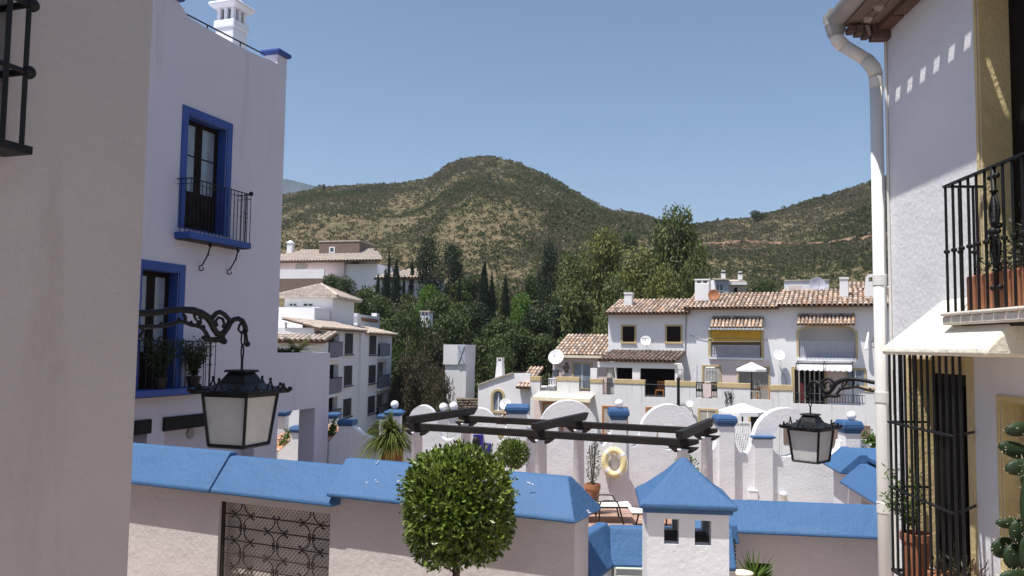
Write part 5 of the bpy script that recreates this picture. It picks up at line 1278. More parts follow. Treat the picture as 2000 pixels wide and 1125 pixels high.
# ================================================================== TERRACE HOUSES ACROSS THE VALLEY
p0 = at_y(1345, 700, 55.0); FT = Frame((p0.x, 55.0), radians(-23))
def bp(mb, F, x0, x1, y0, y1, v0, v1):
    xm, ym = (x0+x1)/2, (y0+y1)/2
    return mb.box(F.u(x0, ym, v0), F.u(x1, ym, v0), v0, v1, F.w(xm, y1, v0), F.w(xm, y0, v0))
def rp(F, x0, x1, y0, y1, v=0):
    xm, ym = (x0+x1)/2, (y0+y1)/2
    return rect(F.u(x0, ym, v), F.u(x1, ym, v), F.w(xm, y1, v), F.w(xm, y0, v))
TM = {}
def tile_mesh(L, r):
    key = (round(L, 3), round(r, 3))
    if key not in TM:
        mb = MB(); n = 5; vs = []
        for y, rr in ((0, r), (L, r*.86)):
            for q in (1.0, .82):
                for k in range(n+1):
                    a = pi*k/n; vs.append((rr*q*cos(a), y, rr*q*sin(a)*1.0))
        m_ = n+1; fs = []
        for k in range(n): fs += [(k, k+1, 2*m_+k+1, 2*m_+k), (m_+k+1, m_+k, 3*m_+k, 3*m_+k+1), (k, m_+k, m_+k+1, k+1)]
        mb.add(vs, fs); TM[key] = {}
        for mt in ('tile', 'tile_old', 'tile_far'): TM[key][mt] = mesh('tile', mb, M[mt], (0,0,0), False)
    return TM[key]
def tiled_roof(t, F, u0, u1, v0, w0, v1, w1, pitch=.28, row=.48, mat='tile', th=.10, pieces=True, slabmat='roofdark', skew=0):
    """slope from the eave (v0,w0) up to (v1,w1)"""
    L = hypot(v1-v0, w1-w0); an = atan2(w1-w0, v1-v0); nv, nw = -sin(an), cos(an)
    mb = MB(); q = [(v0, w0), (v1, w1)]; vs = []
    for u in (u0, u1):
        for a, b in q: vs += [(u+(skew if a == v1 else 0)*(1 if u == u0 else -1), a, b), (u+(skew if a == v1 else 0)*(1 if u == u0 else -1), a-nv*th, b-nw*th)]
    mb.add(vs, [(0,2,3,1),(4,5,7,6),(0,4,6,2),(1,3,7,5),(0,1,5,4),(2,6,7,3)])
    ro = part(t, 'roof', mb, M[slabmat])
    n = max(1, int(round((u1-u0)/pitch))); p_ = (u1-u0)/n; k = max(1, int(round(L/row))); rw = L/k; r = p_*.43
    tmesh = tile_mesh(rw*1.16, r)[mat]; st_ = MB()
    for j in range(k):
        s_ = rw*j-.04; f = (s_/L)
        for i in range(n):
            u = u0+p_*(i+.5)
            if skew and not (u0+skew*max(0, f)-.05 < u < u1-skew*max(0, f)+.05): continue
            lift = .030 if True else 0; a2 = an-.03+rnd.uniform(-.012, .012)
            loc = (u+rnd.uniform(-.012, .012), v0+s_*cos(an)+nv*lift, w0+s_*sin(an)+nw*lift)
            if pieces:
                piece(ro, 'tile', tmesh, loc, (a2, 0, rnd.uniform(-.03, .03)))
            else:
                ca, sa = cos(a2), sin(a2); st_.add([(loc[0]+v.co.x, loc[1]+v.co.y*ca-v.co.z*sa, loc[2]+v.co.y*sa+v.co.z*ca) for v in tmesh.vertices], [tuple(p.vertices) for p in tmesh.polygons])
    if not pieces: part(ro, 'tile', st_, M[mat], kind='stuff')
    return ro
def window(t, F, x0, x1, y0, y1, v, fr, f, pane='pane', mull=1, name='window', sill=True):
    s = MB(); o = rp(F, x0, x1, y0, y1, v); i_ = rp(F, x0+f, x1-f, y0+f, y1-f, v); s.prism([o, i_], v-.05, v-.002)
    if sill: s.box(o[0][0]-.03, o[1][0]+.03, v-.10, v-.051, o[0][1], o[0][1]+.08)
    w_ = part(t, name, s, M[fr])
    a, b_, c_, d_ = i_[0][0], i_[1][0], i_[0][1], i_[2][1]
    part(w_, 'pane', MB().box(a, b_, v-.012, v-.003, c_, d_), M[pane])
    if mull:
        m_ = MB()
        for k in range(mull): x = a+(b_-a)*(k+1)/(mull+1); m_.box(x-.03, x+.03, v-.025, v-.0125, c_, d_)
        part(w_, 'sash', m_, M['whitegloss'])
    return w_
def railing(t, F, x0, x1, y0, y1, v, n, mat='iron', name='railing', r=.014):
    mb = MB(); a, b_ = F.u(x0, y0, v), F.u(x1, y0, v); z0, z1 = F.w((x0+x1)/2, y1, v), F.w((x0+x1)/2, y0, v)
    mb.tube([(a, v, z1), (b_, v, z1)], r*1.5, 4); mb.tube([(a, v, z0+.06), (b_, v, z0+.06)], r*1.2, 4)
    for k in range(n+1): u = a+(b_-a)*k/n; mb.tube([(u, v, z0), (u, v, z1)], r, 4)
    return part(t, name, mb, M[mat])
def dish(label, F, px, py, rpx, v, el=.5, az=-.2, mount=.35, mat='whitegloss'):
    c = (F.u(px, py, v), v, F.w(px, py, v)); sc_ = (F.P(*c)-CAM).dot(CF)/FPX; r = rpx*sc_
    t = thing('satellite_dish', label, 'dish', F, c, 'satellite dishes on the houses')
    mb = MB().lathe([(r*.05, r*.26), (r*.35, r*.22), (r*.7, r*.10), (r*.97, -.01*r), (r, -.02*r), (r, .02*r), (r*.7, r*.14), (r*.35, r*.26), (r*.02, r*.30)], (0,0,0), 24)
    E = Matrix.Rotation(az, 4, 'Z') @ Matrix.Rotation(pi/2-el+pi, 4, 'X')
    def tf(m_): m_.v = [tuple(E @ Vector(p)+Vector(c)) for p in m_.v]; return m_
    m2 = MB(); m2.tube([(0, r*.9, r*.05), (0, r*.25, -r*.75)], r*.025, 5); m2.ball((0, r*.18, -r*.78), r*.09, 8, 6)
    part(t, 'reflector', tf(mb), M[mat], smooth=True); part(t, 'feed_arm', tf(m2), M['pipe_grey'])
    part(t, 'mount', MB().tube([(c[0], v+r*.3, c[2]-r*.2), (c[0]+r*.1, v+r*.35, c[2]-r*1.2), (c[0]+r*.1, v+mount, c[2]-r*1.25)], r*.05, 6), M['pipe_grey'])
    return t
def chair(label, F, px, py, v, mat, s=1.0, rz=0, grp='chairs on the house terraces', cat='chair'):
    c = (F.u(px, py, v), v, F.w(px, py, v)); t = thing('terrace_chair', label, cat, F, c, grp)
    def bx(a, b, c_, d, e, f): return MB().box(c[0]+a*s, c[0]+b*s, v+c_*s, v+d*s, c[2]+e*s, c[2]+f*s)
    part(t, 'seat', bx(-.24,.24,-.24,.24,.40,.45), M[mat]); bk = bx(-.24,.24,.20,.24,.45,.52).box(c[0]-.24*s, c[0]+.24*s, v+.2*s, v+.24*s, c[2]+.85*s, c[2]+.92*s)
    for k in range(5): bk.box(c[0]+(-.22+.1*k)*s, c[0]+(-.18+.1*k)*s, v+.2*s, v+.24*s, c[2]+.52*s, c[2]+.85*s)
    part(t, 'backrest', bk, M[mat])
    for a in (-.22, .22):
        for b in (-.22, .22): part(t, 'leg', bx(a-.025, a+.025, b-.025, b+.025, 0, .40), M[mat])
    return t
VP = -3.6
def parapet(t, F, segs, bottoms, x0, x1, v=VP, th=.25, holes=()):
    """segs = coping pieces (xa, xb, ytop, ybot); the wall dips between them to `bottoms`"""
    path = [(F.u(x0, 760, v), -.5)]
    for k, (xa, xb, yt, yb) in enumerate(segs):
        if k == 0 and xa > x0+1: path += [(F.u(x0, 760, v), F.w(x0, bottoms[0][2], v)), (F.u(xa, 760, v), F.w(xa, bottoms[0][2], v))]
        z = F.w((xa+xb)/2, yb, v); path += [(F.u(xa, yb, v), z), (F.u(xb, yb, v), z)]
        nx = segs[k+1][0] if k+1 < len(segs) else x1
        bt = [b for b in bottoms if b[0] <= xb+1 and b[1] >= xb+1]
        if bt and nx > xb+1: zz = F.w(xb, bt[0][2], v); path += [(F.u(xb, yb, v), zz), (F.u(nx, yb, v), zz)]
    path += [(F.u(x1, 760, v), -.5)]
    wl = part(t, 'terrace_wall', MB().prism([path]+list(holes), v, v+th), M['white_grubby'])
    for xa, xb, yt, yb in segs:
        mb = MB().box(F.u(xa-.6, yb, v), F.u(xb+.6, yb, v), v-.04, v+th+.04, F.w((xa+xb)/2, yb, v)+.002, F.w((xa+xb)/2, yt, v)); part(wl, 'coping', mb, M['yellow_far'], bevel=.02)

# ---- house A (left): two shuttered windows, tiled patio roof
A = thing('terraced_house', 'white terraced house with two dark shuttered upper windows above a weathered tiled patio roof', 'house', FT, (FT.u(1268, 700), 2, 0), 'row of terraced houses')
ua0, ua1, zea = FT.u(1188, 650), FT.u(1347, 650), FT.w(1268, 611)
part(A, 'wall', MB().box(ua0, ua1-.003, 0, 6.6, -.5, zea), M['white_far'])
vr = 3.2; zra = FT.w(1290, 586, vr)
tiled_roof(A, FT, ua0-.12, ua1+.05, -.62, zea-.06, vr, zra, .28, .52)
part(A, 'roof_back', MB().add([(ua0-.1, vr, zra), (ua1+.05, vr, zra), (ua1+.05, 7, zea-.1), (ua0-.1, 7, zea-.1)], [(0,1,2,3)]), M['roofdark'])
part(A, 'gable', MB().prism([[(0, zea), (vr, zra-.12), (6.6, zea)]], ua0, ua0+.2, 'u'), M['white_far'])
for k, (x0, x1) in enumerate(((1213, 1243), (1299, 1333))): window(A, FT, x0, x1, 634, 671, 0, 'yellow_far', 3.4, 'door', 0)
vp = -3.3; ze = FT.w(1250, 705, vp); zt = FT.w(1265, 686, 0)
tiled_roof(A, FT, FT.u(1168, 705, vp), ua1-.25, vp, ze, -.02, zt, .29, .56, 'tile_old', .07)
mb = MB(); z0, z1 = FT.w(1250, 719, vp+.3), FT.w(1250, 708, vp+.3); a, b_ = FT.u(1168, 712, vp+.3), FT.u(1332, 712, vp+.3)
mb.box(a, b_, vp+.2, vp+.4, z0, z1); part(A, 'patio_beam', mb, M['white_far'])
for x0, x1 in ((1153, 1166), (1235, 1250), (1318, 1331)): part(A, 'patio_column', bp(MB(), FT, x0, x1, 719, 760, vp+.22, vp+.42), M['white_far'])
part(A, 'drainpipe', MB().tube([(b_-.4, vp-.05, z1-.05), (b_, vp-.05, z1-.05), (b_+.12, vp-.05, z1-.3), (b_+.12, vp-.05, z0-1.2)], .06, 8), M['pipe'], smooth=True)
part(A, 'patio_doors', bp(bp(MB(), FT, 1205, 1238, 718, 760, -.06, -.003), FT, 1250, 1330, 718, 772, -.06, -.003), M['dark'])
part(A, 'side_pipe', MB().tube([(ua1-.2, -.06, zea), (ua1-.3, -.06, zt)], .035, 6), M['pipe_grey'])
ctop = FT.w(1226, 571, 1.3); part(A, 'chimney', bp(MB(), FT, 1219, 1234, 574, 597, 1.2, 1.7), M['white_grubby'], bevel=.02)
part(A, 'chimney_cap', bp(MB(), FT, 1218, 1235, 571, 574, 1.15, 1.75), M['white_far'])
parapet(A, FT, [(1036,1055,735,744),(1088,1131,736,744),(1153,1177,740,748),(1200,1259,741,750),(1299,1347,744,754)], [(1055,1088,763),(1131,1153,764),(1177,1200,771),(1259,1299,775),(1330,1360,764)], 1036, 1347)
for x0, x1, y0, y1, n in ((1056,1087,741,763,9),(1132,1152,744,763,6),(1178,1199,748,770,7),(1260,1298,751,774,11)): railing(A, FT, x0, x1, y0, y1, VP+.05, n)
for x0, x1, y0, y1 in ((1176, 1226, 793, 850), (1261, 1284, 795, 850)): window(A, FT, x0, x1, y0, y1, VP, 'orange', 3, 'curtain', 1, 'door')
chair('red-brown wooden chair in the gap of the terrace wall under the patio roof', FT, 1290, 777, VP+.9, 'orange', 1.15)
chair('white plastic chair behind the railing of the left terrace', FT, 1076, 768, VP+.8, 'whitegloss', 1.1)
mb = MB(); u, z = FT.u(1193, 750, VP+.8), FT.w(1193, 775, VP+.8); mb.lathe([(.05,0),(.05,1.2),(.30,1.25),(.22,1.9),(.02,2.3)], (u, VP+.8, z), 12); solo('folded_parasol', 'folded grey-beige parasol on the patio left of the tiled patio roof columns', 'parasol', mb, M['curtain'], FT, (u, VP+.8, z))
# awning over the lower left door
mb = MB(); a, b_ = FT.u(1040, 775, VP-.9), FT.u(1153, 775, VP-.9); z0, z1 = FT.w(1096, 777, VP-.9), FT.w(1096, 768, VP); n = 44
vs = [(a+(b_-a)*k/n, VP-.002, z1) for k in range(n+1)]+[(a+(b_-a)*k/n, VP-.9, z0) for k in range(n+1)]+[(a+(b_-a)*k/n, VP-.92, z0-.20-.05*(k % 2)) for k in range(n+1)]
mb.add(vs, [(k+j*(n+1), k+1+j*(n+1), k+1+(j+1)*(n+1), k+(j+1)*(n+1)) for k in range(n) for j in (0, 1)]); part(A, 'awning', mb, M['awning'])
part(A, 'pink_wall_panel', bp(MB(), FT, 1042, 1150, 776, 856, VP-.02, VP-.003), M['pink']); window(A, FT, 1060, 1100, 786, 850, VP-.021, 'orange', 3, 'curtain', 1, 'door')

# ---- lower tiled wing left of house A
Wg = thing('house_wing', 'low white tiled wing with a yellow-framed glass door and the big dish', 'house', FT, (FT.u(1130, 700), 1, 0))
uw0, uw1, zw = FT.u(1084, 700), ua0-.003, FT.w(1130, 693)
part(Wg, 'wall', MB().box(uw0, uw1, -.3, 5, -.5, zw), M['pink'], bevel=0); vr2 = 3.0; zr2 = FT.w(1150, 655, vr2)
part(Wg, 'side_wall', MB().prism([[(-.3, -.5), (5, -.5), (5, zw), (vr2, zr2-.15), (-.3, zw)]], uw0-.05, uw0-.002, 'u'), M['white_far'])
tiled_roof(Wg, FT, uw0-.12, uw1, -.65, zw-.05, vr2, zr2, .28, .5)
part(Wg, 'fascia', bp(MB(), FT, 1092, 1176, 694, 699, -.72, -.4), M['awning'])
window(Wg, FT, 1117, 1157, 707, 762, -.3, 'yellow_far', 4, 'curtainpane', 1, 'door', False)
mb = MB()
for x, y in ((1103, 718), (1110, 718), (1107, 711), (1107, 725)): u, z = FT.u(x, y, -.3), FT.w(x, y, -.3); mb.tube([(u, -.34, z), (u, -.303, z)], .14, 10)
part(Wg, 'wall_plates', mb, M['brownstucco'])
dish('largest satellite dish on the front of the low tiled wing', FT, 1086, 697, 15.5, -1.1, .45, .1, .8)
part(Wg, 'air_conditioner', bp(MB(), FT, 1079, 1088, 722, 736, -.9, -.5), M['pipe_grey'])
# ---- gabled white house further left
G_ = thing('gabled_house', 'white gabled house with an arched yellow-framed window and a tall tapered chimney', 'house', FT, (FT.u(985, 780, -3), 0, 0))
v = -3.2; o = [FT.hit(x, y, v) for x, y in ((934, 753), (966, 741), (1003, 729), (1036, 729))]; ax0, ax1, az, aw = FT.u(963, 790, v), FT.u(982, 790, v), FT.w(972, 802, v), FT.w(972, 774, v)
ar = [(ax0, az), (ax1, az), (ax1, aw)]+arc((ax0+ax1)/2, aw, (ax1-ax0)/2, 10, 170, 8)+[(ax0, aw)]
part(G_, 'wall', MB().prism([[(o[0][0], -.5)]+o+[(o[-1][0], -.5)], ar], v, v+.3).box(o[0][0], o[-1][0], v+.3, v+5, -.5, o[0][1]-.1), M['white_far'])
b3 = .16; ar2 = [(ax0-b3, az-b3), (ax1+b3, az-b3), (ax1+b3, aw)]+arc((ax0+ax1)/2, aw, (ax1-ax0)/2+b3, 5, 175, 8)+[(ax0-b3, aw)]
w_ = part(G_, 'window', MB().prism([ar2, ar], v-.06, v-.002), M['yellow_far']); part(w_, 'pane', MB().prism([ar], v+.12, v+.14), M['curtainpane']); part(w_, 'sash', MB().box((ax0+ax1)/2-.04, (ax0+ax1)/2+.04, v+.08, v+.115, az, aw+.2), M['whitegloss'])
mb = MB(); vs = []
for q in o[:3]: vs += [(q[0], v-.12, q[1]), (q[0], v+5, q[1]), (q[0], v-.12, q[1]+.09), (q[0], v+5, q[1]+.09)]
mb.add(vs, [f for k in (0, 4) for f in ((k, k+4, k+6, k+2), (k+2, k+6, k+7, k+3), (k+1, k+3, k+7, k+5), (k, k+1, k+5, k+4))]); part(G_, 'roof_edge', mb, M['tile_far'])
cu = FT.u(975, 720, v+1); c_ = MB().frustum((cu, v+1.2), .30, .28, FT.w(975, 743, v+1), .20, .2, FT.w(975, 706, v+1)); 
part(G_, 'chimney', c_, M['white_far'], bevel=.02)
cp = MB(); z = FT.w(975, 706, v+1)
for s_ in (-1, 1): cp.box(cu+s_*.17-.04, cu+s_*.17+.04, v+1.0, v+1.4, z+.002, z+.2)
cp.box(cu-.22, cu+.22, v+1.0, v+1.4, z+.202, z+.26); part(G_, 'chimney_top', cp, M['white_far'])
tiled_roof(G_, FT, FT.u(1008, 757, -3.7), FT.u(1036, 757, -3.7), -3.75, FT.w(1020, 757, -3.75), -1.2, FT.w(1045, 718, -1.2), .28, .45)
tiled_roof(G_, FT, FT.u(964, 822, -5), FT.u(990, 822, -5), -5.0, FT.w(975, 826, -5.), v-.01, FT.w(975, 807, v), .28, .42)
dish('satellite dish beside the arched window of the gabled house', FT, 987, 789, 11.5, -3.9, .45, .2, .6)

# ---- house B (middle): ochre blind loggia
B = thing('terraced_house', 'white terraced house with an ochre roller blind in its upper loggia, middle of the row', 'house', FT, (FT.u(1435, 700), 2, 0), 'row of terraced houses')
ub0_, ub1_, zeb = FT.u(1347, 650), FT.u(1521, 650), FT.w(1434, 601)
lo = rp(FT, 1388, 1487, 644, 698); d1 = rp(FT, 1374, 1406, 716, 749); d2 = rp(FT, 1443, 1501, 718, 782)
part(B, 'wall', MB().prism([rect(ub0_, ub1_-.003, -.5, zeb), lo, d2], 0, .3).box(ub0_, ub1_-.003, 1.4, 6.6, -.5, zeb), M['white_far'])
zrb = FT.w(1440, 574, vr); tiled_roof(B, FT, ub0_-.3, ub1_+.05, -.62, zeb-.06, vr, zrb, .28, .50)
part(B, 'roof_back', MB().add([(ub0_, vr, zrb), (ub1_, vr, zrb), (ub1_, 7, zeb), (ub0_, 7, zeb)], [(0,1,2,3)]), M['roofdark'])
a, b_, c_, d_ = lo[0][0], lo[1][0], lo[0][1], lo[2][1]
mb = MB().box(a, b_, .9, .95, c_, d_).box(a, a+.01, .3, .9, c_, d_).box(b_-.01, b_, .3, .9, c_, d_).box(a, b_, .3, .9, d_, d_+.1).box(a, b_, .3, .9, c_-.1, c_); part(B, 'loggia', mb, M['yellow_far'])
mb = MB().prism([rect(a-.16, b_+.16, c_-.02, d_+.02), lo], -.03, -.002); part(B, 'loggia_trim', mb, M['yellow_far'])
part(B, 'roller_blind', bp(MB(), FT, 1389, 1486, 644, 666, .04, .06), M['ochreblind']); part(B, 'blind_rail', MB().tube([FT.hit(1389, 667, .04)[:1]+(.03,)+FT.hit(1389, 667, .04)[1:], FT.hit(1486, 667, .04)[:1]+(.03,)+FT.hit(1486, 667, .04)[1:]], .035, 6), M['awning'])
def corrugated(t, F, x0, x1, y0, y1, v, n, mat):
    mb = MB(); a, b_ = F.u(x0, y0, v), F.u(x1, y0, v); z0, z1 = F.w((x0+x1)/2, y1, v), F.w((x0+x1)/2, y0, v); p_ = (b_-a)/n
    for k in range(n): mb.box(a+p_*k, a+p_*(k+.62), v-.012, v+.01, z0, z1)
    mb.box(a, b_, v+.011, v+.02, z0, z0+.08).box(a, b_, v+.011, v+.02, z1-.08, z1); return part(t, 'slatted_railing', mb, M[mat])
corrugated(B, FT, 1390, 1485, 674, 697, .10, 30, 'greyrail')
uC0, uC1 = FT.u(1385, 628, -.8), FT.u(1489, 628, -.8)
def canopy(t, F, x0, x1, ye, yt, v, n):
    a, b_ = F.u(x0, ye, v), F.u(x1, ye, v); tiled_roof(t, F, a, b_, v, F.w((x0+x1)/2, ye, v), -.01, F.w((x0+x1)/2, yt, -.2), (b_-a)/n, .27, 'tile', .05)
canopy(B, FT, 1386, 1489, 640, 619, -.95, 14)
part(B, 'canopy_gutter', bp(MB(), FT, 1384, 1490, 640.5, 644, -.97, -.003), M['whitegloss'])
part(B, 'loggia_slab', bp(MB(), FT, 1384, 1490, 698, 702, -.15, -.003), M['white_far'])
part(B, 'lower_pink_wall', MB().prism([rp(FT, 1388, 1503, 704, 790), rp(FT, 1443, 1501, 718, 790)], -.012, -.003), M['pink'])
window(B, FT, 1371, 1409, 713, 752, -.013, 'yellow_far', 3.2, 'curtain', 1); railing(B, FT, 1378, 1396, 718, 748, -.12, 6, 'whitegloss', 'window_bars', .02)
mb = MB(); q = d2; k_ = 20
for k in range(k_): x = q[0][0]+(q[1][0]-q[0][0])*k/k_; mb.box(x, x+(q[1][0]-q[0][0])/k_*.7, .16+.03*(k % 2), .22, q[0][1], q[2][1])
part(B, 'door_curtain', mb, M['curtain']); part(B, 'door_frame', MB().prism([rp(FT, 1440, 1504, 715, 782), d2], -.05, -.013), M['yellow_far'])
parapet(B, FT, [(1347.5,1359,745,755),(1401,1465,748,758),(1504,1521,752,763)], [(1359,1401,777),(1465,1504,780)], 1347.5, 1521)
railing(B, FT, 1360, 1400, 752, 776, VP+.05, 12)
for k, (x, mt, lb) in enumerate(((1366, 'broad', 'dark green chair at the left end of the middle terrace railing'), (1395, 'dark', 'black chair at the right end of the middle terrace railing'))):
    chair(lb, FT, x, 778, VP+.75, 'cactus' if k == 0 else 'dark', 1.1)
solo('striped_towel', 'pink and white striped towel hanging on the middle terrace railing', 'towel', bp(MB(), FT, 1373, 1389, 750, 775, VP-.03, VP-.01), M['pink'], FT, (FT.u(1381, 775, VP), VP, FT.w(1381, 775, VP)))
chair('pale chair behind the parasol pole on the middle terrace', FT, 1474, 781, VP+1.0, 'curtain', 1.3)
tb = thing('terrace_table', 'brown wooden table on the middle terrace beside the pale chair', 'table', FT, (FT.u(1492, 781, VP+1), VP+1, FT.w(1492, 781, VP+1))); u, z = FT.u(1492, 781, VP+1), FT.w(1492, 781, VP+1)
part(tb, 'top', MB().box(u-.4, u+.4, VP+.7, VP+1.3, z+.7, z+.75), M['orange'])
for a in (-.36, .36):
    for b in (.74, 1.26): part(tb, 'leg', MB().box(u+a-.03, u+a+.03, VP+b-.03, VP+b+.03, z, z+.7), M['orange'])
def parasol(label, F, px, v, ytop, yedge, ybase, hwpx, grp='white parasols'):
    u = F.u(px, yedge, v); zt, ze_, zb_ = F.w(px, ytop, v), F.w(px, yedge, v), F.w(px, ybase, v); t = thing('parasol', label, 'parasol', F, (u, v, zb_), grp); R = abs(F.u(px+hwpx, yedge, v)-u)
    mb = MB(); n = 8; vs = [(u, v, zt)]+[(u+R*cos(2*pi*(k+.5)/n), v+R*sin(2*pi*(k+.5)/n), ze_+.05) for k in range(n)]+[(u+R*cos(2*pi*(k+.5)/n), v+R*sin(2*pi*(k+.5)/n), ze_-.10) for k in range(n)]
    mb.add(vs, [(0, 1+k, 1+(k+1) % n) for k in range(n)]+[(1+k, 1+n+k, 1+n+(k+1) % n, 1+(k+1) % n) for k in range(n)]); part(t, 'canopy', mb, M['parasol'])
    part(t, 'pole', MB().tube([(u, v, zb_), (u, v, zt)], .035, 7), M['wood_dark']); rb = MB()
    for k in range(n): rb.tube([(u, v, zt-.04), (u+R*.97*cos(2*pi*(k+.5)/n), v+R*.97*sin(2*pi*(k+.5)/n), ze_+.02)], .012, 4)
    part(t, 'ribs', rb, M['pipe_grey']); return t
parasol('open white parasol on the middle house terrace in front of the sliding door', FT, 1468, VP+1.2, 707, 722, 781, 31)
part(B, 'chimney', bp(MB(), FT, 1357, 1385, 553, 598, 1.2, 2.0), M['white_far'], bevel=.03)
mb = MB()
for x0, x1 in ((1357, 1361), (1369, 1373), (1381, 1385)): bp(mb, FT, x0, x1, 547, 553, 1.25, 1.95)
bp(mb, FT, 1356, 1386, 544.5, 547, 1.2, 2.0); part(B, 'chimney_top', mb, M['white_far'])
part(B, 'chimney', MB().frustum((FT.u(1389, 560, 3), 3.1), .42, .4, FT.w(1389, 585, 3), .22, .3, FT.w(1389, 548, 3)), M['white_far'], bevel=.03)
dish('rusty round dish on the ridge beside the big double chimney', FT, 1394, 576, 11, .9, .2, .15, .5, 'terracotta')
pd_ = dish('white dish with dark print on the wall between the two shuttered windows', FT, 1261, 665, 10.2, -.5, .45, .2, .45)
mb = MB(); 
for k in range(5):
    c0 = FT.hit(1254+k*3.0, 662-.3*k, -.47); mb.box(c0[0], c0[0]+.055, -.475, -.465, c0[1]-.02, c0[1]+.035+.02*(k % 2))
part(pd_, 'print', mb, M['gunmetal'])
# ---- house C (right): arched loggia
Cc = thing('terraced_house', 'white terraced house with an arched upper loggia above a thin black pergola frame', 'house', FT, (FT.u(1615, 700), 2, 0), 'row of terraced houses')
uc0, uc1, zec = FT.u(1521, 650), FT.u(1760, 650), FT.w(1618, 596)
x0, x1 = FT.u(1560, 670), FT.u(1671, 670); zb_, zs, zm = FT.w(1615, 699), FT.w(1615, 650), FT.w(1615, 638)
al = [(x0, zb_), (x1, zb_), (x1, zs)]+[((x0+x1)/2+(x1-x0)/2*cos(radians(a)), zs+(zm-zs)*sin(radians(a))) for a in range(10, 180, 10)]+[(x0, zs)]
part(Cc, 'wall', MB().prism([rect(uc0, uc1, -.5, zec), al], -.02, .3).box(uc0, uc1, 1.5, 6.6, -.5, zec), M['white_far'])
zrc = FT.w(1610, 567, vr); tiled_roof(Cc, FT, uc0-.05, uc1, -.72, zec-.06, vr, zrc, .30, .56)
part(Cc, 'roof_back', MB().add([(uc0, vr, zrc), (uc1, vr, zrc), (uc1, 7, zec), (uc0, 7, zec)], [(0,1,2,3)]), M['roofdark'])
part(Cc, 'loggia', MB().box(x0-.1, x1+.1, 1.2, 1.25, zb_-.1, zm+.1).box(x0-.1, x0, .3, 1.2, zb_-.1, zm+.1).box(x1, x1+.1, .3, 1.2, zb_-.1, zm+.1).box(x0, x1, .3, 1.2, zb_-.12, zb_-.002).box(x0, x1, .3, 1.2, zm+.01, zm+.1), M['white_far'])
b4 = .13; al2 = [(x0-b4, zb_-.03), (x1+b4, zb_-.03), (x1+b4, zs)]+[((x0+x1)/2+((x1-x0)/2+b4)*cos(radians(a)), zs+(zm-zs+b4)*sin(radians(a))) for a in range(10, 180, 10)]+[(x0-b4, zs)]
part(Cc, 'arch_trim', MB().prism([al2, al], -.05, -.021), M['yellow_far'])
corrugated(Cc, FT, 1562, 1669, 666, 698, .10, 33, 'greyrail'); canopy(Cc, FT, 1556, 1670, 634, 614, -1.0, 15)
part(Cc, 'loggia_slab', bp(MB(), FT, 1556, 1672, 699, 705, -.35, -.022), M['white_far'])
mb = MB(); vf = -1.9
for x in (1555, 1609, 1665): q = FT.hit(x, 710, vf); mb.tube([(q[0], vf, q[1]), (q[0], vf, FT.w(x, 788, vf))], .03, 5); mb.tube([(q[0], vf, q[1]), (q[0], -.02, q[1]+.12)], .03, 5)
q0, q1 = FT.hit(1555, 710, vf), FT.hit(1665, 710, vf); mb.tube([(q0[0], vf, q0[1]), (q1[0], vf, q1[1])], .03, 5); part(Cc, 'pergola_frame', mb, M['iron'])
mb = MB(); n = 40; a, b_ = FT.u(1556, 716, -1.5), FT.u(1664, 716, -1.5); z0, z1 = FT.w(1610, 719, -1.5), FT.w(1610, 712, -.03)
vs = [(a+(b_-a)*k/n, -.03, z1) for k in range(n+1)]+[(a+(b_-a)*k/n, -1.5, z0) for k in range(n+1)]+[(a+(b_-a)*k/n, -1.52, z0-.12-.07*abs(sin(k*pi/4))) for k in range(n+1)]
mb.add(vs, [(k+j*(n+1), k+1+j*(n+1), k+1+(j+1)*(n+1), k+(j+1)*(n+1)) for k in range(n) for j in (0, 1)]); part(Cc, 'awning', mb, M['parasol'])
part(Cc, 'lower_pink_wall', bp(MB(), FT, 1614, 1650, 718, 785, -.035, -.022), M['pink'])
dr = part(Cc, 'door', bp(MB(), FT, 1552, 1610, 722, 788, -.05, -.022), M['dark'])
for k, x in enumerate((1561, 1572, 1582, 1591, 1601)): part(dr, 'curtain_strip', bp(MB(), FT, x-1.5, x+1.2, 722, 787, -.09, -.055), M['curtain'])
part(dr, 'red_curtain', bp(MB(), FT, 1563, 1570, 748, 786, -.10, -.06), M['red'])
part(Cc, 'door_trim', bp(bp(bp(MB(), FT, 1546, 1552, 717, 790, -.08, -.022), FT, 1610, 1616, 722, 790, -.08, -.022), FT, 1546, 1616, 717, 722, -.079, -.023), M['yellow_far'])
window(Cc, FT, 1650, 1692, 719, 757, -.036, 'yellow_far', 4, 'curtainpane', 1); 
parapet(Cc, FT, [(1521.5,1549,752,763),(1690,1750,757,767)], [(1549,1690,788)], 1521.5, 1750, holes=())
railing(Cc, FT, 1550, 1690, 770, 787, VP+.05, 26)
part(Cc, 'chimney', bp(MB(), FT, 1640, 1657, 545, 590, 1.0, 1.6), M['white_far'], bevel=.03); part(Cc, 'chimney_cap', bp(MB(), FT, 1639, 1658, 541, 545, .95, 1.65), M['white_grubby'])
q = FT.hit(1702, 590, .9); mb = MB(); hw = .33; z1 = FT.w(1702, 545, .9); pr = [(q[0]-hw*1.3, q[1]-.3), (q[0]+hw*1.3, q[1]-.3), (q[0]+hw, z1)]+arc(q[0], z1, hw, 20, 160, 6)+[(q[0]-hw, z1)]
mb.prism([pr, rect(q[0]-.13, q[0]+.13, z1-.15, z1+.12)], .9, 1.5); part(Cc, 'chimney', mb, M['white_far'])
tiled_roof(Cc, FT, FT.u(1655, 575, 3.3), FT.u(1700, 575, 3.3), 3.25, zrc, 5.5, FT.w(1690, 553, 5.5), .28, .5)
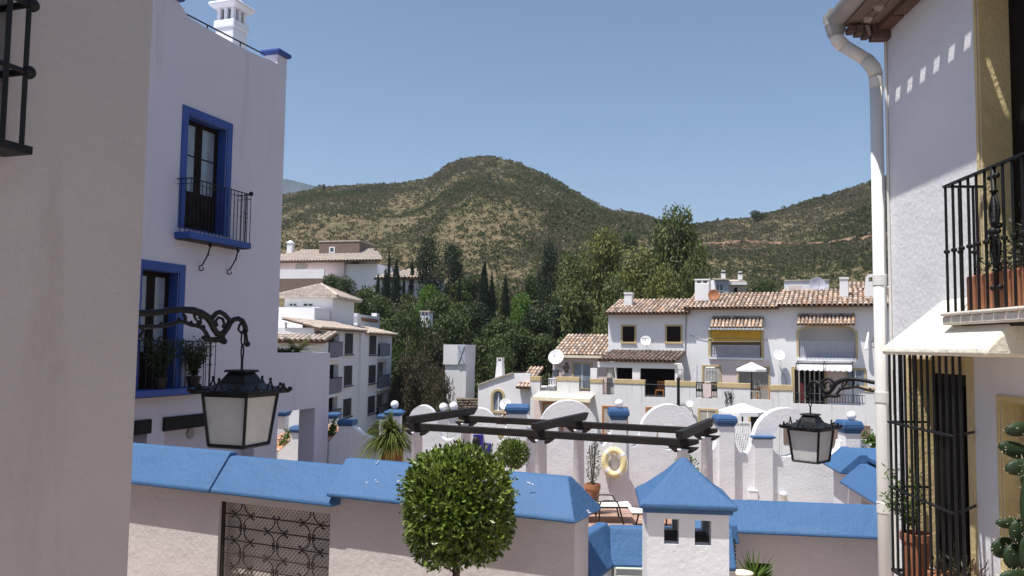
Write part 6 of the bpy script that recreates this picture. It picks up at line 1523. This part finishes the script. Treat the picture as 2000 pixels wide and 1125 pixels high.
dk = part(Cc, 'garage_recess', bp(MB(), FT, 1530, 1700, 828, 872, VP-.03, VP-.003), M['brownstucco'])
dish('satellite dish in the shade on the wall left of the arched loggia', FT, 1522, 693, 10.5, -.55, .45, .25, .5)
dish('small satellite dish low on the wall under the middle terrace', FT, 1347, 788, 7, VP-.4, .45, .2, .4)
mb = MB(); a, b_ = FT.hit(1692, 682, -.25), FT.hit(1697, 643, -.25); mb.tube([(a[0], -.45, a[1]), (b_[0], -.12, b_[1])], [.13, .06], 8); solo('folded_awning', 'narrow white folded awning arm slanting on the wall right of the arched loggia', 'awning', mb, M['whitegloss'], FT, (a[0], -.3, a[1]))
mb = MB(); q = FT.hit(1713, 665, -1.2); z = FT.w(1713, 740, -1.2); mb.tube([(q[0], -1.2, z), (q[0]-.05, -1.2, q[1])], .05, 6); r = random.Random(2)
for k in range(160): c = Vector((q[0]+r.gauss(0,.13), -1.2+r.gauss(0,.13), q[1]+r.uniform(-.55,.25))); mb.leaf(c, rvec(r), rvec(r), .2, .07)
solo('potted_tree', 'thin dark plant on the wall right by the drainpipe behind the folded awning arm', 'plant', mb, M['olive'], FT, (q[0], -1.2, z))
mb = MB().prism([[FT.hit(1505, 762, -2), FT.hit(1520, 728, -2), FT.hit(1521, 728, -2), FT.hit(1521, 762, -2)][:4]], -2.0, -1.8)
c1 = [FT.hit(x, y, -2) for x, y in ((1506, 764), (1513, 748), (1517, 728), (1521, 726), (1521, 764))]; part(B, 'curved_buttress', MB().prism([c1], -2.2, -1.95), M['white_far'])
c1 = [FT.hit(x, y, -2) for x, y in ((1339, 756), (1350, 738), (1355, 716), (1359, 714), (1359, 756))]; part(B, 'curved_buttress', MB().prism([c1], -1.7, -1.45), M['white_far'])
window(B, FT, 1363, 1402, 798, 850, VP, 'yellow_far', 4, 'curtain', 1, 'window'); window(B, FT, 1462, 1496, 803, 850, VP, 'yellow_far', 4, 'dark', 0, 'door')
# plants and marks on the terrace wall
mb = MB(); r = random.Random(12)
for k in range(12):
    a = FT.hit(1414+r.uniform(0, 20), 762+r.uniform(0, 6), VP); b_ = FT.hit(1414+r.uniform(0, 20), 778+r.uniform(0, 14), VP); mb.tube([(a[0], VP-.05, a[1]), ((a[0]+b_[0])/2+.1, VP-.09, (a[1]+b_[1])/2), (b_[0], VP-.05, b_[1])], .015, 4)
solo('wall_ironwork', 'curly dark iron ornament on the white wall below the middle terrace coping', 'ornament', mb, M['iron'], FT, (FT.u(1424, 785, VP), VP, FT.w(1424, 790, VP)))
q = FT.hit(1325, 742, VP-3); mb = MB().tube([(q[0], VP-3, -.1), (q[0], VP-3, q[1])], [.13, .085], 10); mb.lathe([(.11,-.02),(.13,.05),(.06,.16),(.01,.22)], (q[0], VP-3, q[1]), 10); solo('black_post', 'plain black post standing in front of the terrace wall between two houses', 'post', mb, M['iron'], FT, (q[0], VP-3, 0))
parasol('large white parasol at ground level behind the scalloped wall', WORLD, 1450, 33.0, 787, 805, 880, 46)
# white patterned screen seen through the scallops
Fq = Frame((0, 25), radians(-8)); mb = MB(); a, b_ = Fq.u(1384, 850), Fq.u(1464, 850); z0, z1 = Fq.w(1424, 895), Fq.w(1424, 826); n = 26
sc = thing('lattice_screen', 'bright white patterned screen seen through the dips beside the plain capped post', 'screen', Fq, ((a+b_)/2, 0, 0))
for k in range(n): x = a+(b_-a)*(k+.5)/n; mb.tube([(x+.03*sin(q*1.3+k), 0, z0+(z1-z0)*q/9) for q in range(10)], .016, 4)
for k in range(22): mb.box(a, b_, -.008, .008, z0+(z1-z0)*k/22, z0+(z1-z0)*k/22+.025)
part(sc, 'lattice', mb, M['whitegloss']); part(sc, 'frame', MB().prism([rect(a-.04, b_+.04, -.1, z1+.04), rect(a, b_, .4, z1)], -.03, .03).box(a, b_, .03, .05, .4, z1-.3), M['whitegloss'])
mb = MB(); q = at_y(1643, 849, 34.0); mb.box(q.x-.10, q.x+.12, 33.9, 34.1, q.z-.25, q.z+.18); solo('red_cloth', 'small red cloth hanging in front of the dark garage recess beside the globe post', 'cloth', mb, M['redbright'], WORLD, tuple(q))
# small villa parts behind the roofs
Fh = Frame((0, 105), radians(-10)); bh = thing('blue_grey_house', 'small blue-grey house with two white chimneys showing above the middle tiled roof', 'house', Fh, (Fh.u(1410, 570), 2, 0))
part(bh, 'wall', bp(MB(), Fh, 1391, 1424, 546, 600, 0, 6), M['bluegrey']); part(bh, 'side_wing', bp(MB(), Fh, 1424.3, 1458, 556, 600, .3, 6), M['curtain'])
part(bh, 'balcony_band', bp(MB(), Fh, 1424, 1459, 551, 556, -.2, .8), M['whitegloss']); window(bh, Fh, 1397, 1413, 555, 569, 0, 'bluegrey', 1, 'pane', 1); part(bh, 'door', bp(MB(), Fh, 1434, 1440, 562, 575, .24, .299), M['dark'])
ro = part(bh, 'roof', MB().add([(Fh.u(1388,546),-.4,Fh.w(1388,546)), (Fh.u(1426,546),-.4,Fh.w(1426,546)), (Fh.u(1420,540),4,Fh.w(1420,539)), (Fh.u(1396,540),4,Fh.w(1396,539)), (Fh.u(1424,551),-.2,Fh.w(1424,550)), (Fh.u(1458,551),-.2,Fh.w(1458,550)), (Fh.u(1450,543),4,Fh.w(1450,541)), (Fh.u(1424,543),4,Fh.w(1424,541))], [(0,1,2,3),(4,5,6,7)]), M['tile_far'])
for x, y0, y1 in ((1413, 528, 544), (1446, 530, 546)):
    part(bh, 'chimney', bp(bp(MB(), Fh, x-4, x+4, y0+5, y1, 1.5, 2.2), Fh, x-3.5, x+3.5, y0, y0+2, 1.4, 2.3), M['whitegloss']); part(bh, 'chimney_vent', bp(MB(), Fh, x-3, x+3, y0+2, y0+5, 1.6, 2.1), M['dark'])
Fi = Frame((0, 78), radians(-20)); wh = thing('flat_roof_house', 'flat white rooftop building with a half-round dish above the right-hand tiled roof', 'house', Fi, (Fi.u(1575, 570), 2, 0))
part(wh, 'wall', bp(MB(), Fi, 1532, 1619, 548, 600, 0, 5), M['white_far']); part(wh, 'roof_edge', bp(MB(), Fi, 1531, 1620, 546, 548, -.1, 5), M['tile_far']); part(wh, 'pink_panel', bp(MB(), Fi, 1540, 1565, 557, 570, -.03, -.003), M['pink'])
dish('half-round largest dish standing on the flat white rooftop on the right', Fi, 1597, 556, 15.5, -.5, .25, .25, .4, 'greyrail')

# ================================================================== APARTMENT BLOCK (left of centre)
FA = Frame((-10.5-.094*4.6, 45.4), atan2(1, .094)); FAf = Frame((-10.5-.094*4.6, 45.4), atan2(1, .094)-pi/2)
def fa(px, py): return FA.hit(px, py)
ap = thing('apartment_block', 'white three-storey apartment block with barred tall windows and corner balconies', 'building', FA, (8, 3, 0))
ue1 = FA.u(764, 720); zt = (FA.w(640, 634)+FA.w(750, 656))/2; print('apt', FA.w(640, 634), FA.w(750, 656), ue1)
rows = ((651, 698, 651, 694), (712, 768, 711, 755), (776, 830, 772, 812))
holes = []
for y0, y1, y2, y3 in rows:
    holes.append(rect(FA.u(638, 680), FA.u(662, 680), FA.w(650, y1), FA.w(650, y0))); holes.append(rect(FA.u(738, 680), FA.u(756, 680), FA.w(747, y3+2), FA.w(747, y2-4)))
part(ap, 'wall', MB().prism([rect(0, ue1, -.5, zt)]+holes, 0, .3).box(0, ue1, 1.6, 9, -.5, zt).box(0, .3, .3, 1.6, -.5, zt).box(ue1-.3, ue1, .3, 1.6, -.5, zt), M['white_far'])
for k, h in enumerate(holes):
    a, b_, c_, d_ = h[0][0], h[1][0], h[0][1], h[2][1]
    bl = part(ap, 'balcony', MB().box(a-.15, b_+.15, -.25, 1.6, c_-.14, c_-.003), M['white_far']); rl = MB().box(a-.1, b_+.1, -.22, -.20, c_+.05, c_+.9); part(bl, 'railing_panel', rl, M['balconypanel'])
    part(bl, 'balcony_door', MB().box(a+.3, b_-.5, 1.55, 1.597, c_, c_+2.0), M['curtain']); part(bl, 'top_rail', MB().box(a-.12, b_+.12, -.24, -.18, c_+.9, c_+.94), M['iron'])
for i, (xa, xb) in enumerate(((671, 687), (719, 733))):
    for y0, y1 in ((651, 691), (714, 752), (778, 812)) if i == 0 else ((655, 692), (713, 748), (773, 806)):
        a, b_ = FA.u(xa, 690), FA.u(xb, 690); z0, z1 = FA.w((xa+xb)/2, y1), FA.w((xa+xb)/2, y0)
        w_ = part(ap, 'window', MB().prism([rect(a-.08, b_+.08, z0-.06, z1+.06), rect(a, b_, z0, z1)], -.06, -.002), M['white_far']); part(w_, 'pane', MB().box(a, b_, -.02, -.003, z0, z1), M['greypane']); br = MB()
        for k in range(7): u = a+(b_-a)*(k+.5)/7; br.box(u-.02, u+.02, -.10, -.07, z0, z1)
        br.box(a-.1, b_+.1, -.16, -.10, z0-.1, z0-.03); part(w_, 'window_bars', br, M['iron'])
# band panels between the windows, eaves roof, parapets
for xa, xb in ((690, 699), ): part(ap, 'pilaster', MB().box(FA.u(700, 690), FA.u(714, 690), -.18, -.002, -.5, zt), M['white_far'])
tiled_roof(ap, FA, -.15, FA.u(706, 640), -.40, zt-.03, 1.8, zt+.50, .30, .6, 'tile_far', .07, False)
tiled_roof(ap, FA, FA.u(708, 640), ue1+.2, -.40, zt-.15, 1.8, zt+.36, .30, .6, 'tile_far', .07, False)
for xa, xb, y0, y1 in ((622, 664, 604, 624), (698, 741, 616, 634)):
    v = 2.2; mb = bp(MB(), FA, xa, xb, y0, y1+8, v, v+.4); pw = part(ap, 'roof_parapet', mb, M['white_far']); part(pw, 'brick_band', bp(MB(), FA, xa+8, xb-2, y0+6, y1-5, v-.03, v-.003), M['terracotta'])
    for x in (xa, xb-5): part(pw, 'parapet_pier', bp(MB(), FA, x, x+5, y0-4, y0+2, v-.02, v+.42), M['white_far'])
tw = thing('hipped_tower', 'white square stair tower with a hipped pale tile roof behind the apartment block', 'building', FAf, (-2, 12, 0))
v = 9.0; tx0, tx1 = FAf.u(556, 590, v), FAf.u(650, 590, v); te, tp_ = FAf.w(600, 577, v), FAf.w(620, 556, v+2.5); dep = 5.0
part(tw, 'wall', MB().box(tx0, tx1, v, v+dep, -.5, te), M['pink'] if False else M['white_far'])
for xa, xb in ((565, 580), (592, 612)): window(tw, FAf, xa, xb, 592, 600, v, 'white_far', 1.2, 'pane', 1)
mb = MB(); e = .45; ap_ = ((tx0+tx1)/2, v+dep/2, tp_); c4 = [(tx0-e, v-e, te-.05), (tx1+e, v-e, te-.05), (tx1+e, v+dep+e, te-.05), (tx0-e, v+dep+e, te-.05)]
mb.add(c4+[ap_]+[(a, b, c-.12) for a, b, c in c4], [(0,1,4),(1,2,4),(2,3,4),(3,0,4),(0,5,6,1),(1,6,7,2),(2,7,8,3),(3,8,5,0),(5,8,7,6)]); ro = part(tw, 'roof', mb, M['tile_far'])
st_ = MB()
for side in range(2):
    A_, B_ = Vector(c4[side]), Vector(c4[side+1]); T_ = Vector(ap_); n = 18
    for k in range(1, n):
        f = k/n; s_ = 1-abs(2*f-1); p_ = A_.lerp(B_, f); m_ = p_+((T_-(A_+B_)/2))*s_; st_.tube([p_+Vector((0,0,.02)), m_+Vector((0,0,.02))], .075, 5)
for k in range(3): st_.tube([Vector(c4[k])+Vector((0,0,.04)), Vector(ap_)+Vector((0,0,.04))], .10, 5)
part(ro, 'tile_ribs', st_, M['tile_far'], kind='stuff')
lw = thing('terrace_block', 'white block with low pale tiled roof and brick-banded parapet before the hipped tower', 'building', FAf, (-4, 4, 0))
v = 5.5; part(lw, 'rear_wall', bp(MB(), FAf, 500, 614, 600, 640, v, v+3).box(FAf.u(500,620,v), FAf.u(614,620,v), v, v+3, -.5, FAf.w(560, 640, v)), M['white_far'])
v2 = -1.0; part(lw, 'front_wall', MB().box(FAf.u(500, 680, v2), FAf.u(630, 680, v2), v2, v2+1.0, -.5, FAf.w(580, 668, v2)), M['white_far'])
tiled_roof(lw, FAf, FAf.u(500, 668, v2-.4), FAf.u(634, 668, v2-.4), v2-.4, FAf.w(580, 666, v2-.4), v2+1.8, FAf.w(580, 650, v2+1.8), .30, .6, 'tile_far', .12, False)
v3 = v2+1.9; pw = part(lw, 'roof_parapet', bp(MB(), FAf, 500, 606, 640, 656, v3, v3+.3), M['white_far']); part(pw, 'brick_band', bp(MB(), FAf, 562, 597, 642, 649, v3-.03, v3-.003), M['terracotta'])
for x in (548, 599): part(pw, 'parapet_pier', bp(MB(), FAf, x, x+8, 629, 656, v3-.04, v3+.34), M['white_far'])

# ================================================================== PINK VILLAS, UTILITY TOWER
FV = Frame((0, 128), radians(-14))
vl = thing('pink_villa', 'large pink hillside villa with a brown square tower and a white terrace', 'house', FV, (FV.u(610, 540), 4, 0))
zt = FV.w(590, 508); part(vl, 'wall', MB().box(FV.u(500, 520), FV.u(672, 520), 0, 12, 0, zt), M['pink'])
part(vl, 'side_wall', MB().box(FV.u(672.3, 520), FV.u(735, 520), .5, 12, 0, FV.w(700, 515)), M['white_far'])
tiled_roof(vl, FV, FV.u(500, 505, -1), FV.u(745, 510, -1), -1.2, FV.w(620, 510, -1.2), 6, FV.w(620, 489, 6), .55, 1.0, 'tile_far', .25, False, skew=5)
part(vl, 'tower', MB().box(FV.u(623, 480, 3), FV.u(702, 480, 3), 3, 9, 0, FV.w(660, 472, 3)), M['brownstucco']); part(vl, 'tower_edge', bp(MB(), FV, 622, 703, 469.5, 472, 2.9, 9.1), M['tile_far'])
window(vl, FV, 643, 654, 482, 494, 2.98, 'white_far', 2.2, 'pane', 0, 'window', False)
part(vl, 'chimney', bp(MB(), FV, 560, 570, 474, 500, 4, 4.8), M['whitegloss']); part(vl, 'chimney_cap', MB().frustum((FV.u(565, 474, 4), 4.4), .55, .55, FV.w(565, 474, 4), .1, .1, FV.w(565, 469, 4)), M['whitegloss'])
part(vl, 'terrace_wall', MB().box(FV.u(500, 535, -4), FV.u(633, 535, -4), -4, -3.7, 0, FV.w(570, 526, -4)).box(FV.u(500, 535, -4), FV.u(633, 535, -4), -3.7, 0, 0, FV.w(570, 540, -4)), M['white_far'])
part(vl, 'retaining_wall', MB().box(FV.u(500, 550, -5), FV.u(633, 550, -5), -5, -4.003, 0, FV.w(570, 544, -5)), M['brownstucco'])
q0, q1 = FV.hit(577, 528, -.02), FV.hit(600, 519, -.02); part(vl, 'arched_window', MB().prism([[(q0[0], q0[1]), (q1[0], q0[1]), (q1[0], q1[1])]+arc((q0[0]+q1[0])/2, q1[1], (q1[0]-q0[0])/2, 10, 170, 8, .6)+[(q0[0], q1[1])]], -.08, -.003), M['curtain'])
part(vl, 'pergola_beam', bp(MB(), FV, 565, 604, 506, 509, -.8, -.4), M['terracotta'])
v2l = thing('hillside_villa', 'second pale villa with a low tiled roof half hidden by cypresses', 'house', FV, (FV.u(785, 555), 4, 0))
part(v2l, 'wall', MB().box(FV.u(735.5, 550, -3), FV.u(832, 550, -3), -3, 6, 0, FV.w(785, 541, -3)), M['white_far'])
tiled_roof(v2l, FV, FV.u(730, 540, -4), FV.u(842, 545, -4), -4, FV.w(785, 543, -4), 2, FV.w(785, 527, 2), .55, 1.0, 'tile_far', .25, False, skew=4)
Fu = Frame((0, 60), radians(-14)); ut = thing('utility_tower', 'white two-tier utility building with a grey door standing among the dark trees', 'building', Fu, (Fu.u(900, 770), 1, 0))
part(ut, 'upper_block', bp(MB(), Fu, 866, 909, 673, 712, 0, 2.6), M['white_grubby']); part(ut, 'lower_block', MB().box(Fu.u(868, 740), Fu.u(909, 740), .12, 2.4, -.5, Fu.w(905, 712)-.003), M['white_grubby'])
part(ut, 'door', bp(MB(), Fu, 894, 908, 674, 711, -.03, -.003), M['bluegrey']); br = MB(); a, b_ = Fu.hit(895, 710, -.05), Fu.hit(907, 676, -.05)
br.tube([(a[0], -.05, a[1]), (b_[0], -.05, b_[1])], .04, 4); br.tube([(a[0], -.05, b_[1]), (b_[0], -.05, a[1])], .04, 4); part(ut, 'door_brace', br, M['pipe_grey'])
hc = thing('chimney_house', 'white chimney with a small tiled cap peeping out of the dark grove', 'chimney', Fu, (Fu.u(829, 615, 12), 12, 0)); v = 12
part(hc, 'stack', bp(MB(), Fu, 821, 838, 616, 640, v, v+1), M['white_far']); part(hc, 'vents', bp(bp(bp(MB(), Fu, 821, 824, 610, 616, v, v+1), Fu, 828, 831, 610, 616, v, v+1), Fu, 835, 838, 610, 616, v, v+1), M['white_far']); part(hc, 'cap', bp(MB(), Fu, 819, 840, 606.5, 610, v-.1, v+1.1), M['tile_far'])
# low dry-stone wall beside the gabled house, one stone at a time
sw = thing('stone_wall', 'rough dry-stone wall between the brown brush and the gabled white house', 'wall', FT, (FT.u(912, 790, -1), -1, 0)); sm = [mesh('stone', MB().ball((0,0,0), .5, 7, 5, (1, .8, .7)), M['stone'], (0,0,0), False)]
r = random.Random(9)
for j in range(5):
    for i in range(12):
        x, y = 894+i*3.6+(1.8 if j % 2 else 0), 800-j*5; u, z = FT.hit(x, y, -1); piece(sw, 'stone', sm[0], (u, -1+r.uniform(-.05, .05), z), (r.random(), r.random(), r.random()*.4), (r.uniform(.16,.22)*1.2, .3, r.uniform(.2,.26)))
part(sw, 'core', bp(MB(), FT, 892, 936, 778, 803, -.95, -.7), M['stone'])
# undergrowth that fills the grove
mb = MB(); r = random.Random(55)
for k in range(2300):
    px = r.uniform(690, 1230); py = r.uniform(575, 800); q, Y = on_terr(px, py)
    if not 56 < Y < 150: continue
    c = ground_pt(q, Y); mb.m = 0 if r.random() < .6 else 1; s_ = r.uniform(.5, 1.1)*(Y/90)
    for n in range(12): mb.leaf(c+Vector((r.gauss(0,.7), r.gauss(0,.7), abs(r.gauss(0,.6))))*s_, rvec(r)+Vector((0,0,.4)), rvec(r), .7*s_, .35*s_)
solo('undergrowth', 'dark undergrowth filling the ground between the trees of the grove', 'undergrowth', mb, [M['broad'], M['brownscrub']], kind='stuff')
# cables that sag along the house fronts
for k, (pts, v, lb) in enumerate(((((1347,655),(1380,662),(1420,660),(1500,664)), -.06, 'thin grey cable running along the wall under the ochre blind loggia'), (((1521,712),(1535,740),(1540,790)), -.10, 'thin dark cable hanging down from the shaded dish beside the arched loggia'), (((1300,790),(1335,786),(1352,800),(1356,830)), VP-.05, 'dark cable looping below the small low dish on the terrace wall'))):
    q = [FT.hit(x, y, v) for x, y in pts]; mb = MB().tube([(a, v, b) for a, b in q], .018, 4); solo('cable', lb, 'cable', mb, M['pipe_grey'], FT, (q[0][0], v, q[0][1]), 'cables on the house fronts')
# ------------------------------------------------------------------ summer haze over the valley
mb = MB().box(-4600, 4600, -1900, 5600, -1.2, 420)
hm = bpy.data.materials.new('pale_haze'); hm.use_nodes = True; nt = hm.node_tree; nt.nodes.clear()
ov = nt.nodes.new('ShaderNodeOutputMaterial'); pv_ = nt.nodes.new('ShaderNodeVolumePrincipled'); pv_.inputs['Color'].default_value = (.78, .85, .95, 1); pv_.inputs['Density'].default_value = .00012; pv_.inputs['Anisotropy'].default_value = .2
nt.links.new(pv_.outputs[0], ov.inputs['Volume'])
solo('haze', None, None, mb, hm, kind='stuff')
